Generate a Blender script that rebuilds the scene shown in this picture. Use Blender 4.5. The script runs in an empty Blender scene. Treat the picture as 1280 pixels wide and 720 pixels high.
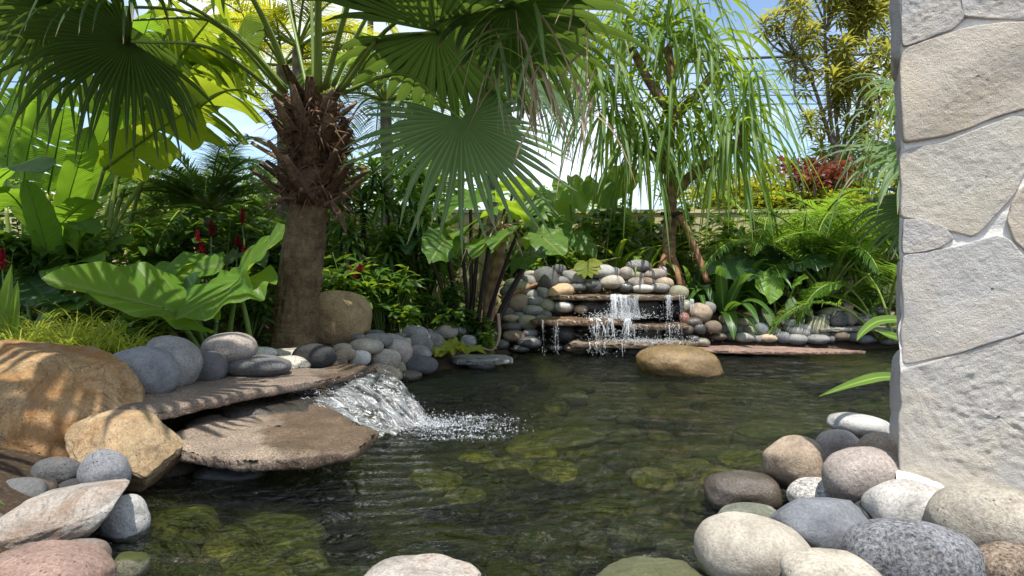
import bpy, math, random
import numpy as np
from mathutils import Vector, Matrix

SC = bpy.context.scene
COL = SC.collection
R = math.radians

# ------------------------------------------------------------------ camera, sky, sun, exposure
F, HZ, CH = 853.0, 340.0, 1.10            # focal length in photo pixels, horizon row, eye height above the water
cam_d = bpy.data.cameras.new("camera")
cam_d.sensor_width = 36.0
cam_d.lens = F / 1280 * 36.0
cam_d.shift_y = -(360 - HZ) / 1280
cam_d.clip_start, cam_d.clip_end = 0.05, 3000
cam = bpy.data.objects.new("camera", cam_d)
cam.location = (0, 0, CH)
cam.rotation_euler = (R(90), 0, 0)
COL.objects.link(cam)
SC.camera = cam

SUN_EL, SUN_AZ = R(69), math.atan2(0.20, -0.98)     # azimuth clockwise from +Y
SD = Vector((math.sin(SUN_AZ) * math.cos(SUN_EL), math.cos(SUN_AZ) * math.cos(SUN_EL), math.sin(SUN_EL)))
sun_d = bpy.data.lights.new("sun", 'SUN')
sun_d.energy = 4.6
sun_d.angle = R(0.5)
sun_d.color = (1.0, 0.95, 0.87)
sun = bpy.data.objects.new("sun", sun_d)
sun.rotation_euler = (-SD).to_track_quat('-Z', 'Y').to_euler()
COL.objects.link(sun)

wd = bpy.data.worlds.new("World")
SC.world = wd
wd.use_nodes = True
nt = wd.node_tree
nt.nodes.clear()
w_out = nt.nodes.new('ShaderNodeOutputWorld')
w_bg = nt.nodes.new('ShaderNodeBackground')
w_sky = nt.nodes.new('ShaderNodeTexSky')
w_sky.sky_type = 'NISHITA'
w_sky.sun_disc = False
w_sky.sun_elevation = SUN_EL
w_sky.sun_rotation = SUN_AZ
w_sky.air_density, w_sky.dust_density, w_sky.ozone_density = 1.0, 0.6, 1.5
w_tc = nt.nodes.new('ShaderNodeTexCoord')
w_map = nt.nodes.new('ShaderNodeMapping')
w_map.inputs['Scale'].default_value = (1.0, 1.0, 2.6)
w_map.inputs['Location'].default_value = (1.35, 0.6, 0.1)
w_n = nt.nodes.new('ShaderNodeTexNoise')
w_n.inputs['Scale'].default_value = 1.7
w_n.inputs['Detail'].default_value = 7
w_n.inputs['Roughness'].default_value = 0.6
w_r = nt.nodes.new('ShaderNodeValToRGB')
w_r.color_ramp.elements[0].position, w_r.color_ramp.elements[1].position = 0.42, 0.70
w_mix = nt.nodes.new('ShaderNodeMix')
w_mix.data_type = 'RGBA'
w_mix.inputs['B'].default_value = (8.2, 8.5, 9.0, 1)
nt.links.new(w_tc.outputs['Generated'], w_map.inputs['Vector'])
nt.links.new(w_map.outputs['Vector'], w_n.inputs['Vector'])
nt.links.new(w_n.outputs['Fac'], w_r.inputs['Fac'])
nt.links.new(w_r.outputs['Color'], w_mix.inputs['Factor'])
nt.links.new(w_sky.outputs['Color'], w_mix.inputs['A'])
nt.links.new(w_mix.outputs['Result'], w_bg.inputs['Color'])
w_bg.inputs['Strength'].default_value = 0.15
nt.links.new(w_bg.outputs['Background'], w_out.inputs['Surface'])

SC.view_settings.view_transform = 'Standard'
SC.view_settings.look = 'None'
SC.view_settings.gamma = 1.0
SC.view_settings.use_curve_mapping = False
SC.view_settings.exposure = 0.58
SC.render.engine = 'CYCLES'
SC.cycles.use_denoising = True
SC.cycles.max_bounces = 8
SC.cycles.transparent_max_bounces = 12
SC.cycles.diffuse_bounces = 4
SC.cycles.glossy_bounces = 4
SC.cycles.transmission_bounces = 4
SC.cycles.caustics_reflective = False
SC.cycles.caustics_refractive = False
SC.cycles.sample_clamp_indirect = 6.0

RNG = np.random.default_rng(7)
random.seed(7)


# ------------------------------------------------------------------ helpers
def W(px, py, Y):
    """The point of the place that the photo shows at pixel (px, py), Y metres ahead."""
    return np.array([(px - 640) / F * Y, Y, CH - (py - HZ) / F * Y])


def nrm(v):
    v = np.asarray(v, float)
    return v / np.maximum(np.linalg.norm(v, axis=-1, keepdims=True), 1e-9)


def hashf(i, j, k, seed):
    h = (i * 374761393 + j * 668265263 + k * 2147483647 + seed * 974634777) & 0xFFFFFFFF
    h = ((h ^ (h >> 13)) * 1274126177) & 0xFFFFFFFF
    return ((h ^ (h >> 16)) & 0xFFFF) / 65535.0


def vnoise(p, seed=0):
    p = np.asarray(p, float)
    i = np.floor(p).astype(np.int64)
    f = p - i
    f = f * f * (3 - 2 * f)
    out = 0
    for dx in (0, 1):
        for dy in (0, 1):
            for dz in (0, 1):
                w = (f[..., 0] if dx else 1 - f[..., 0]) * (f[..., 1] if dy else 1 - f[..., 1]) * (f[..., 2] if dz else 1 - f[..., 2])
                out = out + w * hashf(i[..., 0] + dx, i[..., 1] + dy, i[..., 2] + dz, seed)
    return out * 2 - 1


def fbm(p, seed=0, oct=3):
    a, s, f = 0.5, 0, 1.0
    for o in range(oct):
        s = s + a * vnoise(np.asarray(p) * f, seed + o * 17)
        a, f = a * 0.5, f * 2.03
    return s


def spline(ctrl, n):
    c = np.asarray(ctrl, float)
    if len(c) == 2:
        t = np.linspace(0, 1, n)[:, None]
        return c[0] * (1 - t) + c[1] * t
    c = np.vstack([2 * c[0] - c[1], c, 2 * c[-1] - c[-2]])
    m = len(c) - 3
    t = np.linspace(0, m - 1e-6, n)
    i = t.astype(int)
    f = (t - i)[:, None]
    p0, p1, p2, p3 = c[i], c[i + 1], c[i + 2], c[i + 3]
    return 0.5 * ((2 * p1) + (-p0 + p2) * f + (2 * p0 - 5 * p1 + 4 * p2 - p3) * f ** 2 + (-p0 + 3 * p1 - 3 * p2 + p3) * f ** 3)


class MB:
    """Collects grids, tubes and triangles; build() links them as ONE mesh object."""
    def __init__(s):
        s.V, s.Q, s.T, s.U, s.N, s.n = [], [], [], [], [], 0

    def add(s, V, Q=None, T=None, uv=None, tone=0.5):
        V = np.asarray(V, float).reshape(-1, 3)
        k = len(V)
        s.V.append(V)
        if Q is not None and len(Q):
            s.Q.append(np.asarray(Q).reshape(-1, 4) + s.n)
        if T is not None and len(T):
            s.T.append(np.asarray(T).reshape(-1, 3) + s.n)
        s.U.append(np.zeros((k, 2)) if uv is None else np.asarray(uv, float).reshape(-1, 2))
        s.N.append(np.broadcast_to(np.asarray(tone, float), (k,)) if np.ndim(tone) == 0 else np.asarray(tone, float).reshape(-1))
        s.n += k
        return s

    def grids(s, P, uv=None, tone=0.5, close=False):
        """P (k, nv, nu, 3): k separate sheets."""
        P = np.asarray(P, float)
        if P.ndim == 3:
            P = P[None]
        k, nv, nu = P.shape[:3]
        idx = np.arange(k * nv * nu).reshape(k, nv, nu)
        if close:
            idx = np.concatenate([idx, idx[:, :, :1]], 2)
        q = np.stack([idx[:, :-1, :-1], idx[:, :-1, 1:], idx[:, 1:, 1:], idx[:, 1:, :-1]], -1).reshape(-1, 4)
        if uv is None:
            u, v = np.meshgrid(np.linspace(0, 1, nu), np.linspace(0, 1, nv))
            uv = np.broadcast_to(np.stack([u, v], -1), (k, nv, nu, 2))
        else:
            uv = np.broadcast_to(uv, (k, nv, nu, 2))
        tn = np.broadcast_to(np.asarray(tone, float).reshape(-1, 1, 1), (k, nv, nu)) if np.ndim(tone) < 2 else tone
        return s.add(P, q, None, uv, tn)

    def tube(s, pts, r, n=7, tone=0.5, caps=True, flat=1.0):
        pts = np.asarray(pts, float)
        m = len(pts)
        r = np.broadcast_to(np.asarray(r, float), (m,))
        tan = nrm(np.gradient(pts, axis=0))
        ref = np.array([0, 0, 1.0]) if abs(tan.mean(0)[2]) < 0.8 * np.linalg.norm(tan.mean(0)) + 1e-9 else np.array([1.0, 0.2, 0])
        sx = nrm(np.cross(tan, ref))
        sy = np.cross(sx, tan)
        a = np.linspace(0, 2 * np.pi, n, endpoint=False)
        P = pts[:, None] + r[:, None, None] * (np.cos(a)[None, :, None] * sx[:, None] + flat * np.sin(a)[None, :, None] * sy[:, None])
        s.grids(P, None, tone, True)
        if caps:
            b = s.n - m * n
            s.V.append(pts[[0, -1]])
            s.U.append(np.array([[0.5, 0], [0.5, 1.0]]))
            s.N.append(np.full(2, tone if np.ndim(tone) == 0 else 0.5))
            i = np.arange(n)
            s.T.append(np.stack([np.full(n, s.n), b + (i + 1) % n, b + i], -1))
            s.T.append(np.stack([np.full(n, s.n + 1), b + (m - 1) * n + i, b + (m - 1) * n + (i + 1) % n], -1))
            s.n += 2
        return s

    def build(s, name, mat, parent=None, origin=None, smooth=True):
        V = np.concatenate(s.V)
        if origin is not None:
            V = V - np.asarray(origin)
        Q = np.concatenate(s.Q) if s.Q else np.zeros((0, 4), int)
        T = np.concatenate(s.T) if s.T else np.zeros((0, 3), int)
        me = bpy.data.meshes.new(name)
        nl = Q.size + T.size
        me.vertices.add(len(V))
        me.vertices.foreach_set('co', V.astype(np.float32).ravel())
        me.loops.add(nl)
        li = np.concatenate([Q.ravel(), T.ravel()]).astype(np.int32)
        me.loops.foreach_set('vertex_index', li)
        me.polygons.add(len(Q) + len(T))
        st = np.concatenate([np.arange(len(Q)) * 4, Q.size + np.arange(len(T)) * 3]).astype(np.int32)
        me.polygons.foreach_set('loop_start', st)
        me.polygons.foreach_set('use_smooth', np.full(len(st), smooth))
        uvl = me.uv_layers.new(name='UVMap')
        uvl.data.foreach_set('uv', np.concatenate(s.U)[li].astype(np.float32).ravel())
        at = me.attributes.new('tone', 'FLOAT', 'POINT')
        at.data.foreach_set('value', np.concatenate(s.N).astype(np.float32))
        me.update(calc_edges=True)
        me.materials.append(mat)
        return link(name, me, parent, origin)


def link(name, me, parent=None, loc=None):
    o = bpy.data.objects.new(name, me)
    COL.objects.link(o)
    if parent is not None:
        o.parent = parent
        if loc is not None:
            o.location = Vector(loc) - world_loc(parent)
        else:
            o.location = -world_loc(parent)
    elif loc is not None:
        o.location = loc
    return o


def world_loc(o):
    v = Vector((0, 0, 0))
    while o is not None:
        v += o.location
        o = o.parent
    return v


def tag(o, label=None, cat=None, group=None, kind=None):
    if label:
        o['label'] = label
    if cat:
        o['category'] = cat
    if group:
        o['group'] = group
    if kind:
        o['kind'] = kind
    return o


def thing(name, label, cat, loc, group=None):
    o = bpy.data.objects.new(name, None)
    o.empty_display_size = 0.1
    COL.objects.link(o)
    o.location = loc
    return tag(o, label, cat, group)


# ------------------------------------------------------------------ materials
class NT:
    def __init__(s, name):
        s.m = bpy.data.materials.new(name)
        s.m.use_nodes = True
        s.t = s.m.node_tree
        s.t.nodes.clear()
        s.out = s.n('OutputMaterial')

    def n(s, kind, **kw):
        nd = s.t.nodes.new('ShaderNode' + kind)
        for k, v in kw.items():
            if k[0] == '_':
                setattr(nd, k[1:], v)
            else:
                s.i(nd, k.replace('__', ' '), v)
        return nd

    def i(s, nd, k, v):
        sock = nd.inputs[int(k[1:])] if k[0] == 'i' and k[1:].isdigit() else nd.inputs[k]
        if isinstance(v, bpy.types.NodeSocket):
            s.t.links.new(v, sock)
        elif isinstance(v, (tuple, list)) and len(v) == 3 and sock.type == 'RGBA':
            sock.default_value = (*v, 1)
        else:
            sock.default_value = v

    def math(s, op, a, b=0.0, c=0.0, clamp=False):
        nd = s.n('Math', _operation=op, _use_clamp=clamp, i0=a, i1=b, i2=c)
        return nd.outputs[0]

    def mix(s, f, a, b, mode='MIX'):
        nd = s.t.nodes.new('ShaderNodeMix')
        nd.data_type = 'RGBA'
        nd.blend_type = mode
        s.i(nd, 'Factor', f)
        for idx, v in ((6, a), (7, b)):
            if isinstance(v, bpy.types.NodeSocket):
                s.t.links.new(v, nd.inputs[idx])
            else:
                nd.inputs[idx].default_value = (*v, 1) if len(v) == 3 else v
        return nd.outputs[2]

    def ramp(s, fac, stops, interp='LINEAR'):
        nd = s.n('ValToRGB', Fac=fac)
        cr = nd.color_ramp
        cr.interpolation = interp
        while len(cr.elements) < len(stops):
            cr.elements.new(0.5)
        for e, (p, c) in zip(cr.elements, stops):
            e.position = p
            e.color = (c, c, c, 1) if not isinstance(c, (tuple, list)) else (*c, 1)
        return nd.outputs['Color']

    def noise(s, scale, detail=4, rough=0.55, vec=None, dist=0.0):
        nd = s.n('TexNoise', Scale=scale, Detail=detail, Roughness=rough, Distortion=dist)
        if vec is not None:
            s.i(nd, 'Vector', vec)
        return nd.outputs['Fac']

    def obj(s):
        return s.n('TexCoord').outputs['Object']

    def attr(s, name='tone'):
        return s.n('Attribute', _attribute_name=name).outputs['Fac']

    def bump(s, h, strength=0.3, dist=0.01, normal=None):
        nd = s.n('Bump', Strength=strength, Distance=dist, Height=h)
        if normal is not None:
            s.i(nd, 'Normal', normal)
        return nd.outputs['Normal']

    def done(s, sh):
        s.t.links.new(sh, s.out.inputs['Surface'])
        return s.m


def leafmat(name, dark, light, trans, tw=0.4, rough=0.38, veins=None, vein_col=None, tip=None, stripe=None, spec=0.45):
    m = NT(name)
    dark = tuple(min(0.8, c * 1.2) for c in dark)
    light = tuple(min(0.8, c * 1.3) for c in light)
    trans = tuple(min(0.85, c * 1.35) for c in trans)
    tw = min(0.55, tw + 0.06)
    vec = m.obj()
    tone = m.attr()
    nz = m.noise(5.0, 3, vec=vec)
    f = m.math('ADD', m.math('MULTIPLY', tone, 0.75), m.math('MULTIPLY', m.math('SUBTRACT', nz, 0.5), 0.55), clamp=True)
    col = m.mix(f, dark, light)
    tcol = m.mix(f, tuple(c * 0.75 for c in trans), trans)
    uv = m.n('SeparateXYZ', Vector=m.n('UVMap').outputs[0])
    u, v = uv.outputs[0], uv.outputs[1]
    nor = None
    vc = vein_col or tuple(min(1, c * 1.9 + 0.02) for c in light)
    if veins == 'lat':            # paddle leaf: fine side ribs and a pale midrib
        au = m.math('ABSOLUTE', m.math('SUBTRACT', u, 0.5))
        w = m.math('SINE', m.math('MULTIPLY', m.math('SUBTRACT', v, m.math('MULTIPLY', au, 0.22)), 330.0))
        w2 = m.math('SINE', m.math('MULTIPLY', m.math('SUBTRACT', v, m.math('MULTIPLY', au, 0.22)), 87.0))
        h = m.math('ADD', w, w2)
        nor = m.bump(h, 0.35, 0.004)
        fv = m.math('MULTIPLY', m.math('GREATER_THAN', w2, 0.9), 0.25)
        col = m.mix(fv, col, vc)
        mid = m.math('LESS_THAN', au, 0.022)
        col = m.mix(mid, col, vc)
    elif veins == 'heart':
        x = m.math('ABSOLUTE', m.math('SUBTRACT', u, 0.5))
        y = m.math('SUBTRACT', v, m.math('MULTIPLY', x, 0.75))
        fr = m.math('ABSOLUTE', m.math('SUBTRACT', m.math('FRACT', m.math('MULTIPLY', y, 7.5)), 0.5))
        line = m.math('LESS_THAN', fr, 0.045)
        mid = m.math('LESS_THAN', x, 0.011)
        fv = m.math('MAXIMUM', m.math('MULTIPLY', line, 0.75), mid)
        col = m.mix(fv, col, vc)
        tcol = m.mix(m.math('MULTIPLY', fv, 0.6), tcol, tuple(c * 0.5 for c in trans))
        fine = m.math('SINE', m.math('MULTIPLY', y, 260.0))
        h = m.math('ADD', m.math('SMOOTH_MIN', fr, 0.2, 0.1), m.math('MULTIPLY', fine, 0.012))
        nor = m.bump(h, 0.6, 0.03)
    elif veins == 'par':          # strap leaf: lines along its length
        au = m.math('ABSOLUTE', m.math('SUBTRACT', u, 0.5))
        w = m.math('SINE', m.math('MULTIPLY', u, 60.0))
        nor = m.bump(w, 0.2, 0.003)
        if stripe:                # pale edges
            col = m.mix(m.math('GREATER_THAN', au, 0.33), col, stripe)
            tcol = m.mix(m.math('GREATER_THAN', au, 0.27), tcol, tuple(min(1, c * 1.2) for c in stripe))
        else:
            col = m.mix(m.math('LESS_THAN', au, 0.05), col, vc)
    elif veins == 'feather':      # pale herring-bone marks
        au = m.math('ABSOLUTE', m.math('SUBTRACT', u, 0.5))
        w = m.math('SINE', m.math('MULTIPLY', m.math('SUBTRACT', v, m.math('MULTIPLY', au, 0.5)), 62.0))
        fs = m.math('MULTIPLY', m.math('GREATER_THAN', w, 0.0), m.math('LESS_THAN', au, 0.4))
        col = m.mix(fs, col, stripe)
    if tip:
        ft = m.ramp(m.math('ADD', v, m.math('MULTIPLY', m.math('SUBTRACT', nz, 0.5), 0.25)), [(0.9, 0.0), (1.02, 1.0)])
        col = m.mix(ft, col, tip)
        tcol = m.mix(ft, tcol, tuple(c * 0.7 for c in tip))
    blot = m.noise(26.0, 4, 0.6, vec)
    spot = m.ramp(m.noise(38.0, 3, 0.7, vec), [(0.68, 0.0), (0.76, 0.55)])
    col = m.mix(spot, col, (0.16, 0.12, 0.04))
    rr = m.math('ADD', rough - 0.1, m.math('MULTIPLY', blot, 0.24))
    p = m.n('BsdfPrincipled', Base__Color=col, Roughness=rr)
    p.inputs['Specular IOR Level'].default_value = spec
    t = m.n('BsdfTranslucent', Color=tcol)
    if nor is not None:
        m.i(p, 'Normal', nor)
        m.i(t, 'Normal', nor)
    ms = m.n('MixShader', Fac=tw, i1=p.outputs[0], i2=t.outputs[0])
    return m.done(ms.outputs[0])


def stonemat(name, rough=0.85, speck=0.35, pits=0.5, wet=False, moss=0.0, grain=1.0, veins=0.0, bump=0.5, rust=0.0):
    """Stone whose colour is the object's own colour (obj.color)."""
    m = NT(name)
    vec = m.obj()
    oi = m.n('ObjectInfo')
    rnd = m.n('VectorMath', _operation='ADD')
    m.i(rnd, 'i0', vec)
    cmb = m.n('CombineXYZ', X=m.math('MULTIPLY', oi.outputs['Random'], 37.0), Y=m.math('MULTIPLY', oi.outputs['Random'], 11.0), Z=0.0)
    m.i(rnd, 'i1', cmb.outputs[0])
    vec = rnd.outputs[0]
    base = oi.outputs['Color']
    big = m.noise(5.0 * grain, 11, 0.68, vec, 0.4)
    f = m.ramp(big, [(0.28, 0.52), (0.5, 1.0), (0.74, 1.42)])
    col = m.mix(1.0, base, f, 'MULTIPLY')
    fine = m.noise(80.0, 5, 0.8, vec)
    sp = m.ramp(fine, [(0.34, 1.0 - 1.25 * speck if speck < 0.75 else 0.06), (0.5, 1.0), (0.66, 1.0 + 1.25 * speck)])
    col = m.mix(1.0, col, sp, 'MULTIPLY')
    vo = m.n('TexVoronoi', Scale=46.0 * grain, Vector=vec, Randomness=1.0)
    pit = m.ramp(vo.outputs['Distance'], [(0.05, 0.0), (0.22, 1.0)])
    pm = m.ramp(m.noise(9.0, 2, 0.5, vec), [(0.47, 1.0), (0.6, 0.0)])
    pit = m.math('MAXIMUM', pit, pm)
    col = m.mix(m.math('MULTIPLY', m.math('SUBTRACT', 1.0, pit), 0.55 * pits), col, (0.02, 0.018, 0.016))
    pat = m.ramp(m.noise(2.6 * grain, 6, 0.68, vec, 0.9), [(0.40, 0.0), (0.56, 0.0), (0.66, 0.45)])
    col = m.mix(pat, col, m.mix(1.0, col, (0.62, 0.53, 0.42), 'MULTIPLY'))
    lic = m.ramp(m.noise(19.0, 5, 0.7, vec), [(0.62, 0.0), (0.70, 0.35)])
    col = m.mix(lic, col, m.mix(1.0, col, (1.45, 1.42, 1.35), 'MULTIPLY'))
    if veins:
        wv = m.noise(3.2, 6, 0.6, vec, 1.6)
        line = m.ramp(m.math('ABSOLUTE', m.math('SUBTRACT', wv, 0.5)), [(0.0, 1.0), (0.03, 0.0)])
        col = m.mix(m.math('MULTIPLY', line, veins), col, (0.05, 0.03, 0.02))
    if rust:
        rn = m.noise(2.6, 6, 0.65, vec, 0.8)
        rm = m.ramp(rn, [(0.42, 0.0), (0.62, 1.0)])
        col = m.mix(m.math('MULTIPLY', rm, rust), col, (0.27, 0.12, 0.032))
        rn2 = m.noise(4.1, 5, 0.6, vec, 0.5)
        col = m.mix(m.math('MULTIPLY', m.ramp(rn2, [(0.55, 0.0), (0.72, 1.0)]), 0.5), col, (0.25, 0.21, 0.15))
    if moss:
        nz = m.n('SeparateXYZ', Vector=m.n('NewGeometry').outputs['Normal']).outputs[2]
        mn = m.math('ADD', m.math('MULTIPLY', nz, 0.35), m.noise(7.0, 5, 0.65, vec))
        mm = m.math('MULTIPLY', m.ramp(mn, [(0.55, 0.0), (0.78, 1.0)]), moss)
        col = m.mix(mm, col, m.mix(m.noise(22.0, 3, 0.6, vec), (0.014, 0.02, 0.004), (0.085, 0.10, 0.012)))
    h = m.math('ADD', m.math('MULTIPLY', big, 2.0), m.math('ADD', m.math('MULTIPLY', fine, 0.5), m.math('MULTIPLY', pit, 0.55 * pits)))
    nor = m.bump(h, min(1.0, bump * 1.3), 0.016)
    rn = m.noise(14.0, 3, 0.5, vec)
    rr = m.math('ADD', rough - 0.12, m.math('MULTIPLY', rn, 0.24)) if not wet else m.ramp(rn, [(0.35, 0.10), (0.7, 0.42)])
    p = m.n('BsdfPrincipled', Base__Color=col, Roughness=rr, Normal=nor)
    p.inputs['Specular IOR Level'].default_value = 0.6 if wet else 0.3
    return m.done(p.outputs[0])


def barkmat(name, a, b, ring=0.0, fib=30.0, rough=0.9, bump=0.8):
    m = NT(name)
    vec = m.obj()
    mp = m.n('Mapping', Vector=vec, Scale=(fib, fib, fib * 0.12))
    n1 = m.noise(1.0, 5, 0.65, mp.outputs[0], 0.3)
    n2 = m.noise(7.0, 4, 0.6, vec)
    if name == 'palm_bark':
        mp2 = m.n('Mapping', Vector=vec, Scale=(5, 5, 46))
        n3 = m.noise(1.0, 6, 0.7, mp2.outputs[0], 2.5)
        n4 = m.noise(38.0, 6, 0.75, vec, 0.5)
        n1 = m.math('ADD', m.math('MULTIPLY', n4, 0.5), m.math('ADD', m.math('MULTIPLY', n1, 0.22), m.math('MULTIPLY', n3, 0.28)))
    h = m.math('ADD', n1, m.math('MULTIPLY', n2, 0.6))
    if ring:
        z = m.n('SeparateXYZ', Vector=vec).outputs[2]
        wob = m.math('ADD', m.math('MULTIPLY', z, ring), m.math('MULTIPLY', n2, 2.2))
        sn = m.math('SINE', wob)
        h = m.math('ADD', h, m.math('MULTIPLY', sn, 0.09))
    col = m.mix(m.ramp(h, [(0.58, 0.0), (1.02, 1.0)]), a, b)
    lich = m.ramp(m.noise(11.0, 4, 0.6, vec), [(0.6, 0.0), (0.72, 0.45)])
    col = m.mix(lich, col, tuple(min(1, c * 1.5 + 0.03) for c in b))
    p = m.n('BsdfPrincipled', Base__Color=col, Roughness=rough, Normal=m.bump(h, bump, 0.02))
    p.inputs['Specular IOR Level'].default_value = 0.2
    return m.done(p.outputs[0])


def plainmat(name, col, rough=0.6, var=0.25, scale=8.0, bump=0.2, spec=0.3):
    m = NT(name)
    vec = m.obj()
    nz = m.noise(scale, 5, 0.6, vec)
    tone = m.attr()
    f = m.math('ADD', m.math('MULTIPLY', nz, 2 * var), m.math('ADD', 1 - 1.5 * var, m.math('MULTIPLY', tone, var)))
    c = m.mix(1.0, col, m.n('CombineXYZ', X=f, Y=f, Z=f).outputs[0], 'MULTIPLY')
    p = m.n('BsdfPrincipled', Base__Color=c, Roughness=rough, Normal=m.bump(nz, bump, 0.01))
    p.inputs['Specular IOR Level'].default_value = spec
    return m.done(p.outputs[0])


M = {}
M['fan'] = leafmat('fan_leaf', (0.018, 0.043, 0.014), (0.055, 0.10, 0.028), (0.15, 0.235, 0.03), 0.3, 0.4, 'par', tip=(0.33, 0.24, 0.12))
M['fan_pale'] = leafmat('pale_fan_leaf', (0.04, 0.085, 0.03), (0.10, 0.16, 0.05), (0.25, 0.38, 0.06), 0.35, 0.42, 'par', tip=(0.40, 0.34, 0.20))
M['petiole'] = leafmat('petiole', (0.10, 0.16, 0.025), (0.21, 0.27, 0.05), (0.15, 0.2, 0.03), 0.08, 0.35)
M['banana'] = leafmat('banana_leaf', (0.035, 0.10, 0.012), (0.095, 0.18, 0.02), (0.22, 0.38, 0.022), 0.47, 0.36, 'lat', (0.26, 0.32, 0.07))
M['banana_old'] = leafmat('old_banana_leaf', (0.07, 0.13, 0.014), (0.15, 0.21, 0.02), (0.36, 0.45, 0.025), 0.47, 0.4, 'lat', (0.30, 0.32, 0.06))
M['ear'] = leafmat('elephant_ear_leaf', (0.035, 0.10, 0.012), (0.095, 0.19, 0.02), (0.34, 0.48, 0.03), 0.42, 0.42, 'heart', (0.2, 0.27, 0.07))
M['ear_dark'] = leafmat('dark_elephant_ear_leaf', (0.012, 0.04, 0.012), (0.035, 0.085, 0.022), (0.13, 0.25, 0.03), 0.32, 0.4, 'heart', (0.06, 0.12, 0.035))
M['ear_yellow'] = leafmat('yellowing_leaf', (0.10, 0.17, 0.015), (0.24, 0.24, 0.02), (0.42, 0.45, 0.03), 0.38, 0.35, 'heart', (0.25, 0.28, 0.06))
M['stem_black'] = plainmat('dark_stem', (0.022, 0.014, 0.014), 0.4, 0.3)
M['stem_green'] = leafmat('green_stem', (0.06, 0.12, 0.02), (0.13, 0.2, 0.04), (0.15, 0.2, 0.03), 0.08, 0.4)
M['feather_dark'] = leafmat('dark_feather_leaflet', (0.02, 0.06, 0.018), (0.06, 0.125, 0.025), (0.2, 0.34, 0.03), 0.33, 0.4)
M['feather'] = leafmat('feather_leaflet', (0.022, 0.07, 0.012), (0.075, 0.15, 0.022), (0.26, 0.42, 0.03), 0.42, 0.4)
M['feather_gold'] = leafmat('golden_feather_leaflet', (0.09, 0.14, 0.012), (0.19, 0.21, 0.018), (0.55, 0.55, 0.025), 0.46, 0.4)
M['pandanus'] = leafmat('screw_pine_leaf', (0.03, 0.085, 0.015), (0.105, 0.175, 0.03), (0.32, 0.44, 0.03), 0.42, 0.4, 'par', tip=(0.30, 0.25, 0.10))
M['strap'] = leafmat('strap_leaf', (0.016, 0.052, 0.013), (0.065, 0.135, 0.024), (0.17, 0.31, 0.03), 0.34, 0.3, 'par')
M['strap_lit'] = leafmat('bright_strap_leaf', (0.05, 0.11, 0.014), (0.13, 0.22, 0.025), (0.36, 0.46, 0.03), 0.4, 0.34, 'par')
M['cane_leaf'] = leafmat('cane_leaf', (0.028, 0.08, 0.015), (0.105, 0.19, 0.028), (0.22, 0.36, 0.03), 0.38, 0.34)
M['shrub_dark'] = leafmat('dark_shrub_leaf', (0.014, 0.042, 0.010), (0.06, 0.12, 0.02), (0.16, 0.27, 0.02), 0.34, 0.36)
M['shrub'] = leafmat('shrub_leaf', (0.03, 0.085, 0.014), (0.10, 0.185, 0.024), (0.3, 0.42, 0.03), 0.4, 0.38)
M['shrub_gold'] = leafmat('golden_shrub_leaf', (0.11, 0.15, 0.012), (0.24, 0.24, 0.02), (0.5, 0.5, 0.03), 0.4, 0.42)
M['shrub_red'] = leafmat('red_shrub_leaf', (0.08, 0.018, 0.018), (0.19, 0.055, 0.03), (0.26, 0.07, 0.03), 0.35, 0.4)
M['grass_gold'] = leafmat('yellow_grass_blade', (0.16, 0.21, 0.02), (0.36, 0.38, 0.05), (0.5, 0.55, 0.06), 0.4, 0.4)
M['song'] = leafmat('yellow_edged_leaf', (0.04, 0.08, 0.015), (0.10, 0.14, 0.02), (0.5, 0.48, 0.05), 0.42, 0.4, 'par', stripe=(0.40, 0.38, 0.08))
M['calathea'] = leafmat('feather_marked_leaf', (0.02, 0.055, 0.015), (0.04, 0.08, 0.02), (0.15, 0.25, 0.05), 0.3, 0.4, 'feather', stripe=(0.22, 0.28, 0.1))
M['dry'] = leafmat('dry_leaf', (0.25, 0.17, 0.11), (0.46, 0.36, 0.26), (0.42, 0.26, 0.13), 0.3, 0.6)
M['ginger_red'] = leafmat('red_bract', (0.15, 0.005, 0.016), (0.31, 0.012, 0.04), (0.28, 0.014, 0.035), 0.25, 0.35)
M['bark_palm'] = barkmat('palm_bark', (0.035, 0.023, 0.013), (0.25, 0.175, 0.10), 0, 30.0, 0.95, 1.0)
M['boot'] = barkmat('leaf_base', (0.035, 0.02, 0.012), (0.20, 0.125, 0.075), 0, 40.0, 0.85, 0.7)
M['boot_light'] = barkmat('pale_leaf_base', (0.12, 0.075, 0.045), (0.38, 0.27, 0.18), 0, 40.0, 0.85, 0.6)
M['fibre'] = plainmat('palm_fibre', (0.15, 0.09, 0.055), 0.95, 0.6, 20)
M['bark_grey'] = barkmat('grey_bark', (0.07, 0.06, 0.05), (0.22, 0.19, 0.16), 30.0, 20.0)
M['bark_tan'] = barkmat('tan_bark', (0.10, 0.06, 0.035), (0.30, 0.2, 0.12), 40.0, 22.0, 0.9, 1.0)
M['wood'] = barkmat('brown_wood', (0.12, 0.06, 0.03), (0.30, 0.165, 0.085), 0, 40.0, 0.7, 0.4)
M['cane'] = barkmat('cane_stem', (0.09, 0.09, 0.02), (0.26, 0.19, 0.05), 60.0, 14.0, 0.5, 0.4)
M['black'] = plainmat('black_strap', (0.01, 0.01, 0.01), 0.6)

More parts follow.
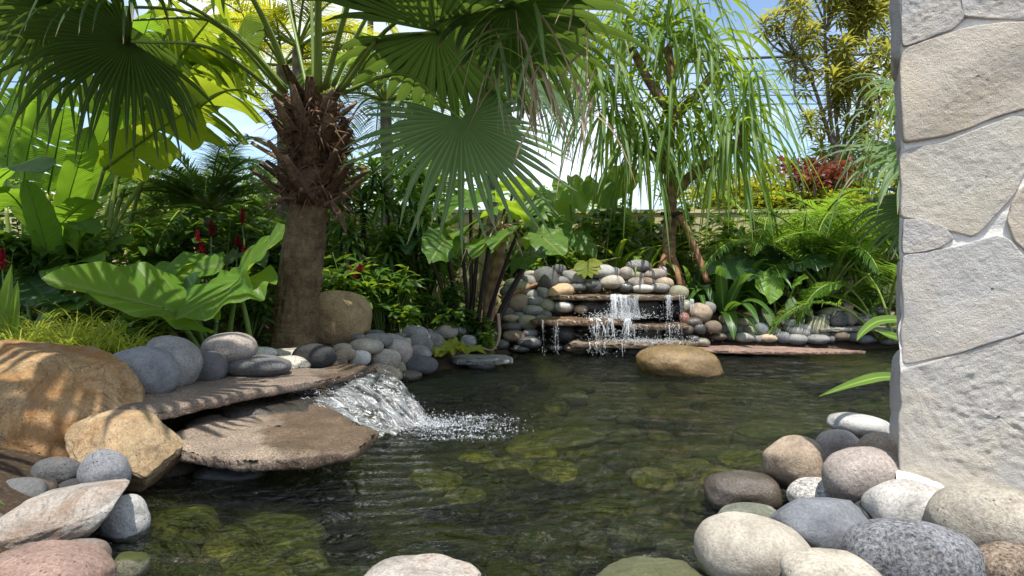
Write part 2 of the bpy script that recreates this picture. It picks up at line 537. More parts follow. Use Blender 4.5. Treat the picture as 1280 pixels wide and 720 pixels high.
M['stone'] = stonemat('dry_cobble', 0.85, 0.28, 0.5)
M['stone_pit'] = stonemat('pitted_cobble', 0.9, 0.3, 1.2, bump=0.7)
M['stone_smooth'] = stonemat('smooth_cobble', 0.75, 0.22, 0.35, bump=0.4)
M['granite'] = stonemat('granite_cobble', 0.85, 0.85, 0.4, bump=0.6)
M['stone_wet'] = stonemat('wet_cobble', 0.3, 0.2, 0.5, wet=True)
M['stone_moss_dry'] = stonemat('half_mossy_stone', 0.8, 0.35, 0.7, moss=0.7, bump=0.9)
M['stone_gold'] = stonemat('algae_and_sun_patch_stone', 0.6, 0.4, 0.6, moss=0.75, bump=0.9)  # on mossy stones, and on added ones painted as sun patches
M['stone_moss'] = stonemat('mossy_stone', 0.42, 0.3, 0.6, moss=0.95, bump=0.8)
M['ear_sunlit_young'] = leafmat('sunlit_young_elephant_ear_leaf', (0.07, 0.17, 0.02), (0.15, 0.28, 0.03), (0.4, 0.55, 0.04), 0.42, 0.4, 'heart', (0.25, 0.34, 0.1))  # sunlight painted in as a brighter green; one leaf is young too
M['boulder'] = stonemat('rusty_boulder', 0.88, 0.3, 0.7, veins=0.5, bump=1.0, rust=0.9, grain=0.8)
M['rock'] = stonemat('broken_rock', 0.88, 0.3, 0.7, veins=0.35, bump=0.9, rust=0.35)
M['slab'] = stonemat('flat_slab', 0.9, 0.55, 0.9, bump=1.0, veins=0.1)
M['slab_wet'] = stonemat('wet_slab', 0.3, 0.3, 0.6, wet=True, bump=0.7)


def slab_wet_part(name, x0, x1):
    """slab whose side near the falling water is soaked: darker and glossier there"""
    m = NT(name)
    vec = m.obj()
    oi = m.n('ObjectInfo')
    big = m.noise(4.0, 5, 0.6, vec, 0.4)
    fine = m.noise(95.0, 3, 0.75, vec)
    col = m.mix(1.0, oi.outputs['Color'], m.ramp(big, [(0.3, 0.7), (0.5, 1.0), (0.72, 1.35)]), 'MULTIPLY')
    col = m.mix(1.0, col, m.ramp(fine, [(0.35, 0.45), (0.5, 1.0), (0.64, 1.7)]), 'MULTIPLY')
    x = m.n('SeparateXYZ', Vector=vec)
    xx = m.math('ADD', m.math('ADD', x.outputs[0], m.math('MULTIPLY', x.outputs[1], 0.35)), m.math('MULTIPLY', m.math('SUBTRACT', m.noise(3.0, 5, 0.6, vec), 0.5), 0.9))
    wet = m.ramp(m.math('ADD', xx, 0.5), [(0.5 + x0, 0.0), (0.5 + x1, 1.0)])
    col = m.mix(wet, col, m.mix(1.0, col, (0.50, 0.45, 0.40), 'MULTIPLY'))
    vo = m.n('TexVoronoi', Scale=40.0, Vector=vec)
    pit = m.ramp(vo.outputs['Distance'], [(0.04, 0.0), (0.2, 1.0)])
    h = m.math('ADD', m.math('MULTIPLY', big, 1.2), m.math('ADD', m.math('MULTIPLY', fine, 0.4), m.math('MULTIPLY', pit, 0.3)))
    p = m.n('BsdfPrincipled', Base__Color=col, Roughness=m.math('SUBTRACT', 0.92, m.math('MULTIPLY', wet, 0.45)), Normal=m.bump(h, 1.0, 0.012))
    p.inputs['Specular IOR Level'].default_value = 0.4
    return m.done(p.outputs[0])


M['slab_low'] = slab_wet_part('half_wet_slab', -0.12, 0.0)
M['slab_up'] = slab_wet_part('stream_slab', 0.35, 0.6)

# ------------------------------------------------------------------ shape generators
def prof_strap(t):
    return (0.62 + 0.38 * np.clip(t / 0.3, 0, 1)) * np.clip((1 - t) / 0.45, 0, 1) ** 0.75 + 0.0


def prof_lance(t):
    return np.sin(np.pi * np.clip(t, 0, 1) ** 0.75) ** 0.85 + 0.03 * (1 - t)


def prof_blade(t):
    return (1 - t) ** 0.6 * np.clip(0.4 + t * 6, 0, 1)


def straps(p0, d0, L, w, sag, nv=6, nu=3, fold=0.25, prof=prof_strap, roll=0.0, pw=1.0, ts=0.0, twist=0.0, side=None):
    """k leaves that start at p0 towards d0 and bow under their weight -> (k, nv, nu, 3)"""
    p0, d0 = np.atleast_2d(p0).astype(float), nrm(np.atleast_2d(d0))
    k = max(len(p0), len(d0))
    p0, d0 = np.broadcast_to(p0, (k, 3)), np.broadcast_to(d0, (k, 3))
    L, w, sag, roll, fold, twist = (np.broadcast_to(np.asarray(x, float), (k,)) for x in (L, w, sag, roll, fold, twist))
    t = np.linspace(0, 1, nv)
    g = np.clip((t - ts) / (1 - ts), 0, 1) ** pw
    d = nrm(d0[:, None] + sag[:, None, None] * g[None, :, None] * np.array([0, 0, -1.0]))
    dm = np.concatenate([np.zeros((k, 1, 3)), (d[:, :-1] + d[:, 1:]) / 2], 1)
    pts = p0[:, None] + np.cumsum(dm, 1) * (L / (nv - 1))[:, None, None]
    if side is None:
        s0 = np.cross(d0, np.array([0, 0, 1.0]))
        bad = np.linalg.norm(s0, axis=1) < 0.05
        s0[bad] = np.array([1.0, 0, 0])
        s0 = nrm(s0)
    else:
        s0 = np.broadcast_to(nrm(side), (k, 3))
    n0 = np.cross(s0[:, None], d)
    a = roll[:, None] + twist[:, None] * t[None]
    s = s0[:, None] * np.cos(a)[..., None] + n0 * np.sin(a)[..., None]
    n = nrm(np.cross(s, d))
    u = np.linspace(-1, 1, nu)
    hw = w[:, None] * 0.5 * prof(t)[None]
    return pts[:, :, None] + hw[:, :, None, None] * (u[None, None, :, None] * s[:, :, None] + (np.abs(u)[None, None, :, None] * fold[:, None, None, None]) * n[:, :, None])


def frame(d, n):
    d = nrm(d)
    n = np.asarray(n, float)
    n = nrm(n - d * np.dot(n, d))
    return np.cross(d, n), d, n           # side, forward, up


def fan_blade(mb, hub, d, n, Rr, seg=42, spread=150, split=0.5, sag=1.0, cup=0.12, seed=0, tone=0.5, hang=0.25, nv=10):
    rng = np.random.default_rng(seed)
    s, d, n = frame(d, n)
    a = np.radians(np.linspace(-spread, spread, seg))
    da = a[1] - a[0]
    t = np.linspace(0.0, 1, nv)
    ln = Rr * (1 - 0.28 * (np.abs(a) / a.max()) ** 2) * rng.uniform(0.78, 1.08, seg)
    dirs = np.cos(a)[:, None] * d + np.sin(a)[:, None] * s + (-cup * np.sin(a) ** 2)[:, None] * n
    dirs = nrm(dirs)
    perp = nrm(-np.sin(a)[:, None] * d + np.cos(a)[:, None] * s)
    sp = (split * rng.uniform(0.72, 1.12, seg))[:, None]
    g = np.clip((t[None] - sp) / (1 - sp), 0, 1) ** 1.4
    sg = sag * rng.uniform(0.6, 1.3, seg) + (rng.random(seg) < hang) * rng.uniform(1.0, 3.5, seg)
    dd = nrm(dirs[:, None] + (sg[:, None] * g)[..., None] * np.array([0, 0, -1.0]) + (rng.normal(0, 0.16, seg)[:, None] * g)[..., None] * perp[:, None])
    step = ln / (nv - 1)
    dm = np.concatenate([np.zeros((seg, 1, 3)), (dd[:, :-1] + dd[:, 1:]) / 2], 1)
    pts = hub + np.cumsum(dm, 1) * step[:, None, None]
    r = t[None] * ln[:, None]
    hw0 = r * math.tan(da / 2) * 1.06 + 0.002
    rs = split * Rr * math.tan(da / 2)
    hw = np.where(t[None] < sp, hw0, rs * np.clip((1 - t[None]) / (1 - sp), 0, 1) ** 0.7 + 0.0008)
    hw = np.minimum(hw, rs * 1.05)
    nn = nrm(np.cross(perp[:, None] + 0 * dd, dd))
    pl = 0.32 * hw
    mid = pts + nn * pl[..., None] * 0.5
    e0 = pts - perp[:, None] * hw[..., None] - nn * pl[..., None] * 0.5
    e1 = pts + perp[:, None] * hw[..., None] - nn * pl[..., None] * 0.5
    mb.grids(np.stack([e0, mid, e1], 2), None, np.clip(tone + rng.normal(0, 0.12, seg), 0, 1))


def pinnate(mb, pts, n_leaf, L, w, sag=0.6, up=0.45, fwd=0.55, seed=0, tone=0.5, start=0.12, nv=5, droop=0.0, plane=None):
    """leaflets either side of the midrib pts"""
    rng = np.random.default_rng(seed)
    m = len(pts)
    tan = nrm(np.gradient(pts, axis=0))
    tt = np.linspace(start, 0.995, n_leaf)
    x = tt * (m - 1)
    i = np.minimum(x.astype(int), m - 2)
    f = (x - i)[:, None]
    p = pts[i] * (1 - f) + pts[i + 1] * f
    tg = nrm(tan[i] * (1 - f) + tan[i + 1] * f)
    sd = np.cross(tg, np.array([0, 0, 1.0]) if plane is None else plane)
    sd = nrm(sd + 1e-6)
    upv = np.cross(sd, tg)
    Ls = L * (np.sin(np.pi * np.clip(tt * 0.92 + 0.1, 0, 1)) ** 0.6 * 0.85 + 0.15)
    P, T = [], []
    for sgn in (-1, 1):
        dr = sgn * sd + tg * (fwd + 0.5 * tt[:, None]) + upv * up + rng.normal(0, 0.07, (n_leaf, 3))
        l = Ls * rng.uniform(0.88, 1.08, n_leaf)
        mb.grids(straps(p, dr, l, w, sag * rng.uniform(0.7, 1.3, n_leaf) + droop, nv, 3, 0.3, prof_blade, rng.normal(0, 0.15, n_leaf)),
                 None, np.clip(tone + rng.normal(0, 0.13, n_leaf), 0, 1))


def arc(p0, d0, L, sag, n=14, pw=1.0):
    t = np.linspace(0, 1, n)
    d = nrm(nrm(d0)[None] + (sag * t ** pw)[:, None] * np.array([0, 0, -1.0]))
    dm = np.concatenate([np.zeros((1, 3)), (d[:-1] + d[1:]) / 2])
    return np.asarray(p0) + np.cumsum(dm, 0) * L / (n - 1)


def paddle(mb, mid, width, face, fold=0.15, torn=0, seed=0, tone=0.5, curl=0.0, sag=0.12):
    """banana-like blade along the curve mid (n,3); face = direction the blade looks"""
    rng = np.random.default_rng(seed)
    n = len(mid)
    tan = nrm(np.gradient(mid, axis=0))
    s = nrm(np.cross(tan, np.asarray(face, float)))
    nn = np.cross(s, tan)
    t = np.linspace(0, 1, n)
    wprof = np.clip(t / 0.10, 0, 1) ** 0.6 * np.clip((1 - t) / 0.22, 0, 1) ** 0.55
    wprof = np.where(t < 0.1, 0.25 + 0.75 * wprof, wprof)
    hw = width / 2 * wprof * (1 + 0.05 * np.sin(t * 23 + seed))
    nu = 7
    au = np.linspace(0, 1, nu)
    for sgn in (-1, 1):
        bands = [(0, n - 1)]
        if torn:
            cuts = np.sort(rng.choice(np.arange(2, n - 2), torn, replace=False))
            cuts = [0] + list(cuts) + [n - 1]
            bands = [(cuts[j], cuts[j + 1]) for j in range(len(cuts) - 1) if cuts[j + 1] > cuts[j]]
        for b0, b1 in bands:
            m = max(2, (b1 - b0) * 2 + 1)
            x = np.linspace(b0, b1, m)
            i = np.minimum(x.astype(int), n - 2)
            f = (x - i)[:, None]
            P, T, S, N = (a[i] * (1 - f) + a[i + 1] * f for a in (mid, tan, s, nn))
            H = (hw[i] * (1 - f[:, 0]) + hw[i + 1] * f[:, 0])
            shrink = (0.10 if torn else 0.0)
            cen = (x - (b0 + b1) / 2) / max(b1 - b0, 1)
            ang = fold + (rng.normal(0, 0.3) if torn else 0.0)
            dn = (rng.uniform(0.1, 0.6) if torn else sag)
            seglen = np.linalg.norm(mid[b1] - mid[b0])
            G = (P[:, None] + H[:, None, None] * au[None, :, None] * (sgn * S[:, None] * math.cos(ang) + N[:, None] * math.sin(ang) + T[:, None] * 0.22)
                 + np.array([0, 0, -1.0]) * (dn * H[:, None] * au[None] ** 2)[..., None]
                 - T[:, None] * (cen[:, None] * shrink * 2.2 * seglen * au[None] ** 1.5)[..., None]
                 + N[:, None] * (curl * H[:, None] * au[None] ** 3)[..., None])
            rip = 0.006 * np.sin(x[:, None] * 1.3 + seed) * au[None] ** 2
            G = G + N[:, None] * rip[..., None]
            uu = np.broadcast_to(0.5 + 0.5 * sgn * au[None], (m, nu))
            vv = np.broadcast_to((x / (n - 1))[:, None], (m, nu))
            mb.grids(G, np.stack([uu, vv], -1), float(np.clip(tone + rng.normal(0, 0.06), 0, 1)))
    mb.tube(mid, np.linspace(0.013, 0.003, n) * width / 0.45, 5, min(1, tone + 0.3))


HEART = [(0, 1.0), (12, 0.87), (25, 0.765), (42, 0.68), (60, 0.62), (80, 0.575), (100, 0.555), (120, 0.555), (140, 0.55), (155, 0.50), (167, 0.36), (180, 0.10)]


def heart(mb, hub, d, n, L, wide=1.0, cup=0.15, sag=0.35, wav=0.03, seed=0, tone=0.5, holes=0, roll_edge=0.0, vee=0.0, near=1.0):
    """elephant-ear blade: the stalk meets it at hub, the tip lies L away towards d, n is the upper side"""
    rng = np.random.default_rng(seed)
    s, d, n = frame(d, n)
    nth, nr = 65, 11
    th = np.linspace(-180, 180, nth)
    rr = np.interp(np.abs(th), [a for a, _ in HEART], [b for _, b in HEART])
    r = np.linspace(0.03, 1, nr)
    tr = np.radians(th)
    x = np.sin(tr)[None] * rr[None] * r[:, None] * wide
    y = np.cos(tr)[None] * rr[None] * r[:, None]
    xs_ = np.where(x < 0, x * near, x)
    ph = rng.uniform(0, 6, 3)
    z = cup * np.abs(x) - cup * 0.55 * x * x / 0.5 + wav * (r[:, None] ** 3) * (np.sin(tr * 7 + ph[0]) + 0.7 * np.sin(tr * 12 + ph[1]))[None]
    z = z + vee * np.abs(x)
    z = z - roll_edge * np.clip(np.abs(x) - 0.28, 0, 1) ** 2 * 4
    P = hub + L * (xs_[..., None] * s + y[..., None] * d + z[..., None] * n)
    P[..., 2] -= L * sag * np.clip(y, 0, None) ** 2 * np.linalg.norm(d[:2]) + L * 0.12 * np.clip(-y, 0, None)
    uv = np.stack([0.5 + x * 0.5, 0.35 + y * 0.6], -1)
    mb.grids(P, uv, tone)


def holed_leaf(mb, hub, d, n, L, seed, tone):
    heart(mb, hub, d, n, L, 0.9, 0.1, 0.25, 0.05, seed, tone)


# --- stones
def ico(sub):
    import bmesh
    bm = bmesh.new()
    bmesh.ops.create_icosphere(bm, subdivisions=sub, radius=1.0)
    V = np.array([v.co[:] for v in bm.verts])
    T = np.array([[v.index for v in f.verts] for f in bm.faces])
    bm.free()
    return V, T


ICO = {k: ico(k) for k in (3, 4, 5, 6)}


def stone_shape(half, seed, sub=3, boxy=2.3, lump=0.12, facets=0, rough=0.0, rot=(0, 0, 0)):
    rng = np.random.default_rng(seed)
    V, T = ICO[sub]
    r = (np.abs(V) ** boxy).sum(1) ** (-1 / boxy)
    P = V * r[:, None]
    P = P * (1 + lump * 2.0 * fbm(V * 0.9 + rng.uniform(0, 50, 3), seed, 2)[:, None])
    for _ in range(facets):
        nn = nrm(rng.normal(0, 1, 3))
        h = rng.uniform(0.66, 0.9)
        dd = P @ nn - h
        P = P - np.where(dd > 0, dd * 0.82, 0)[:, None] * nn
    if rough:
        P = P * (1 + rough * fbm(V * 3.2 + rng.uniform(0, 50, 3), seed + 5, 4)[:, None])
        P = P * (1 + rough * 0.35 * fbm(V * 11 + rng.uniform(0, 50, 3), seed + 9, 3)[:, None])
    P = P * np.asarray(half)
    m = Matrix.Rotation(rot[2], 3, 'Z') @ Matrix.Rotation(rot[1], 3, 'Y') @ Matrix.Rotation(rot[0], 3, 'X')
    return P @ np.array(m).T, T


SN = [100]


def stone(name, label, cat, c, half, col, mat='stone', group=None, tilt=0.0, sub=3, **kw):
    """c = centre, half = half sizes (x, y, z), tilt = lean in the picture plane (degrees)"""
    SN[0] += 1
    yaw = kw.pop('yaw', random.uniform(-0.25, 0.25))
    P, T = stone_shape(half, kw.pop('seed', SN[0]), sub, rot=(0, R(tilt), yaw), **kw)
    mb = MB()
    mb.add(P, None, T)
    o = mb.build(name, M[mat])
    o.location = c
    o.color = (*col, 1)
    return tag(o, label, cat, group)


C = {'g': (0.21, 0.205, 0.195), 'dg': (0.115, 0.115, 0.115), 'bg': (0.185, 0.19, 0.20), 'bl': (0.165, 0.175, 0.19), 'tan': (0.35, 0.275, 0.20),
     'or': (0.38, 0.27, 0.16), 'pale': (0.37, 0.335, 0.275), 'wh': (0.42, 0.40, 0.365), 'br': (0.20, 0.155, 0.115), 'db': (0.085, 0.07, 0.055),
     'bk': (0.05, 0.05, 0.05), 'ol': (0.22, 0.215, 0.15), 'taupe': (0.29, 0.25, 0.22), 'rd': (0.22, 0.10, 0.07), 'lg': (0.33, 0.325, 0.31)}


def slab(name, label, cat, outline, z, thick, mat, col, group=None, rough=0.012, seed=1, tilt=(0, 0), n=220, origin=None):
    """flat stone with a broken edge; outline = [(x, y)] in metres; tilt = slope in x and y"""
    rng = np.random.default_rng(seed)
    o = np.asarray(outline, float)
    c = o.mean(0)
    e = np.vstack([o, o[:1]])
    seg = np.linalg.norm(np.diff(e, axis=0), axis=1)
    s = np.concatenate([[0], np.cumsum(seg)])
    q = np.linspace(0, s[-1], n, endpoint=False)
    b = np.stack([np.interp(q, s, e[:, 0]), np.interp(q, s, e[:, 1])], -1)
    b3 = np.concatenate([b * 4, np.full((n, 1), seed * 3.1)], 1)
    jag = 1 + 0.07 * fbm(b3 * 1.5, seed, 4) + 0.03 * fbm(b3 * 7, seed + 3, 3)
    b = c + (b - c) * jag[:, None]
    rings = []
    for k in np.linspace(0.04, 1, 16):
        p = c + (b - c) * k
        h = rough * fbm(np.concatenate([p * 6, np.zeros((n, 1))], 1), seed + 7, 4) * 2
        h = h - 0.25 * thick * max(0, (k - 0.9) / 0.1) ** 2
        rings.append(np.concatenate([p, (z + h)[:, None]], 1))
    top = rings[-1]
    for f, ins in ((0.25, 1.006), (0.55, 0.997), (0.8, 1.004), (1.0, 0.975)):
        p = c + (b - c) * ins + 0.008 * rng.normal(0, 1, (n, 1)) * 0.5
        rings.append(np.concatenate([p, np.full((n, 1), z - thick * f) + 0.15 * thick * fbm(b3 * 3 + f * 9, seed, 2)[:, None]], 1))
    rings.append(np.concatenate([c + (b - c) * 0.05, np.full((n, 1), z - thick)], 1))
    P = np.array(rings)
    P[..., 2] += (P[..., 0] - c[0]) * tilt[0] + (P[..., 1] - c[1]) * tilt[1]
    mb = MB()
    mb.grids(P, None, 0.5, True)
    ob = mb.build(name, M[mat], None, (c[0], c[1], z))
    ob.color = (*col, 1)
    return tag(ob, label, cat, group)

# ------------------------------------------------------------------ ground, pond, water
POND = np.array([(-1.15, 1.95), (-1.45, 2.45), (-1.62, 3.0), (-1.85, 3.5), (-2.0, 4.0), (-1.8, 4.7), (-1.45, 5.3), (-1.42, 6.3), (-1.05, 7.2), (-0.5, 7.8),
                 (-0.2, 8.7), (0.2, 9.35), (1.2, 9.6), (2.35, 9.5), (3.3, 9.35), (4.6, 9.5), (6.0, 10.1), (7.4, 9.6), (7.4, 6.6), (5.0, 5.0), (3.2, 4.75), (2.35, 4.5),
                 (1.85, 4.0), (1.42, 3.7), (1.18, 3.25), (0.85, 2.6), (0.55, 2.2), (0.1, 2.0)])


def pond_dist(x, y):
    """signed distance to the water's edge, negative in the pond"""
    p = np.stack([x, y], -1)
    best = np.full(x.shape, 1e9)
    ins = np.zeros(x.shape, bool)
    n = len(POND)
    for i in range(n):
        a, b = POND[i], POND[(i + 1) % n]
        ab = b - a
        t = np.clip(((p - a) @ ab) / (ab @ ab), 0, 1)
        best = np.minimum(best, np.linalg.norm(p - a - t[..., None] * ab, axis=-1))
        c = (a[1] > y) != (b[1] > y)
        with np.errstate(divide='ignore', invalid='ignore'):
            xi = (b[0] - a[0]) * (y - a[1]) / (b[1] - a[1]) + a[0]
        ins ^= c & (x < xi)
    return np.where(ins, -best, best)


def sstep(t):
    t = np.clip(t, 0, 1)
    return t * t * (3 - 2 * t)


def height(x, y):
    x, y = np.asarray(x, float), np.asarray(y, float)
    d = pond_dist(x, y)
    cap = 0.26 + 0.14 * sstep((y - 4.5) / 3) + 0.15 * sstep((x - 2.2) / 1.5) * sstep((y - 8) / 1.5)
    cap = np.where((x > 0.6) & (y < 4.4), 0.16 + 0.08 * sstep((x - 1.0) / 1.0), cap)
    cap = cap + 0.29 * sstep((-2.35 - x) / 0.4) * sstep((y - 4.2) / 0.5)
    out = cap * sstep(d / 0.75)
    mound = 0.62 * np.exp(-(((x - 1.35) / 1.5) ** 2 + ((y - 11.0) / 0.85) ** 2))
    out = out + mound * sstep((d - 0.25) / 0.5)
    inn = -(0.18 * sstep(-d / 0.25) + 0.50 * sstep(-d / 1.3))
    h = np.where(d > 0, out - 0.03, inn - 0.03)
    h = h + 0.02 * vnoise(np.stack([x * 2.1, y * 2.1, 0 * x], -1), 3) * (np.abs(x) < 20)
    return h


gx = np.unique(np.concatenate([np.arange(-8, 9, 0.09), np.array([-900, -400, -200, -100, -60, -40, -28, -20, -15, -12, -10, 11, 13, 16, 20, 28, 40, 60, 100, 200, 400, 900])]))
gy = np.unique(np.concatenate([np.arange(-1, 13, 0.09), np.array([-60, -30, -15, -8, -4, -2, 14, 16, 20, 28, 40, 60, 100, 200, 400, 900, 1500])]))
GX, GY = np.meshgrid(gx, gy)
GZ = height(GX, GY)

m = NT('garden_ground')
vec = m.obj()
n1 = m.noise(2.2, 6, 0.65, vec)
n2 = m.noise(30, 4, 0.7, vec)
soil = m.mix(n1, (0.028, 0.02, 0.014), (0.075, 0.052, 0.034))
soil = m.mix(m.ramp(n2, [(0.5, 0.0), (0.75, 0.6)]), soil, (0.16, 0.12, 0.08))
zz = m.n('SeparateXYZ', Vector=vec).outputs[2]
alg = m.mix(m.noise(4.0, 5, 0.65, vec), (0.013, 0.014, 0.004), (0.12, 0.11, 0.02))
under = m.ramp(m.math('ADD', zz, 0.5), [(0.44, 1.0), (0.49, 0.0)])
col = m.mix(under, soil, alg)
p = m.n('BsdfPrincipled', Base__Color=col, Roughness=0.95, Normal=m.bump(m.math('ADD', n1, n2), 0.8, 0.03))
p.inputs['Specular IOR Level'].default_value = 0.15
M['ground'] = m.done(p.outputs[0])
mb = MB()
mb.grids(np.stack([GX, GY, GZ], -1))
tag(mb.build('ground', M['ground']), kind='structure')

# water surface: rippled sheet, clear with a green cast
m = NT('pond_water')
vec = m.obj()
mp = m.n('Mapping', Vector=vec, Scale=(1.0, 1.45, 1.0), Rotation=(0, 0, 0.5))
a1 = m.noise(4.2, 3, 0.5, mp.outputs[0], 1.2)
a2 = m.noise(12.0, 3, 0.55, mp.outputs[0], 0.9)
mp3 = m.n('Mapping', Vector=vec, Scale=(1.0, 1.5, 1.0), Rotation=(0, 0, -0.5))
a3 = m.noise(30.0, 3, 0.5, mp3.outputs[0], 0.5)
h = m.math('ADD', m.math('MULTIPLY', a1, 1.0), m.math('ADD', m.math('MULTIPLY', a2, 0.55), m.math('MULTIPLY', a3, 0.13)))
nor = m.bump(h, 1.0, 0.17)
fr = m.n('Fresnel', IOR=1.33, Normal=nor)
tr = m.n('BsdfTransparent', Color=(0.71, 0.80, 0.54))
gl = m.n('BsdfGlossy', Color=(1, 1, 1), Roughness=0.03, Normal=nor)
rf = m.n('BsdfRefraction', Color=(0.71, 0.80, 0.54), Roughness=0.0, IOR=1.2, Normal=nor)
thru = m.n('MixShader', Fac=0.28, i1=tr.outputs[0], i2=rf.outputs[0])
ms = m.n('MixShader', Fac=m.math('MULTIPLY', fr.outputs[0], 1.3, clamp=True), i1=thru.outputs[0], i2=gl.outputs[0])
M['water'] = m.done(ms.outputs[0])
wx = np.arange(-2.6, 8.0, 0.032)
wy = np.arange(1.5, 10.6, 0.032)
WX, WY = np.meshgrid(wx, wy)


def ripple(x, y):
    z = 0.009 * vnoise(np.stack([x * 3.0, y * 4.4, 0 * x], -1), 5) + 0.005 * vnoise(np.stack([x * 6.5 + y * 2, y * 9, 0 * x], -1), 6)
    for cx, cy, amp, wl in ((-0.75, 5.15, 0.011, 0.15), (1.45, 9.0, 0.008, 0.16)):
        rr = np.hypot(x - cx, y - cy)
        z = z + amp * np.exp(-rr / 0.9) * np.sin(rr * 2 * np.pi / wl + 2.5 * vnoise(np.stack([x * 2, y * 2, 0 * x], -1), 8))
    return z


mb = MB()
WD = pond_dist(WX, WY)
WZ = ripple(WX, WY)
idx = np.arange(WX.size).reshape(WX.shape)
q = np.stack([idx[:-1, :-1], idx[:-1, 1:], idx[1:, 1:], idx[1:, :-1]], -1).reshape(-1, 4)
keep = (WD.ravel()[q] < 0.30).all(1)
q = q[keep]
used = np.unique(q)
remap = np.full(WX.size, -1)
remap[used] = np.arange(len(used))
mb.add(np.stack([WX, WY, WZ], -1).reshape(-1, 3)[used], remap[q])
tag(mb.build('pond_water', M['water']), kind='structure')

# boundary wall of the garden
M['wall'] = plainmat('cream_render', (0.52, 0.45, 0.26), 0.9, 0.10, 3.0, 0.15)
M['coping'] = plainmat('wall_coping', (0.60, 0.53, 0.33), 0.9, 0.10, 3.0, 0.15)


def boxv(mb, x0, x1, y0, y1, z0, z1, tone=0.5):
    V = np.array([(x, y, z) for z in (z0, z1) for y in (y0, y1) for x in (x0, x1)])
    mb.add(V, [(0, 2, 3, 1), (4, 5, 7, 6), (0, 1, 5, 4), (2, 6, 7, 3), (0, 4, 6, 2), (1, 3, 7, 5)], None, None, tone)


bw = thing('garden_wall', 'long cream rendered boundary wall behind the planting', 'wall', (0, 12.4, 0))
mb = MB(); boxv(mb, -16, 13, 12.30, 12.50, -0.2, 2.16); mb.build('wall_panel', M['wall'], bw, smooth=False)
mb = MB(); boxv(mb, -16.02, 13.02, 12.27, 12.53, 2.163, 2.225); mb.build('coping', M['coping'], bw, smooth=False)

# far slope beyond the wall
m = NT('far_hill')
vec = m.obj()
p = m.n('BsdfPrincipled', Base__Color=m.mix(m.noise(0.3, 6, 0.7, vec), (0.10, 0.12, 0.03), (0.24, 0.20, 0.10)), Roughness=0.95)
M['hill'] = m.done(p.outputs[0])
hx = np.linspace(-140, 120, 70)
hy = np.linspace(60, 160, 24)
HX, HY = np.meshgrid(hx, hy)
HZt = (9.0 * np.exp(-((HX + 48) / 30) ** 2) + 3.0 * np.exp(-((HX - 40) / 40) ** 2)) * np.sin(np.clip((HY - 60) / 100, 0, 1) * np.pi) + 1.2 * fbm(np.stack([HX / 9, HY / 9, 0 * HX], -1), 4, 3) - 0.7
mb = MB()
mb.grids(np.stack([HX, HY, HZt], -1))
tag(mb.build('hill', M['hill']), kind='structure')

# ------------------------------------------------------------------ garden wall pier of irregular stone (right)
WB, WDIR = np.array([1.567, 2.75]), nrm(np.array([0.906, -0.423]))
WN = np.array([-WDIR[1] * -1, 0])          # placeholder, set below
WN = np.array([WDIR[1], -WDIR[0]])         # horizontal normal of the face, towards the camera side
if WN @ np.array([0, -1]) < 0:
    WN = -WN

RET = nrm(np.array([0.487, 0.873]))       # the left return of the pier


def wall_uv(px, py):
    k = (px - 640) / F
    s = (k * WB[1] - WB[0]) / (WDIR[0] - WDIR[1] * k)
    Y = WB[1] + WDIR[1] * s
    return s, CH - (py - HZ) / F * Y


def wall_pt(s, z, out):
    p = WB + WDIR * s + WN * out
    return np.array([p[0], p[1], z])


m = NT('wall_stone')
vec = m.obj()
oi = m.n('ObjectInfo')
big = m.noise(3.5, 6, 0.65, vec, 0.4)
mid = m.noise(62, 6, 0.75, vec)
fin = m.noise(190, 4, 0.8, vec)
col = m.mix(1.0, oi.outputs['Color'], m.ramp(big, [(0.3, (0.84, 0.82, 0.80)), (0.5, (1, 1, 1)), (0.7, (1.12, 1.06, 0.97))]), 'MULTIPLY')
stain = m.ramp(m.noise(2.0, 5, 0.6, vec, 0.6), [(0.52, 0.0), (0.7, 0.35)])
col = m.mix(stain, col, (0.50, 0.42, 0.30))
vo = m.n('TexVoronoi', Scale=30.0, Vector=vec)
pit = m.ramp(vo.outputs['Distance'], [(0.03, 0.0), (0.16, 1.0)])
h = m.math('ADD', m.math('MULTIPLY', mid, 1.0), m.math('ADD', m.math('MULTIPLY', fin, 0.4), m.math('MULTIPLY', pit, 0.12)))
p = m.n('BsdfPrincipled', Base__Color=col, Roughness=0.95, Normal=m.bump(h, 1.0, 0.015))
p.inputs['Specular IOR Level'].default_value = 0.15
M['wall_stone'] = m.done(p.outputs[0])
M['mortar'] = plainmat('pale_mortar', (0.72, 0.69, 0.64), 0.95, 0.10, 40.0, 0.8)

pier = thing('stone_wall', 'pale garden wall of big irregular stones with white mortar joints beside the pond', 'wall', (*WB, 0.2))


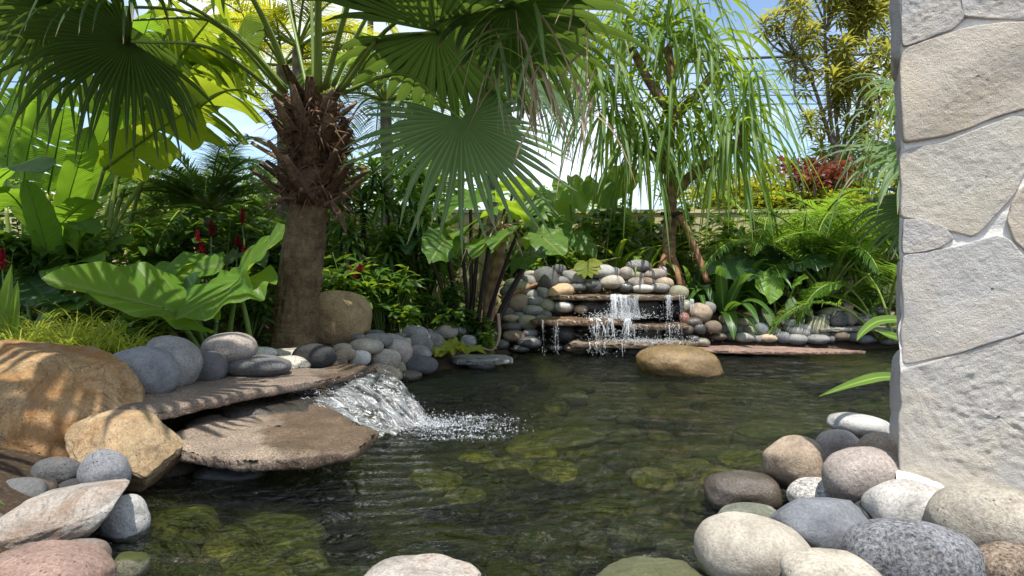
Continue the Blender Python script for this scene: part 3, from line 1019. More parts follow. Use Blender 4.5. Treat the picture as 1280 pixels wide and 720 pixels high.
def wall_stone(poly, col, seed, proud=0.035, ridge=None, bulge=0.4, fine=0.006):
    """poly in photo pixels on the wall face"""
    q = np.array([wall_uv(*p) for p in poly])
    c = q.mean(0)
    q = q + nrm(q - c) * 0.011
    q[:, 0] = np.maximum(q[:, 0], -0.006 + 0.012 * ((seed * 7) % 5) / 5)
    e = np.vstack([q, q[:1]])
    L = np.concatenate([[0], np.cumsum(np.linalg.norm(np.diff(e, axis=0), axis=1))])
    n = 150
    t = np.linspace(0, L[-1], n, endpoint=False)
    b = np.stack([np.interp(t, L, e[:, 0]), np.interp(t, L, e[:, 1])], -1)
    b3 = np.concatenate([b * 14, np.full((n, 1), seed * 1.7)], 1)
    b = b + 0.008 * np.stack([vnoise(b3, seed), vnoise(b3 + 40, seed)], -1)
    # round the outline a little
    for _ in range(2):
        b = (np.roll(b, 1, 0) + 2 * b + np.roll(b, -1, 0)) / 4
    proud = proud * 0.36
    ks = np.concatenate([np.linspace(0.015, 0.97, 60), [0.98, 0.988, 0.995, 1.0, 1.0]])
    G = []
    for j, k in enumerate(ks):
        s = c + (b - c) * k
        g3 = np.concatenate([s * 1.0, np.full((n, 1), seed * 2.3)], 1)
        o = proud + 0.006 * bulge * 2 * fbm(g3 * np.array([3.0, 4.0, 1]), seed, 3) + fine * 0.55 * fbm(g3 * 45, seed + 3, 4)
        o = np.maximum(o, 0.012)
        if ridge is not None:
            ang, freq, amp = ridge
            u = s @ np.array([math.cos(ang), math.sin(ang)])
            o = o + amp * np.sin(u * freq + 2 * vnoise(g3 * 3, seed + 9)) * (0.6 + 0.4 * vnoise(g3 * 2, seed + 5))
        f = 1.0 if k < 0.97 else 0.55 + 0.45 * math.sqrt(max(0.0, 1 - ((k - 0.97) / 0.03) ** 2))
        o = o * f if j < len(ks) - 1 else np.full(n, -0.03)
        P = WB[None] + WDIR[None] * s[:, :1] + WN[None] * o[:, None]
        G.append(np.concatenate([P, s[:, 1:2]], 1))
    mb = MB()
    mb.grids(np.array(G), None, 0.5, True)
    ob = mb.build('wall_stone', M['wall_stone'], pier, (*(WB + WDIR * c[0]), c[1]))
    ob.color = (*[c * 1.0 for c in col], 1)
    return ob


WS = (0.60, 0.57, 0.52)
wall_stone([(1127, -120), (1199, -120), (1199, -30), (1201, 22), (1188, 38), (1160, 46), (1140, 52), (1127, 56)], (0.52, 0.51, 0.49), 3, 0.045, fine=0.014, bulge=0.7)
wall_stone([(1205, -120), (1330, -120), (1330, 26), (1285, 27), (1240, 22), (1205, 20), (1203, -30)], (0.55, 0.54, 0.52), 4, 0.045, fine=0.011, bulge=0.6)
wall_stone([(1337, -120), (1520, -120), (1520, 30), (1400, 26), (1337, 30)], WS, 31)
wall_stone([(1129, 63), (1152, 56), (1182, 47), (1214, 37), (1250, 33), (1330, 34), (1372, 50), (1372, 118), (1330, 128), (1262, 139), (1208, 160), (1160, 174), (1130, 179), (1127, 150), (1127, 95)],
           (0.60, 0.545, 0.46), 5, 0.075, ridge=(2.2, 15.0, 0.013), bulge=0.9)
wall_stone([(1380, 40), (1520, 40), (1520, 180), (1420, 190), (1380, 120)], WS, 32)
wall_stone([(1124, 188), (1165, 183), (1212, 170), (1265, 150), (1330, 138), (1368, 140), (1360, 180), (1292, 204), (1278, 214), (1266, 236), (1246, 262), (1234, 278), (1217, 294), (1192, 288), (1165, 279), (1148, 272), (1124, 273)],
           (0.61, 0.58, 0.51), 6, 0.042, bulge=0.5)
wall_stone([(1124, 280), (1132, 275), (1150, 279), (1166, 285), (1178, 287), (1187, 299), (1170, 308), (1142, 313), (1124, 315)], (0.57, 0.55, 0.52), 7, 0.055, bulge=0.3)
wall_stone([(1366, 196), (1420, 206), (1440, 330), (1380, 352), (1330, 344), (1292, 322), (1272, 300), (1262, 276), (1264, 254), (1276, 240), (1300, 222)], (0.62, 0.55, 0.46), 8, 0.05, bulge=0.7)
wall_stone([(1124, 321), (1160, 317), (1190, 312), (1217, 304), (1244, 297), (1258, 303), (1276, 322), (1300, 338), (1370, 360), (1392, 372), (1380, 388), (1300, 407), (1232, 428), (1182, 443), (1129, 453), (1125, 400)],
           (0.59, 0.575, 0.545), 9, 0.045, ridge=(-0.9, 11.0, 0.004), bulge=0.6)
wall_stone([(1127, 461), (1182, 450), (1234, 434), (1300, 414), (1385, 396), (1420, 400), (1430, 640), (1300, 650), (1215, 640), (1170, 612), (1127, 594), (1124, 540)],
           (0.585, 0.56, 0.515), 10, 0.045, fine=0.013, bulge=0.5)
wall_stone([(1440, 345), (1540, 330), (1560, 640), (1440, 640), (1430, 400)], WS, 33)
# mortar body of the wall: full depth, the left return runs back along the sight line
mb = MB()
zt, zb, depth, wlen = 2.35, -0.1, 0.48, 1.25
ns, nz = 60, 130
S, Z = np.meshgrid(np.linspace(0.0, wlen, ns), np.linspace(zb, zt, nz))
bump3 = np.stack([S * 12, Z * 12, 0 * S], -1)
O = 0.012 * fbm(bump3 * 1.6, 77, 4) + 0.005
Pm = WB[None, None] + WDIR * S[..., None] + WN * O[..., None]
Pm[:, 0] += WDIR * (0.022 * fbm(np.stack([0 * Z[:, 0], Z[:, 0] * 5, 0 * Z[:, 0]], -1), 55, 4))[:, None]
mb.grids(np.concatenate([Pm, Z[..., None]], -1))
T_, Z2 = np.meshgrid(np.linspace(0, depth, 20), np.linspace(zb, zt, nz))
O2 = 0.010 * fbm(np.stack([T_ * 8, Z2 * 9, 0 * T_ + 5], -1), 78, 3)
O2[:, 0] = 0
Pm2 = WB[None, None] + RET * T_[..., None] - WDIR * O2[..., None]
Pm2[:, 0] = Pm[:, 0]
mb.grids(np.concatenate([Pm2, Z2[..., None]], -1)[:, ::-1])
e0, e1, b0, b1 = WB, WB + WDIR * wlen, WB + RET * depth, WB + WDIR * wlen - WN * depth
V = np.array([(*q, z) for z in (zb, zt) for q in (e0, e1, b1, b0)])
mb.add(V, [(4, 5, 6, 7), (1, 2, 6, 5), (2, 3, 7, 6)])
mb.build('mortar', M['mortar'], pier, (*WB, 0.2))
# edge stones of the left return: thin proud faces
for k, (py0, py1, sd, out) in enumerate(((-60, 74, 1, 0.030), (78, 190, 2, 0.018), (322, 440, 4, 0.008), (449, 562, 5, 0.032))):
    z1, z0 = CH - (py0 - HZ) / F * 2.75, CH - (py1 - HZ) / F * 2.75
    tt, zz = np.meshgrid(np.linspace(0.02, depth - 0.03, 14), np.linspace(z0, z1, 26))
    ed = np.minimum(np.minimum(tt - 0.02, depth - 0.03 - tt) / 0.05, np.minimum(zz - z0, z1 - zz) / 0.04)
    o = (out + 0.022 * fbm(np.stack([tt * 9, zz * 9, 0 * tt + sd * 5], -1), 40 + sd, 3)) * np.clip(ed, 0, 1) ** 0.5
    Pq = WB[None, None] + RET * tt[..., None] - WDIR * o[..., None]
    mb = MB(); mb.grids(np.concatenate([Pq, zz[..., None]], -1)[:, ::-1])
    o_ = mb.build('wall_stone', M['wall_stone'], pier, (*(WB + RET * depth / 2), (z0 + z1) / 2))
    o_.color = (0.55, 0.52, 0.49, 1)
# low footing ledge
f0, f1 = np.array(wall_uv(1128, 600)), np.array(wall_uv(1300, 640))
mb = MB()
nn_ = 50
ss = np.linspace(-0.02, 1.2, nn_)
rows = []
for (o, z) in ((0.0, 0.31), (0.03, 0.295), (0.085, 0.275), (0.10, 0.255), (0.105, 0.05)):
    w = o + 0.014 * vnoise(np.stack([ss * 9, 0 * ss + z * 4, 0 * ss], -1), 12)
    zc = z - 0.07 * sstep((ss - 0.05) / 0.22) * (z > 0.1) + 0.012 * vnoise(np.stack([ss * 12, 0 * ss + o * 30, 0 * ss], -1), 13)
    q = WB[None] + WDIR[None] * ss[:, None] + WN[None] * w[:, None]
    rows.append(np.concatenate([q, zc[:, None]], 1))
mb.grids(np.array(rows))
mb.build('footing', M['mortar'], pier, (*WB, 0.2))


# ------------------------------------------------------------------ stones
def placed(rows, group, Yf, depth=1.0, cat='stone', name='cobble'):
    """rows: (px, py, w, h, colour, material, label, extra)"""
    for r in rows:
        px, py, w, h, c, mt, lab = r[:7]
        kw = dict(r[7]) if len(r) > 7 else {}
        Y = kw.pop('Y', None) or Yf(px, py)
        p = W(px, py, Y)
        hw, hh = w / F * Y / 2, h / F * Y / 2
        col = np.array(C[c]) * np.random.default_rng(SN[0]).uniform(0.86, 1.16)
        hd = max(0.75 * hw, 1.0 * hh) * depth
        kw.setdefault('sub', 4 if w > 45 else 3)
        nm, ct = kw.pop('name', name), kw.pop('cat', cat)
        gp = kw.pop('group', group)
        if w > 45 and 'rough' not in kw:
            kw['rough'] = 0.035
        stone(nm, lab, ct, p, (hw * 1.04, hd, hh * 1.06), col, mt, gp, kw.pop('tilt', 0.0), **kw)


# foreground right
G1 = 'river cobbles heaped at the foot of the pale wall'
placed([
    (1076, 533, 78, 27, 'lg', 'stone_smooth', 'long flat light grey cobble against the pond water, half behind the wall edge', dict(Y=4.15, tilt=8)),
    (1048, 564, 58, 48, 'taupe', 'stone_smooth', 'mauve grey round cobble between the tan angular stone and the wall', dict(Y=3.6)),
    (1102, 563, 56, 40, 'tan', 'stone', 'smooth tan cobble touching the wall corner', dict(Y=3.3, tilt=10)),
    (993, 581, 68, 72, 'tan', 'stone', 'upright pinkish tan angular stone with a broken dark corner', dict(Y=3.35, facets=5, lump=0.16, boxy=2.2, rough=0.06)),
    (1083, 597, 100, 70, 'taupe', 'stone_pit', 'large brownish grey egg shaped cobble resting on top of the heap', dict(Y=2.85, boxy=2.2, lump=0.05)),
    (929, 616, 92, 50, 'db', 'stone_wet', 'dark brown wet cobble standing at the water line', dict(Y=3.3, facets=2)),
    (1017, 618, 62, 38, 'wh', 'granite', 'pale speckled cobble under the egg shaped grey one', dict(Y=3.0, tilt=-12)),
    (1023, 660, 116, 82, 'bl', 'stone_smooth', 'blue grey dented cobble with a flattened face', dict(Y=2.55, facets=6, lump=0.14, tilt=6, rough=0.05)),
    (938, 650, 80, 34, 'lg', 'stone_moss_dry', 'greenish half sunken stone between the dark wet and blue grey cobbles', dict(Y=2.95, tilt=-6)),
    (940, 691, 138, 82, 'pale', 'stone_smooth', 'big smooth cream cobble nearest the water at the bottom', dict(Y=2.38, lump=0.05, tilt=9)),
    (1141, 640, 104, 74, 'wh', 'stone', 'whitish sloping cobble in front of the wall footing', dict(Y=2.55, tilt=14)),
    (1237, 652, 134, 84, 'pale', 'stone_pit', 'large cream pitted cobble at the right under the wall', dict(Y=2.33, lump=0.06)),
    (1137, 698, 156, 86, 'bg', 'granite', 'speckled black and white granite cobble at the bottom edge', dict(Y=2.18, lump=0.05)),
    (1254, 708, 88, 50, 'br', 'granite', 'small dark brown grainy cobble in the bottom corner by the wall', dict(Y=2.12)),
    (1040, 718, 116, 44, 'pale', 'stone', 'pale cream cobble cut off by the bottom edge before the granite one', dict(Y=2.12)),
    (1092, 655, 66, 60, 'bk', 'stone_smooth', 'black angular stone wedged in the gap behind the granite cobble', dict(Y=2.62, facets=5)),
    (1010, 690, 60, 40, 'dg', 'stone', 'dark grey cobble showing in the gap below the blue grey one', dict(Y=2.5)),
    (1195, 690, 60, 50, 'dg', 'stone', 'dark grey cobble deep between the granite and cream pitted ones', dict(Y=2.42)),
], G1, None)
placed([
    (806, 746, 180, 70, 'ol', 'stone_moss_dry', 'yellow green mossy rock rising at the bottom edge beside the cream cobble', dict(Y=2.36, boxy=2.8, facets=6, rough=0.13, sub=5)),
    (526, 728, 150, 46, 'wh', 'rock', 'pale mottled rough rock at the bottom centre edge of the pond', dict(Y=2.24, boxy=3, facets=6, rough=0.08)),
], None, None, name='rock', cat='rock')

# foreground left
stone('boulder', 'huge rust and ochre coloured boulder at the left edge', 'boulder', W(48, 522, 3.85), (0.53, 0.48, 0.46), (0.37, 0.25, 0.13), 'boulder', None, 14, 6, boxy=2.6, lump=0.10, facets=7, rough=0.06, seed=611, yaw=0.2)
stone('boulder', 'broken tan and orange rock wedged beneath the two flat slabs', 'boulder', W(160, 564, 3.55), (0.30, 0.30, 0.20), (0.40, 0.30, 0.18), 'rock', None, 4, 6, boxy=2.7, lump=0.12, facets=9, rough=0.07, seed=623, yaw=0.1)
stone('rock', 'long grey weathered rock lying slanted above the red porous one', 'rock', W(68, 648, 2.72), (0.31, 0.20, 0.105), (0.36, 0.345, 0.315), 'rock', None, -20, 6, boxy=3.0, lump=0.12, facets=6, rough=0.05, seed=642, yaw=0.3)
stone('rock', 'reddish porous lava rock in the bottom left corner', 'rock', W(56, 724, 2.2), (0.205, 0.18, 0.10), (0.27, 0.185, 0.15), 'stone_pit', None, 3, 5, boxy=2.2, lump=0.06, rough=0.05, seed=51)
G2 = 'stones round the left pond edge'
placed([
    (150, 651, 64, 56, 'lg', 'stone', 'pale grey block shaped cobble half under the long slanted rock', dict(Y=2.9, boxy=2.9, facets=3, tilt=-14)),
    (131, 592, 56, 52, 'bg', 'stone_pit', 'dark blue grey cobble leaning on the broken tan rock', dict(Y=3.15, tilt=20)),
    (70, 592, 56, 36, 'dg', 'stone_pit', 'dark grey pitted cobble under the rusty boulder', dict(Y=3.25)),
    (26, 622, 62, 42, 'dg', 'stone_smooth', 'smooth dark cobble left behind the slanted rock', dict(Y=3.0)),
    (100, 694, 74, 36, 'g', 'rock', 'grey chipped stone beneath the slanted rock at the water', dict(Y=2.55, facets=4)),
    (165, 706, 40, 34, 'ol', 'stone_moss', 'little olive angular stone standing in the shallow water', dict(Y=2.45, facets=4)),
    (290, 594, 88, 34, 'bk', 'stone_wet', 'black wet stone in the dark gap under the lower flat slab', dict(Y=3.75)),
    (28, 588, 54, 30, 'db', 'stone', 'dark brown stone in the crevice nearest the pitted dark cobble', dict(Y=3.42)),
    (96, 612, 44, 26, 'bk', 'stone', 'small black stone between the pitted and blue grey cobbles', dict(Y=3.2)),
    (50, 612, 40, 26, 'db', 'stone', 'small brown stone just behind the slanted rock', dict(Y=3.1)),
    (2, 640, 60, 40, 'bk', 'stone', 'black stone at the left edge behind the slanted rock', dict(Y=2.95)),
    (6, 598, 60, 40, 'bk', 'stone', 'black stone in the crevice below the rusty boulder', dict(Y=3.35)),
    (205, 600, 90, 60, 'db', 'stone', 'dark brown stone supporting the lower slab beside the tan rock', dict(Y=3.8)),
    (-40, 690, 120, 90, 'dg', 'stone', 'dark grey stone at the left picture edge below the slanted rock', dict(Y=2.6)),
], G2, None)

# flat slabs of the little stream
slab('flat_stone', 'upper brown flat slab carrying the stream under the row of grey cobbles', 'slab', [(-2.22, 3.78), (-1.95, 3.72), (-1.72, 4.25), (-1.42, 4.75), (-1.14, 5.28), (-1.10, 5.55), (-1.32, 5.62), (-1.75, 5.3), (-2.2, 4.9), (-2.4, 4.2)], 0.345, 0.062, 'slab_up', (0.17, 0.13, 0.10), None, 0.010, 3)
slab('flat_stone', 'lower brown flat slab overhanging the pond, part sunlit', 'slab', [(-1.90, 3.70), (-1.62, 3.52), (-1.38, 3.40), (-1.05, 3.42), (-0.82, 3.62), (-0.80, 3.98), (-1.05, 4.35), (-1.35, 4.85), (-1.75, 4.9), (-2.02, 4.3)], 0.185, 0.085, 'slab_low', (0.205, 0.16, 0.12), None, 0.014, 4)
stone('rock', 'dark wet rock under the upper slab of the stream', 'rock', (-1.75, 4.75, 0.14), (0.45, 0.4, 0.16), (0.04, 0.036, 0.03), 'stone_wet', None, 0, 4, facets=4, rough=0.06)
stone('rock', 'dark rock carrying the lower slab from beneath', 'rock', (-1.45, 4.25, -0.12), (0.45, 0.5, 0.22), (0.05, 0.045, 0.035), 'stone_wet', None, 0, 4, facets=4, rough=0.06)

G3 = 'cobbles lined along the stream slab'
placed([
    (176, 468, 88, 64, 'bg', 'stone_smooth', 'big smooth blue grey cobble next to the rusty boulder', dict(Y=4.35, lump=0.06)),
    (214, 454, 68, 62, 'g', 'stone', 'rounded triangular grey cobble beside the smooth blue grey one', dict(Y=4.6, tilt=20, lump=0.08)),
    (256, 458, 54, 42, 'dg', 'stone', 'dark grey cobble below the brown topmost stone of the row', dict(Y=4.85)),
    (287, 435, 64, 37, 'taupe', 'stone_pit', 'brownish grey oval cobble resting on top of the row', dict(Y=5.0, lump=0.04)),
    (321, 458, 80, 27, 'dg', 'stone_pit', 'long low dark pitted cobble lying on the upper slab', dict(Y=5.05)),
    (146, 452, 44, 22, 'bg', 'stone_smooth', 'small dark cobble peeping out behind the smooth blue grey one', dict(Y=4.75)),
    (362, 455, 56, 20, 'pale', 'granite', 'pale grainy flat cobble before the black pitted one', dict(Y=5.5)),
    (326, 442, 40, 16, 'wh', 'stone', 'cream cobble lying between brown oval and palm trunk', dict(Y=5.75)),
    (358, 443, 60, 15, 'pale', 'stone_smooth', 'flat cream swirled cobble at the foot of the palm trunk', dict(Y=6.0)),
    (394, 445, 52, 31, 'bk', 'stone_pit', 'black pitted cobble with pale specks by the stream edge', dict(Y=5.6)),
], G3, None)

# pile behind the stream
def y_pile(px, py):
    yb = np.interp(px, [400, 450, 490, 545, 600, 630], [5.75, 6.2, 6.75, 7.4, 8.3, 8.8])
    return (CH + 0.55 * yb) / (0.55 + (py + 3 - HZ) / F)


G4 = 'cobbles piled between the stream and the planted bank'
placed([
    (432, 443, 27, 17, 'tan', 'stone', 'small sandy cobble left of the white rimmed one'),
    (428, 435, 24, 12, 'taupe', 'stone', 'small grey brown cobble under the big boulder'),
    (419, 453, 30, 13, 'br', 'stone', 'low brown cobble at the edge of the upper slab'),
    (450, 448, 28, 18, 'wh', 'stone_smooth', 'white cobble with a pale rim at the slab end'),
    (457, 433, 44, 20, 'pale', 'stone_smooth', 'broad pale oval cobble on the pile, sunlit'),
    (471, 426, 37, 18, 'g', 'stone', 'grey oval cobble behind the broad pale one'),
    (469, 417, 22, 9, 'dg', 'stone', 'dark cobble touching the big boulder foot'),
    (481, 449, 36, 25, 'pale', 'stone_pit', 'round cream cobble in front of the taupe one'),
    (497, 440, 34, 28, 'taupe', 'stone', 'taupe dome shaped cobble mid pile', dict(tilt=15)),
    (497, 427, 34, 14, 'g', 'stone', 'slanting grey cobble above the taupe dome', dict(tilt=22)),
    (508, 427, 12, 10, 'tan', 'stone_smooth', 'tiny tan cobble squeezed among grey ones'),
    (519, 416, 31, 18, 'g', 'stone', 'grey cobble topping the pile before dark leaves'),
    (525, 431, 32, 23, 'g', 'stone', 'plain grey cobble right behind the tiny tan one', dict(tilt=18)),
    (523, 443, 31, 22, 'g', 'stone', 'grey sloping cobble above the pointed one', dict(tilt=20)),
    (524, 456, 42, 22, 'dg', 'stone_pit', 'pointed dark grey cobble reaching out over the water', dict(tilt=8, facets=2)),
    (542, 426, 26, 19, 'g', 'stone', 'grey cobble beside the yellowing fallen leaf', dict(tilt=14)),
    (536, 416, 11, 10, 'dg', 'stone', 'tiny dark cobble at the back of the pile'),
    (559, 415, 26, 17, 'taupe', 'stone', 'taupe cobble behind the yellowing fallen leaf'),
    (545, 417, 16, 10, 'dg', 'stone', 'dark little cobble beside the taupe one behind'),
    (573, 414, 18, 12, 'dg', 'stone', 'dark small cobble behind the fallen leaf stalk'),
    (585, 427, 24, 15, 'bg', 'stone', 'blue grey cobble right of the fallen leaf'),
    (603, 429, 22, 14, 'dg', 'stone', 'dark slate coloured cobble by the dry stalks'),
    (613, 416, 17, 16, 'bk', 'stone', 'blackish upright cobble between dark stems'),
    (598, 418, 12, 13, 'dg', 'stone', 'narrow dark cobble next to the blackish upright one'),
    (482, 466, 44, 18, 'tan', 'stone_pit', 'tan pitted long cobble at the end of the upper slab', dict(tilt=14)),
    (498, 460, 19, 15, 'ol', 'stone', 'small ochre cobble beneath the round cream one'),
    (500, 420, 16, 8, 'dg', 'stone', 'thin dark cobble in back of the slanting grey one'),
    (447, 422, 18, 10, 'g', 'stone', 'small grey cobble at the boulder foot'),
    (510, 470, 36, 14, 'db', 'stone_wet', 'wet dark cobble low at the water under the pointed one'),
    (560, 437, 30, 14, 'dg', 'stone', 'dark cobble half covered by the fallen leaf'),
    (625, 431, 22, 12, 'bk', 'stone_wet', 'black wet cobble at the waterline by the dry stalks'),
], G4, y_pile)
stone('boulder', 'large round ochre boulder behind the palm trunk', 'boulder', W(424, 400, 7.35), (0.345, 0.32, 0.315), (0.33, 0.24, 0.125), 'stone_pit', None, 6, 5, boxy=2.4, lump=0.06, rough=0.03, seed=77)
sl = slab('flat_stone', 'grey slate ledge under the yellowing fallen leaf', 'slab', [(-0.62, 7.75), (-0.2, 7.7), (0.02, 7.85), (-0.05, 8.25), (-0.5, 8.3), (-0.75, 8.1)], 0.105, 0.06, 'slab', (0.20, 0.20, 0.19), None, 0.006, 11)
placed([(600, 455, 36, 13, 'dg', 'stone_wet', 'dark wet stone under the grey slate ledge', dict(Y=7.85))], None, None)
slab('flat_stone', 'sunken olive slab just below the water beside the little stream', 'slab', [(-1.15, 6.25), (-0.7, 6.25), (-0.3, 6.7), (0.02, 7.3), (-0.1, 7.65), (-0.6, 7.4), (-1.1, 6.9)], -0.022, 0.06, 'stone_moss', (0.20, 0.19, 0.08), None, 0.006, 12)

# waterfall
def y_fall(px, py):
    return min((CH + 1.7 * 9.32) / (1.7 + (py + 4 - HZ) / F), 10.6)


G5 = 'cobbles stacked left of the waterfall'
placed([
    (644, 354, 22, 11, 'wh', 'stone', 'white topped small cobble at the upper left of the stack'),
    (648, 361, 30, 18, 'ol', 'stone', 'olive grey oval cobble under the white topped one'),
    (663, 353, 22, 16, 'g', 'stone', 'grey cobble left of the pale patched dark one', dict(tilt=20)),
    (663, 343, 16, 9, 'pale', 'stone', 'pale chip of stone beneath the fallen stick'),
    (682, 350, 30, 30, 'dg', 'stone', 'big dark cobble with pale patch near the stack top', dict(tilt=-10)),
    (705, 351, 22, 12, 'bg', 'stone', 'blue grey cobble right beside the big dark one'),
    (717, 347, 30, 15, 'g', 'stone', 'long grey cobble beneath the holed yellow leaf', dict(tilt=15)),
    (678, 366, 16, 18, 'g', 'stone', 'upright grey cobble left of the orange tan one', dict(tilt=-15)),
    (699, 364, 34, 17, 'or', 'stone_smooth', 'bright orange tan cobble left of the top shelf', dict(tilt=-14)),
    (665, 368, 18, 13, 'g', 'stone', 'grey cobble left under the upright one'),
    (668, 376, 22, 13, 'g', 'stone', 'plain grey cobble in the middle of the stack'),
    (646, 379, 31, 23, 'br', 'stone', 'broad dark brown cobble behind dark stems'),
    (684, 382, 20, 16, 'ol', 'stone', 'squarish olive cobble left of the glossy wet one'),
    (666, 388, 28, 13, 'g', 'stone', 'flat grey cobble below the squarish olive one'),
    (704, 384, 25, 14, 'lg', 'stone_wet', 'glossy wet mottled cobble on the middle shelf'),
    (726, 386, 17, 10, 'tan', 'stone_wet', 'small brown wet cobble behind falling water'),
    (649, 394, 16, 9, 'bl', 'stone', 'little bluish cobble between grey ones'),
    (639, 398, 22, 10, 'tan', 'stone', 'flat tan cobble low on the left of the stack'),
    (660, 402, 26, 18, 'ol', 'stone', 'big olive cobble at the end of the middle shelf'),
    (640, 408, 26, 11, 'dg', 'stone_pit', 'dark pitted cobble below the flat tan one'),
    (642, 420, 29, 15, 'br', 'stone_pit', 'mottled brown cobble near the waterline left of the drips'),
    (663, 416, 20, 10, 'bg', 'stone_wet', 'wet bluish cobble under the middle shelf end'),
    (662, 428, 32, 15, 'bk', 'stone_wet', 'black wet cobble at the foot of the stack'),
    (649, 436, 26, 9, 'bk', 'stone_wet', 'low black wet stone touching the pond'),
    (705, 416, 28, 25, 'bk', 'stone_wet', 'large black round stone behind the left drips'),
    (719, 434, 28, 13, 'br', 'stone_wet', 'brown wet cobble below the bottom shelf'),
    (694, 434, 24, 9, 'bk', 'stone_wet', 'thin black wet cobble beside the brown one'),
    (749, 435, 34, 11, 'bk', 'stone_wet', 'long black wet cobble under the bottom shelf'),
    (611, 416, 13, 13, 'dg', 'stone', 'dark round cobble left of the dark stems'),
    (723, 359, 23, 10, 'dg', 'stone', 'dark cobble on the back of the top shelf'),
    (739, 356, 24, 14, 'dg', 'stone', 'dark cobble next to the cream split one'),
    (625, 430, 18, 11, 'bk', 'stone_wet', 'black cobble behind the dry leaf stalks'),
    (634, 389, 20, 12, 'dg', 'stone', 'dark cobble half hidden by dark stems'),
    (699, 337, 18, 13, 'dg', 'stone', 'dark cobble at the stick end above the stack'),
    (634, 365, 18, 14, 'dg', 'stone', 'dark grey cobble at the left rim of the stack'),
    (676, 401, 20, 16, 'dg', 'stone_wet', 'wet dark cobble tucked under the middle shelf'),
    (680, 394, 18, 12, 'dg', 'stone', 'dark cobble wedged above the middle shelf end'),
    (652, 346, 16, 10, 'dg', 'stone', 'dark small cobble under the stick'),
], G5, y_fall, 1.3)
G6 = 'cobbles laid above the top shelf of the waterfall'
placed([
    (752, 340, 32, 17, 'lg', 'stone', 'pale grey cobble beside the holed yellow leaf'),
    (798, 333, 30, 15, 'g', 'granite', 'speckled flat cobble topmost above the waterfall'),
    (783, 342, 18, 16, 'taupe', 'stone', 'taupe cobble beneath the hanging strap leaf'),
    (795, 345, 20, 11, 'ol', 'stone', 'olive cobble below the speckled topmost one'),
    (818, 343, 30, 13, 'taupe', 'stone', 'taupe flat cobble left of the screw pine roots'),
    (765, 352, 32, 17, 'pale', 'stone_smooth', 'cream cobble split by a curved shadowed groove'),
    (795, 353, 20, 12, 'taupe', 'stone', 'taupe cobble above the white one'),
    (809, 352, 22, 11, 'br', 'stone', 'brown cobble in the second course above the shelf'),
    (830, 353, 24, 13, 'tan', 'stone', 'pinkish tan cobble near the screw pine roots'),
    (782, 360, 20, 12, 'bk', 'stone_wet', 'black cobble on the shelf right of the cream split one'),
    (803, 361, 27, 10, 'wh', 'stone_smooth', 'white and cream cobble on the top shelf'),
    (824, 360, 25, 12, 'g', 'granite', 'mottled grey cobble on the shelf end'),
    (744, 358, 16, 14, 'dg', 'stone', 'dark cobble left of the cream split one'),
    (848, 366, 24, 18, 'ol', 'stone', 'olive cobble wet by drips at the shelf end'),
    (828, 338, 10, 9, 'lg', 'stone', 'tiny pale cobble by the roots'),
    (768, 341, 14, 14, 'g', 'stone', 'grey cobble between the pale and taupe ones'),
], G6, y_fall, 1.2)
G7 = 'cobbles stacked right of the waterfall'
placed([
    (858, 383, 14, 16, 'ol', 'stone_wet', 'wet olive cobble beside the dripping shelf end'),
    (876, 391, 28, 23, 'tan', 'stone_pit', 'mottled brown cobble leaning right of the fall', dict(tilt=28)),
    (885, 385, 18, 15, 'g', 'stone', 'grey cobble behind the mottled brown one'),
    (856, 398, 13, 15, 'rd', 'stone_wet', 'reddish wet cobble by the middle shelf'),
    (867, 403, 23, 12, 'db', 'stone_wet', 'dark brown wet cobble under the mottled one'),
    (891, 409, 20, 15, 'br', 'stone', 'brown cobble at the start of the right bank'),
    (874, 411, 18, 13, 'bk', 'stone_wet', 'black wet cobble low beside the fall'),
    (879, 428, 18, 10, 'ol', 'stone_wet', 'olive wet pebble at the slab end'),
    (859, 412, 16, 12, 'db', 'stone_wet', 'dark wet cobble between shelf and bank'),
    (866, 424, 18, 10, 'bk', 'stone_wet', 'black low cobble by the bottom shelf end'),
], G7, y_fall, 1.2)


def y_bank(px, py):
    yb = np.interp(px, [880, 1060, 1115], [9.45, 9.6, 10.0])
    return (CH + 0.95 * yb) / (0.95 + (py + 4 - HZ) / F)


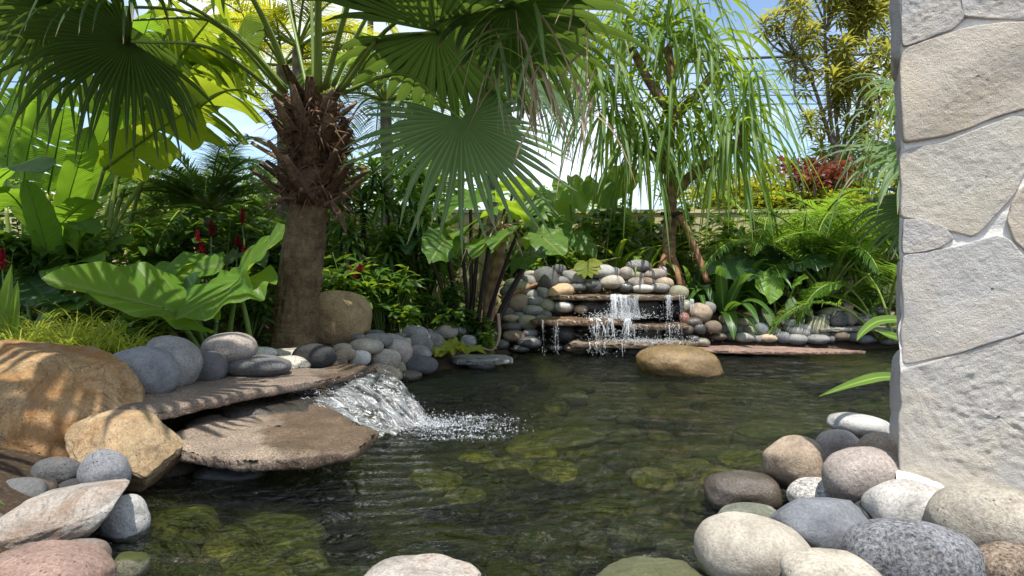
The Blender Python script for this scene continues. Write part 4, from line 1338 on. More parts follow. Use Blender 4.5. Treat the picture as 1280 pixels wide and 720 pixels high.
G8 = 'cobbles edging the right bank'
placed([
    (909, 399, 20, 16, 'tan', 'stone', 'tan upright cobble left of the broad strap leaf foot'),
    (926, 403, 19, 11, 'taupe', 'stone', 'taupe cobble right of the tan upright one'),
    (938, 404, 15, 12, 'dg', 'stone', 'dark cobble before the marked leaves', dict(tilt=20)),
    (950, 402, 15, 12, 'bk', 'stone', 'black cobble beneath the feather marked leaf'),
    (921, 411, 18, 13, 'dg', 'granite', 'dark mottled cobble in the second course'),
    (937, 413, 15, 11, 'ol', 'stone', 'olive cobble right of the dark mottled one'),
    (952, 412, 20, 17, 'bl', 'stone', 'dark blue grey cobble in mid bank'),
    (967, 415, 18, 11, 'ol', 'stone', 'olive flat cobble right of the blue grey one'),
    (905, 412, 18, 12, 'dg', 'stone', 'dark cobble with tan edge in the second course', dict(tilt=-25)),
    (912, 420, 13, 13, 'bk', 'stone_wet', 'black round cobble on the brown slab end'),
    (897, 421, 24, 9, 'db', 'stone_wet', 'flat dark brown cobble by the fall'),
    (931, 422, 28, 11, 'lg', 'stone_pit', 'pale mottled long cobble above the brown slab'),
    (948, 424, 11, 8, 'g', 'stone', 'tiny grey cobble next to the pale mottled one'),
    (959, 423, 22, 10, 'tan', 'stone', 'tan flat cobble on the brown slab'),
    (978, 422, 21, 15, 'bg', 'stone', 'blue grey square cobble on the brown slab'),
    (987, 404, 23, 11, 'g', 'stone', 'grey cobble below the small marked leaf'),
    (985, 412, 16, 9, 'dg', 'stone', 'small dark cobble between grey ones on the bank'),
    (1004, 411, 25, 12, 'g', 'stone', 'grey long cobble left of the big olive one', dict(tilt=14)),
    (998, 416, 27, 13, 'g', 'stone', 'grey sloping cobble in the lower course', dict(tilt=12)),
    (1021, 402, 28, 14, 'ol', 'stone', 'long olive cobble on top of the big olive one', dict(tilt=12)),
    (1022, 412, 31, 23, 'ol', 'stone', 'big olive cobble left of the thin ledge', dict(tilt=26)),
    (1029, 397, 17, 10, 'dg', 'stone', 'dark cobble behind the long olive one'),
    (1037, 391, 28, 12, 'ol', 'stone', 'light olive cobble on top at the palm stems', dict(tilt=-8)),
    (1047, 399, 24, 19, 'dg', 'granite', 'dark cobble with rows of pale specks on the thin ledge'),
    (1062, 398, 15, 19, 'taupe', 'stone', 'upright taupe cobble on the thin ledge'),
    (1047, 384, 16, 13, 'bk', 'stone', 'black cobble behind the light olive one'),
    (1081, 400, 30, 15, 'dg', 'stone', 'big dark cobble below the dry pink leaf'),
    (997, 424, 26, 13, 'g', 'stone', 'grey bottom cobble resting on the brown slab end'),
    (1022, 424, 30, 12, 'g', 'stone', 'grey bottom cobble under the big olive one'),
    (1038, 424, 11, 9, 'dg', 'stone', 'little dark cobble under the ledge end'),
    (1049, 420, 24, 13, 'br', 'stone', 'brown cobble under the thin ledge'),
    (1065, 420, 20, 14, 'dg', 'stone', 'dark cobble under the middle of the thin ledge'),
    (1080, 424, 20, 11, 'bg', 'stone', 'bluish cobble at the water under the ledge'),
    (1094, 416, 22, 11, 'g', 'stone', 'grey cobble under the ledge near the strap leaves', dict(tilt=12)),
    (1108, 424, 26, 14, 'g', 'stone', 'last grey cobble before the pale wall'),
    (1091, 424, 11, 8, 'dg', 'stone', 'tiny dark cobble beside the last grey one'),
    (1103, 406, 24, 10, 'br', 'stone', 'brown cobble on the ledge beside the wall'),
    (1112, 396, 26, 14, 'br', 'stone', 'brown cobble partly hidden by the wall edge'),
    (1098, 389, 24, 12, 'dg', 'stone', 'dark cobble behind the dry pink leaf'),
], G8, y_bank, 1.1)

slab('flat_stone', 'long brown slab floating low along the right bank', 'slab', [(2.45, 9.05), (3.2, 8.86), (4.1, 8.83), (4.62, 8.92), (4.0, 9.3), (3.2, 9.55), (2.4, 9.5)], 0.075, 0.05, 'slab', (0.25, 0.165, 0.13), None, 0.006, 21)
slab('flat_stone', 'thin grey ledge between two courses of cobbles by the wall', 'slab', [(4.35, 9.62), (5.4, 9.7), (6.1, 9.95), (6.0, 10.3), (5.2, 10.15), (4.4, 9.95)], 0.305, 0.05, 'slab', (0.23, 0.22, 0.19), None, 0.005, 22)
GS = 'stone shelves of the waterfall'
slab('waterfall_shelf', 'top stone shelf of the waterfall', 'slab', [(0.52, 9.62), (0.95, 9.45), (1.6, 9.38), (2.1, 9.42), (2.42, 9.5), (2.4, 10.15), (1.5, 10.3), (0.6, 10.2)], 0.78, 0.075, 'slab_wet', (0.115, 0.08, 0.05), GS, 0.016, 23)
slab('waterfall_shelf', 'middle stone shelf of the waterfall, jutting out to the left', 'slab', [(0.26, 9.3), (0.5, 9.12), (1.0, 9.08), (1.5, 9.15), (1.62, 9.4), (1.6, 10.0), (0.9, 10.05), (0.35, 9.9)], 0.465, 0.085, 'slab_wet', (0.155, 0.10, 0.058), GS, 0.016, 24)
slab('waterfall_shelf', 'short stone shelf right of the middle one in the waterfall', 'slab', [(1.55, 9.25), (2.0, 9.18), (2.42, 9.3), (2.5, 9.9), (1.9, 10.0), (1.58, 9.9)], 0.385, 0.07, 'slab_wet', (0.115, 0.08, 0.05), GS, 0.016, 25)
slab('waterfall_shelf', 'bottom stone shelf of the waterfall just above the pond', 'slab', [(0.78, 9.0), (1.3, 8.9), (2.0, 8.88), (2.45, 9.0), (2.5, 9.6), (1.6, 9.75), (0.8, 9.6)], 0.175, 0.075, 'slab_wet', (0.15, 0.11, 0.07), GS, 0.016, 26)
GB = 'black rocks behind the falling water'
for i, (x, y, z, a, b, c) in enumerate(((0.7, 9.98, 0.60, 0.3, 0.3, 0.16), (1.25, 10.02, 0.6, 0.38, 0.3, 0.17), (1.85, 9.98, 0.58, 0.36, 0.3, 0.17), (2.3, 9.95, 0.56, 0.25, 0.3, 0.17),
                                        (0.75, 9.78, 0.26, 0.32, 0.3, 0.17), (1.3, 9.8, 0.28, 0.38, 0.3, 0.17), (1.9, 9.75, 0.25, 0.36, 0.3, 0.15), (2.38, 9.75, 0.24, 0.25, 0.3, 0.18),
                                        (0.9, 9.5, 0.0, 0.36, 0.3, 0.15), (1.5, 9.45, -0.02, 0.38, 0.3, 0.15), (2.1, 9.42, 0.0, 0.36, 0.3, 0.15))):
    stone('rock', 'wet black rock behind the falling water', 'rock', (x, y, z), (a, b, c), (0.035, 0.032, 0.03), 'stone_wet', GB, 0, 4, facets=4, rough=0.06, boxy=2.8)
stone('boulder', 'golden brown wet boulder standing in the pond before the waterfall', 'boulder', W(848, 455, 7.5), (0.475, 0.36, 0.20), (0.19, 0.125, 0.05), 'slab_wet', None, 5, 5, boxy=2.3, lump=0.08, rough=0.03, seed=78)

# stones under water
GM = 'mossy stones lying in the shallow water at the left'
sunk = [(228, 629, 98, 40, 'stone_moss', 'flat dark mossy stone nearest the slanted grey rock'), (205, 662, 90, 34, 'stone_moss', 'mossy stone below the flat dark one'),
        (292, 647, 84, 36, 'stone_moss', 'bright green mossy stone right of the flat dark one'), (345, 622, 120, 50, 'stone_moss', 'broad dim stone under water below the lower slab'),
        (245, 686, 76, 36, 'stone_moss', 'olive stone under water with glints on it'), (318, 690, 110, 56, 'stone_moss', 'large olive brown stone with water flowing over it'),
        (372, 660, 96, 50, 'stone_moss', 'olive round stone under ripples in mid shallow'), (428, 694, 130, 66, 'stone_moss', 'big dim green stone under water near the pale bottom rock'),
        (360, 712, 80, 44, 'stone_moss', 'green stone under water at the bottom edge'), (280, 716, 90, 30, 'stone_moss', 'yellowish stone under water at the bottom edge'),
        (205, 712, 60, 26, 'stone_moss', 'dark stone under water next to the little olive angular one')]
for i, (px, py, w, h, mt, lab) in enumerate(sunk):
    Y = CH * F / (py + 4 - HZ)
    p = W(px, py, Y)
    hz_ = 0.11 + 0.02 * (i % 3)
    p[2] = [-0.014, -0.02, -0.014, -0.07, -0.02, -0.016, -0.03, -0.04, -0.02, -0.016, -0.014][i] - hz_
    a = w / F * Y / 2
    stone('mossy_stone', lab, 'stone', p, (a * 0.92, h / F * Y * 1.0, hz_), np.array([(0.34, 0.30, 0.12), (0.17, 0.15, 0.07), (0.46, 0.38, 0.14)][i % 3]), 'stone_gold', GM, random.uniform(-5, 5), 4, boxy=2.1, lump=0.14, rough=0.08, facets=3)
placed([(850, 683, 56, 34, 'ol', 'stone_moss', 'mossy stone under water left of the cream cobble', dict(Y=2.98)), (795, 668, 70, 40, 'ol', 'stone_moss', 'dim green stone under water before the mossy bottom rock', dict(Y=3.12)),
        (880, 640, 70, 30, 'ol', 'stone_moss', 'dim stone under water beside the dark wet cobble', dict(Y=3.42))], GM, None)
GY = 'stones added as painted sun patches on the pond bed'  # stones added below the water; their gold colour paints sunlight on the bed
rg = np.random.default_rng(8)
for px, py, w, h, lab in ((640, 585, 62, 30, 'golden stone painted as a sun patch under water in the middle of the pond'), (600, 576, 50, 22, 'golden stone painted as a sun patch left of the middle one'), (690, 590, 58, 24, 'golden flat stone painted as a sun patch right of the middle one'), (662, 566, 60, 18, 'golden stone painted as a sun patch behind the middle one'),
                          (905, 596, 70, 28, 'golden stone painted as a sun patch beside the dark wet cobble'), (860, 588, 56, 22, 'golden stone painted as a sun patch left of the one by the dark wet cobble'), (940, 578, 66, 20, 'golden stone painted as a sun patch behind the dark wet cobble'), (822, 600, 48, 20, 'golden stone painted as a sun patch farthest from the dark wet cobble'),
                          (545, 604, 60, 28, 'dim golden stone painted as a sun patch right of the lower slab'), (580, 622, 46, 20, 'dim golden stone painted as a sun patch nearer than the one by the slab'), (1050, 462, 120, 20, 'olive slab painted as a sun patch before the right bank'), (700, 548, 90, 20, 'olive stone under water past the foam'), (980, 538, 100, 22, 'olive stone under water near the long flat cobble'), (760, 640, 60, 30, 'olive stone under water in the near middle of the pond')):
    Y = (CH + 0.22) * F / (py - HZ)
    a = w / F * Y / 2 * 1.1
    stone('sun_patch_stone', lab, 'flat stone', W(px, py, Y), (a, a * rg.uniform(0.6, 0.9), 0.07), (0.50, 0.41, 0.11) if 'golden' in lab else (0.3, 0.25, 0.06), 'stone_gold', GY, rg.uniform(-6, 6), 4, boxy=2.3, lump=0.22, rough=0.1, facets=4)
rng = np.random.default_rng(5)
GP = 'stones on the bed of the pond'
cand = []
for _ in range(4000):
    x, y = rng.uniform(-2.0, 6), 2.1 + 7.4 * rng.random() ** 1.6
    if abs(x / y) > 0.72:
        continue
    d = float(pond_dist(np.array(x), np.array(y)))
    if d > -0.12:
        continue
    r = rng.uniform(0.10, 0.24)
    if all((x - a) ** 2 + (y - b) ** 2 > (0.85 * (r + c)) ** 2 for a, b, c in cand):
        cand.append((x, y, r))
    if len(cand) > 135:
        break
bedmesh = []
for i, (x, y, r) in enumerate(cand):
    z = float(height(np.array(x), np.array(y)))
    cc = [(0.10, 0.09, 0.025), (0.15, 0.13, 0.035), (0.06, 0.055, 0.022), (0.30, 0.25, 0.07), (0.14, 0.125, 0.05)][i % 5]
    if i < 14:
        o = stone('pond_stone', 'algae covered stone lying on the bed under the pond water', 'stone', (x, y, z + 0.03), (r, r * 0.8, r * 0.5), cc, 'stone_moss', GP, 0, 3, rough=0.04, facets=1)
        bedmesh.append((o, r))
    else:
        s, rs = bedmesh[i % 14]
        o = s.copy()
        COL.objects.link(o)
        o.location = (x, y, z + 0.03)
        o.scale = (r / rs,) * 3
        o.rotation_euler = (0, 0, rng.uniform(0, 6.28))
        o.color = (*cc, 1)

# ------------------------------------------------------------------ falling water and foam
m = NT('white_water')
gls = m.n('BsdfPrincipled', Base__Color=(0.86, 0.89, 0.92), Roughness=0.3)
gls.inputs['Specular IOR Level'].default_value = 0.8
trn = m.n('BsdfTransparent', Color=(0.93, 0.95, 0.96))
tl = m.n('BsdfTranslucent', Color=(0.85, 0.88, 0.9))
nz = m.noise(40.0, 4, 0.6, m.obj())
a = m.n('MixShader', Fac=0.3, i1=gls.outputs[0], i2=tl.outputs[0])
fac = m.ramp(nz, [(0.35, 0.15), (0.62, 0.85)])
M['foam'] = m.done(m.n('MixShader', Fac=fac, i1=trn.outputs[0], i2=a.outputs[0]).outputs[0])
m = NT('clear_water_sheet')
nz = m.noise(1.0, 5, 0.65, m.n('Mapping', Vector=m.n('UVMap').outputs[0], Scale=(17, 3.2, 1)).outputs[0], 0.8)
nor = m.bump(nz, 0.7, 0.03)
fr = m.n('Fresnel', IOR=1.33, Normal=nor)
gl = m.n('BsdfGlossy', Color=(1, 1, 1), Roughness=0.22, Normal=nor)
trn = m.n('BsdfTransparent', Color=(0.9, 0.93, 0.93))
wh = m.n('MixShader', Fac=0.45, i1=m.n('BsdfDiffuse', Color=(0.8, 0.83, 0.86)).outputs[0], i2=m.n('BsdfTranslucent', Color=(0.8, 0.83, 0.86)).outputs[0])
x1 = m.n('MixShader', Fac=m.math('ADD', fr.outputs[0], 0.06), i1=trn.outputs[0], i2=gl.outputs[0])
st = m.ramp(nz, [(0.44, 0.02), (0.60, 0.35), (0.70, 0.9)])
M['sheet'] = m.done(m.n('MixShader', Fac=st, i1=x1.outputs[0], i2=wh.outputs[0]).outputs[0])

OV, OT = ICO[3][0], ICO[3][1]
import bmesh as _bm


def small_ico():
    V = np.array([(1, 0, 0), (-1, 0, 0), (0, 1, 0), (0, -1, 0), (0, 0, 1), (0, 0, -1)], float)
    T = np.array([(0, 2, 4), (2, 1, 4), (1, 3, 4), (3, 0, 4), (2, 0, 5), (1, 2, 5), (3, 1, 5), (0, 3, 5)])
    return V, T


def drops(mb, P, r, stretch=None):
    """little drops at P (k,3); stretch (k,3) = vector they are drawn out along"""
    V, T = small_ico()
    P = np.asarray(P, float)
    k = len(P)
    r = np.broadcast_to(np.asarray(r, float), (k,))
    X = P[:, None] + V[None] * r[:, None, None]
    if stretch is not None:
        X = X + stretch[:, None] * V[None][..., 2:3]
    mb.add(X, None, (T[None] + (np.arange(k) * 6)[:, None, None]).reshape(-1, 3))


def strands(mb, p0, v0, T, r, rng, g=9.8, nv=8):
    """narrow falling ribbons of water: ballistic paths, widest below the lip"""
    for p, v, t1, rr in zip(p0, v0, T, r):
        t = np.linspace(0, t1, nv)[:, None]
        pts = p + v * t + np.array([0, 0, -g / 2]) * t * t + rng.normal(0, 0.003, (nv, 3))
        a = rng.uniform(-0.6, 0.6)
        sd = np.array([math.cos(a), math.sin(a), 0])
        w = (rr * rng.uniform(0.8, 3.2) * (1 - 0.75 * t[:, 0] / t1) * rng.uniform(0.6, 1.3, nv))[:, None]
        mb.grids(np.stack([pts - sd * w, pts + np.array([0, -0.4, 0]) * w, pts + sd * w], 1))


rng = np.random.default_rng(21)
wf = thing('waterfall', 'white water falling over the stone shelves at the back of the pond', 'waterfall', (1.4, 9.3, 0.0))


def fall(name, x0, x1, y, ztop, zbot, n, spread, vy=-0.35, r=0.006, spray=200):
    mb = MB()
    nc = max(2, int((x1 - x0) / 0.07))
    cen = x0 + (x1 - x0) * rng.random(nc)
    wts = rng.random(nc) ** 2 + 0.05
    xs = np.clip(rng.choice(cen, n, p=wts / wts.sum()) + rng.normal(0, 0.014, n), x0, x1)
    p0 = np.stack([xs, np.full(n, y) + rng.normal(0, 0.02, n), np.full(n, ztop)], -1)
    v0 = np.stack([rng.normal(0, spread, n), vy * rng.uniform(0.5, 1.6, n), rng.uniform(-0.1, 0.25, n)], -1)
    T = np.sqrt(2 * (ztop - zbot) / 9.8) * rng.uniform(0.25, 1.05, n)
    strands(mb, p0, v0, T, 0.7 * r * rng.uniform(0.4, 1.5, n), rng)
    k = spray
    tt = rng.random(k) ** 0.6 * np.sqrt(2 * (ztop - zbot) / 9.8)
    i = rng.integers(0, n, k)
    P = p0[i] + (v0[i] * rng.uniform(0.6, 1.7, (k, 1)) + rng.normal(0, 0.12, (k, 3))) * tt[:, None] + np.array([0, 0, -4.9]) * (tt ** 2)[:, None]
    P[:, 2] = np.maximum(P[:, 2], zbot + 0.005)
    drops(mb, P, rng.uniform(0.0015, 0.0045, k), np.array([[0, 0, 1.0]]) * (0.004 + 0.03 * tt * rng.random(k))[:, None])
    tag(mb.build(name, M['foam'], wf), kind='stuff')


def water_sheet(x0, x1, y, ztop, zbot):
    mb = MB()
    xs = np.linspace(x0, x1, 14)
    t = np.linspace(0, math.sqrt(2 * (ztop - zbot) / 9.8), 12)
    X = xs[None] + 0.012 * np.sin(t[:, None] * 30 + xs[None] * 40)
    P = np.stack([X, y - 0.32 * t[:, None] + 0.012 * np.sin(xs[None] * 31 + t[:, None] * 9), ztop - 4.9 * t[:, None] ** 2 + 0 * xs[None]], -1)
    mb.grids(P)
    mb.build('water_sheet', M['sheet'], wf)


water_sheet(1.50, 1.74, 9.40, 0.785, 0.45)
fall('falling_water', 1.24, 1.48, 9.40, 0.785, 0.47, 60, 0.09, r=0.0075, spray=420)
fall('falling_water', 1.46, 1.76, 9.40, 0.785, 0.40, 26, 0.03, spray=200)
fall('falling_water', 1.80, 2.40, 9.44, 0.775, 0.39, 26, 0.02, -0.12, 0.004, 190)
fall('falling_water', 1.05, 1.62, 9.15, 0.475, 0.18, 75, 0.22, -0.3, 0.007, 620)
fall('falling_water', 1.60, 2.35, 9.22, 0.385, 0.18, 24, 0.05, -0.15, 0.004, 240)
fall('falling_water', 0.30, 0.62, 9.13, 0.455, 0.0, 9, 0.02, -0.12, 0.003, 90)
fall('falling_water', 1.0, 2.2, 8.92, 0.18, 0.0, 26, 0.05, -0.2, 0.004, 260)
fall('falling_water', 2.35, 2.6, 9.6, 0.72, 0.25, 16, 0.03, -0.15, 0.005, 150)
mb = MB()
k = 900
P = np.stack([rng.normal(1.45, 0.24, k), 9.16 + rng.normal(0, 0.08, k), 0.48 + np.abs(rng.normal(0, 0.05, k))], -1)
drops(mb, P, rng.uniform(0.003, 0.008, k))
k = 700
P = np.stack([rng.normal(1.75, 0.32, k), 8.95 + rng.normal(0, 0.08, k), 0.185 + np.abs(rng.normal(0, 0.025, k))], -1)
drops(mb, P, rng.uniform(0.003, 0.007, k))
tag(mb.build('splash', M['foam'], wf), kind='stuff')

# the small stream fall at the left: a rumpled sheet of white water plus spray
sf = thing('stream_fall', 'white water rushing from the stream slab into the pond', 'waterfall', (-1.1, 5.0, 0.0))
def stream_patch(u, v):
    # u 0..1 across (back-right to front-left), v 0..1 downstream
    A0, A1 = np.array([-1.08, 5.45, 0.30]), np.array([-1.72, 4.72, 0.215])
    B0, B1 = np.array([-0.62, 5.05, 0.0]), np.array([-0.92, 4.42, 0.03])
    a = A0 * (1 - u)[..., None] + A1 * u[..., None]
    b = B0 * (1 - u)[..., None] + B1 * u[..., None]
    p = a * (1 - v)[..., None] + b * v[..., None]
    p[..., 2] += 0.09 * np.sin(np.pi * np.clip(v, 0, 1)) * (1 - 0.5 * u)
    return p


def rumple(p, s, sd):
    return fbm(p * np.array([5.0, 8.0, 4.0]) * s + sd, sd, 4)


mb = MB()
uu, vv = np.meshgrid(np.linspace(0, 1, 150), np.linspace(0, 1.04, 150))
P = stream_patch(uu, vv)
P[..., 2] += 0.05 * rumple(P, 1.3, 4) + 0.014 * rumple(P, 2.4, 9)
mb.grids(P)
mb.build('water_sheet', M['sheet'], sf)
mb = MB()
n = 60
u, v = rng.random(n), rng.random(n) ** 0.75 * 1.02
P0 = stream_patch(u, v)
Pd = stream_patch(u, v + 0.03)
d = nrm(Pd - P0)
P0[:, 2] += 0.028 + 0.05 * rumple(P0, 1.3, 4)
for i in range(n):
    L = rng.uniform(0.025, 0.11)
    t = np.linspace(-0.5, 0.5, 5)[:, None]
    pts = P0[i] + d[i] * t * L + rng.normal(0, 0.006, (5, 3))
    w = rng.uniform(0.0015, 0.005) * np.array([0.25, 0.9, 1.0, 0.8, 0.2])
    mb.tube(pts, w, 4, caps=False, flat=0.5)
k = 420
u, v = rng.random(k), rng.uniform(0.1, 1.05, k)
P = stream_patch(u, v) + np.abs(rng.normal(0, 1, (k, 1))) * np.array([0, 0, 0.035]) + rng.normal(0, 0.02, (k, 3)) + np.array([0, 0, 0.02])
drops(mb, P, rng.uniform(0.0012, 0.004, k))
tag(mb.build('white_water', M['foam'], sf), kind='stuff')
mb = MB()
k = 1300
rr = np.abs(rng.normal(0, 0.25, k))
an = rng.uniform(-1.9, 1.0, k)
P = np.stack([-0.66 + rr * np.cos(an) * 1.25, 4.78 + rr * np.sin(an) * 0.8 + 0.25 * rng.random(k), np.abs(rng.normal(0, 0.035, k)) * np.exp(-rr * 2.5) + 0.004], -1)
drops(mb, P, rng.uniform(0.0015, 0.0055, k) * np.exp(-rr * 0.5))
for _ in range(70):            # clots of bubbles drifting outwards
    r0 = 0.65 * rng.random() ** 0.7
    a0 = rng.uniform(-1.3, 0.9)
    c = np.array([-0.68 + r0 * np.cos(a0) * 1.2, 4.9 + r0 * np.sin(a0) * 0.85, 0.004])
    k = int(rng.uniform(6, 30) * (1.1 - r0))+3
    q = c + rng.normal(0, 1, (k, 3)) * np.array([0.045, 0.02, 0.002])
    drops(mb, q, rng.uniform(0.002, 0.006, k))
tag(mb.build('foam', M['foam'], sf), kind='stuff')

# ------------------------------------------------------------------ the fan palm (centre left)
def gz(x, y):
    return float(height(np.array(float(x)), np.array(float(y))))


def fan_frond(par, base, hub, d, n, Rr, seed, mid=None, lean=0.06, mat='fan', seg=44, spread=150, sag=1.0, hang=0.25, tone=0.5, cup=0.12, rp=(0.030, 0.016), split=0.5):
    """stalk from base to hub, blade beyond it"""
    base, hub = np.asarray(base, float), np.asarray(hub, float)
    if mid is None:
        mid = (base + hub) / 2 + np.array([0, 0, np.linalg.norm(hub - base) * lean])
    pts = spline([base, mid, hub], 16)
    mb = MB()
    mb.tube(pts, np.linspace(rp[0], rp[1], 16), 7, 0.6, flat=0.65)
    fr = mb.build('frond', M['petiole'], par, base)
    mb = MB()
    fan_blade(mb, hub, d, n, Rr, seg, spread, split, sag, cup, seed, tone, hang)
    mb.build('leaf_blade', M[mat], fr, hub)
    return fr


PX, PY = -2.12, 6.8
PB = np.array([PX, PY, gz(PX, PY) - 0.05])
palm = thing('fan_palm', 'stout fan palm with shaggy leaf bases, its trunk standing by the stream', 'palm', PB)
tr = spline([W(366, 452, 6.8), W(367, 420, 6.8), W(374, 350, 6.8), W(385, 270, 6.8), W(391, 190, 6.8), W(393, 120, 6.8)], 60)
trf = spline([W(366, 452, 6.8), W(367, 420, 6.8), W(374, 350, 6.8), W(385, 270, 6.8), W(391, 190, 6.8), W(393, 120, 6.8)], 230)
mb = MB()
tt = np.linspace(0, 1, 230)
rad = np.interp(tt, [0, 0.06, 0.15, 0.4, 0.62, 1], [0.36, 0.285, 0.24, 0.21, 0.185, 0.16])
a = np.linspace(0, 2 * np.pi, 110, endpoint=False)
ray = np.stack([np.cos(a), np.sin(a), 0 * a], -1)[None]
P = trf[:, None] + rad[:, None, None] * ray
q = P * np.array([9, 9, 3.0])
zz_ = P[..., 2] + 0.03 * vnoise(P * 3.5, 6)
ringf = np.abs(((zz_ * 11.0) % 1.0) - 0.5) * 2
P = P + (0.032 * fbm(q * 1.3, 3, 4) + 0.020 * fbm(P * np.array([34, 34, 9.0]), 5, 3) - 0.010 * np.clip(1 - ringf * 4, 0, 1) * (0.5 + 0.5 * vnoise(P * 6, 2)))[..., None] * ray
mb.grids(P, None, 0.5, True)
mb.build('trunk', M['bark_palm'], palm, PB)
# old leaf bases: flat curved stubs in spirals
rng = np.random.default_rng(31)
nb = 64
for i in range(nb):
    f = i / (nb - 1)
    t = 0.645 + 0.315 * f
    c = tr[int(t * 59)]
    az = i * 2.399 + rng.normal(0, 0.15)
    out = np.array([math.cos(az), math.sin(az), 0])
    up = 0.55 + 0.8 * f + rng.normal(0, 0.25)
    L = rng.uniform(0.30, 0.52)
    d0 = nrm(out + np.array([0, 0, up]))
    r0 = 0.12 + 0.07 * (1 - f)
    pts = arc(c + out * r0 - np.array([0, 0, 0.06]), d0, L, rng.uniform(-0.7, 0.25), 8)
    s = nrm(np.cross(d0, out) + 1e-6)
    wd_ = np.interp(np.linspace(0, 1, 8), [0, 0.35, 0.8, 1], [0.115, 0.075, 0.05, rng.uniform(0.02, 0.045)])
    nn = np.cross(s, d0)
    G = []
    for k in range(8):
        ring = [pts[k] + s * wd_[k] * u + nn * (h - 0.35 * wd_[k] * (1 - u * u)) for u, h in ((-1, 0), (-0.5, 0.008), (0, 0.014), (0.5, 0.008), (1, 0), (0.5, -0.014), (0, -0.02), (-0.5, -0.014))]
        G.append(ring)
    G.append([pts[-1] + 0.3 * (np.array(p) - pts[-1]) for p in G[-1]])
    mb = MB()
    mb.grids(np.array(G), None, rng.random(), True)
    mb.build('leaf_base', M['boot_light' if rng.random() < 0.35 else 'boot'], palm, c)
# brown fibre between them
mb = MB()
a = np.linspace(0, 2 * np.pi, 40, endpoint=False)
n = 900
t = rng.uniform(0.63, 1.0, n)
c = tr[(t * 59).astype(int)]
az = rng.uniform(0, 6.283, n)
out = np.stack([np.cos(az), np.sin(az), 0 * az], -1)
rr = 0.17 + 0.12 * rng.random(n)
mb.grids(straps(c + out * rr[:, None] * 0.85, nrm(out * 0.7 + rng.normal(0, 0.6, (n, 3)) + np.array([0, 0, 0.25])), rng.uniform(0.12, 0.46, n), rng.uniform(0.005, 0.024, n), rng.uniform(0.3, 1.8, n), 6, 3, 0.2, prof_blade, rng.uniform(0, 3, n)), None, rng.random(n))
core = np.array([tr[k][None] + (0.19 + 0.035 * np.sin(a * 5 + k)[:, None] * 0.5) * np.stack([np.cos(a), np.sin(a), 0 * a], -1) * (1.0 if k < 57 else 0.6) for k in range(38, 60)])
core = core + 0.03 * fbm(core * 12, 4, 2)[..., None]
mb.grids(core, None, 0.3, True)
tag(mb.build('leaf_base_fibre', M['fibre'], palm, tr[45]), kind='stuff')
# a stub that hangs down at the right
mb = MB()
mb.grids(straps(W(412, 250, 6.65), np.array([0.5, -0.3, -0.8]), 0.42, 0.10, 0.2, 8, 3, 0.5, prof_lance), None, 0.3)
mb.build('leaf_base', M['boot'], palm, W(412, 250, 6.65))

CT = tr[-1]
TB = lambda px, py, Y=6.8: W(px, py, Y)
# visible fronds: (base, bend, hub, direction, up, radius, options)
fan_frond(palm, TB(424, 112, 6.72), TB(545, 40, 6.0), np.array([0.93, -0.12, -0.12]), np.array([0.14, 0.32, 0.93]), 1.62, 1, mid=TB(470, 52, 6.35), sag=0.8, hang=0.35, tone=0.3, seg=44, spread=165, rp=(0.036, 0.022), split=0.62, cup=0.05)
fan_frond(palm, TB(428, 116, 6.75), TB(577, 150, 6.35), np.array([0.42, -0.25, -0.88]), np.array([0.28, -0.9, 0.40]), 1.34, 2, mid=TB(505, 93, 6.6), sag=0.35, hang=0.12, tone=0.9, mat='fan_pale', seg=38, spread=128, split=0.45)
fan_frond(palm, TB(352, 122, 6.7), TB(163, 52, 5.3), np.array([-0.92, -0.12, -0.28]), np.array([-0.25, 0.45, 0.85]), 1.30, 3, mid=TB(268, 62, 6.0), sag=1.1, hang=0.6, tone=0.2, seg=46, spread=118, split=0.42, cup=0.1)
fan_frond(palm, TB(360, 112, 6.95), TB(150, 25, 6.1), np.array([-0.85, 0.1, -0.42]), np.array([-0.35, 0.5, 0.8]), 1.25, 14, mid=TB(275, 30, 6.6), sag=1.0, hang=0.4, tone=0.6, seg=40, spread=105, split=0.45, cup=0.1)
fan_frond(palm, TB(356, 116, 6.8), TB(60, 10, 5.6), np.array([-0.7, -0.35, -0.5]), np.array([-0.35, 0.3, 0.85]), 1.3, 16, mid=TB(250, 20, 6.3), sag=1.0, hang=0.5, tone=0.2, seg=46, spread=140, split=0.42, cup=0.1)
fan_frond(palm, TB(426, 114, 6.6), TB(640, 5, 5.5), np.array([0.9, -0.2, -0.25]), np.array([0.25, 0.45, 0.85]), 1.2, 15, mid=TB(500, 25, 6.1), sag=0.9, hang=0.3, tone=0.35, seg=40, spread=160, split=0.55, cup=0.05)
fan_frond(palm, TB(358, 115, 6.75), TB(120, -60, 5.3), np.array([-0.8, -0.45, -0.1]), np.array([-0.2, -0.2, 0.95]), 1.35, 4, mid=TB(285, 38, 6.1), sag=0.9, hang=0.25, tone=0.3, seg=46)
fan_frond(palm, TB(372, 125, 6.6), TB(262, -95, 5.7), np.array([-0.55, -0.75, 0.15]), np.array([-0.3, -0.25, 0.9]), 1.35, 5, mid=TB(330, 25, 6.2), sag=1.0, hang=0.2, tone=0.4, rp=(0.045, 0.02))
fan_frond(palm, TB(384, 112, 6.9), TB(335, -110, 7.6), np.array([-0.5, 0.7, 0.25]), np.array([-0.3, 0.3, 0.9]), 1.3, 6, mid=TB(364, 20, 7.2), sag=1.0, tone=0.6)
fan_frond(palm, TB(398, 115, 6.65), TB(400, -160, 5.5), np.array([0.05, -0.85, 0.3]), np.array([0, 0.35, 0.93]), 1.4, 7, mid=TB(398, 10, 6.3), sag=1.1, tone=0.4, rp=(0.045, 0.022))
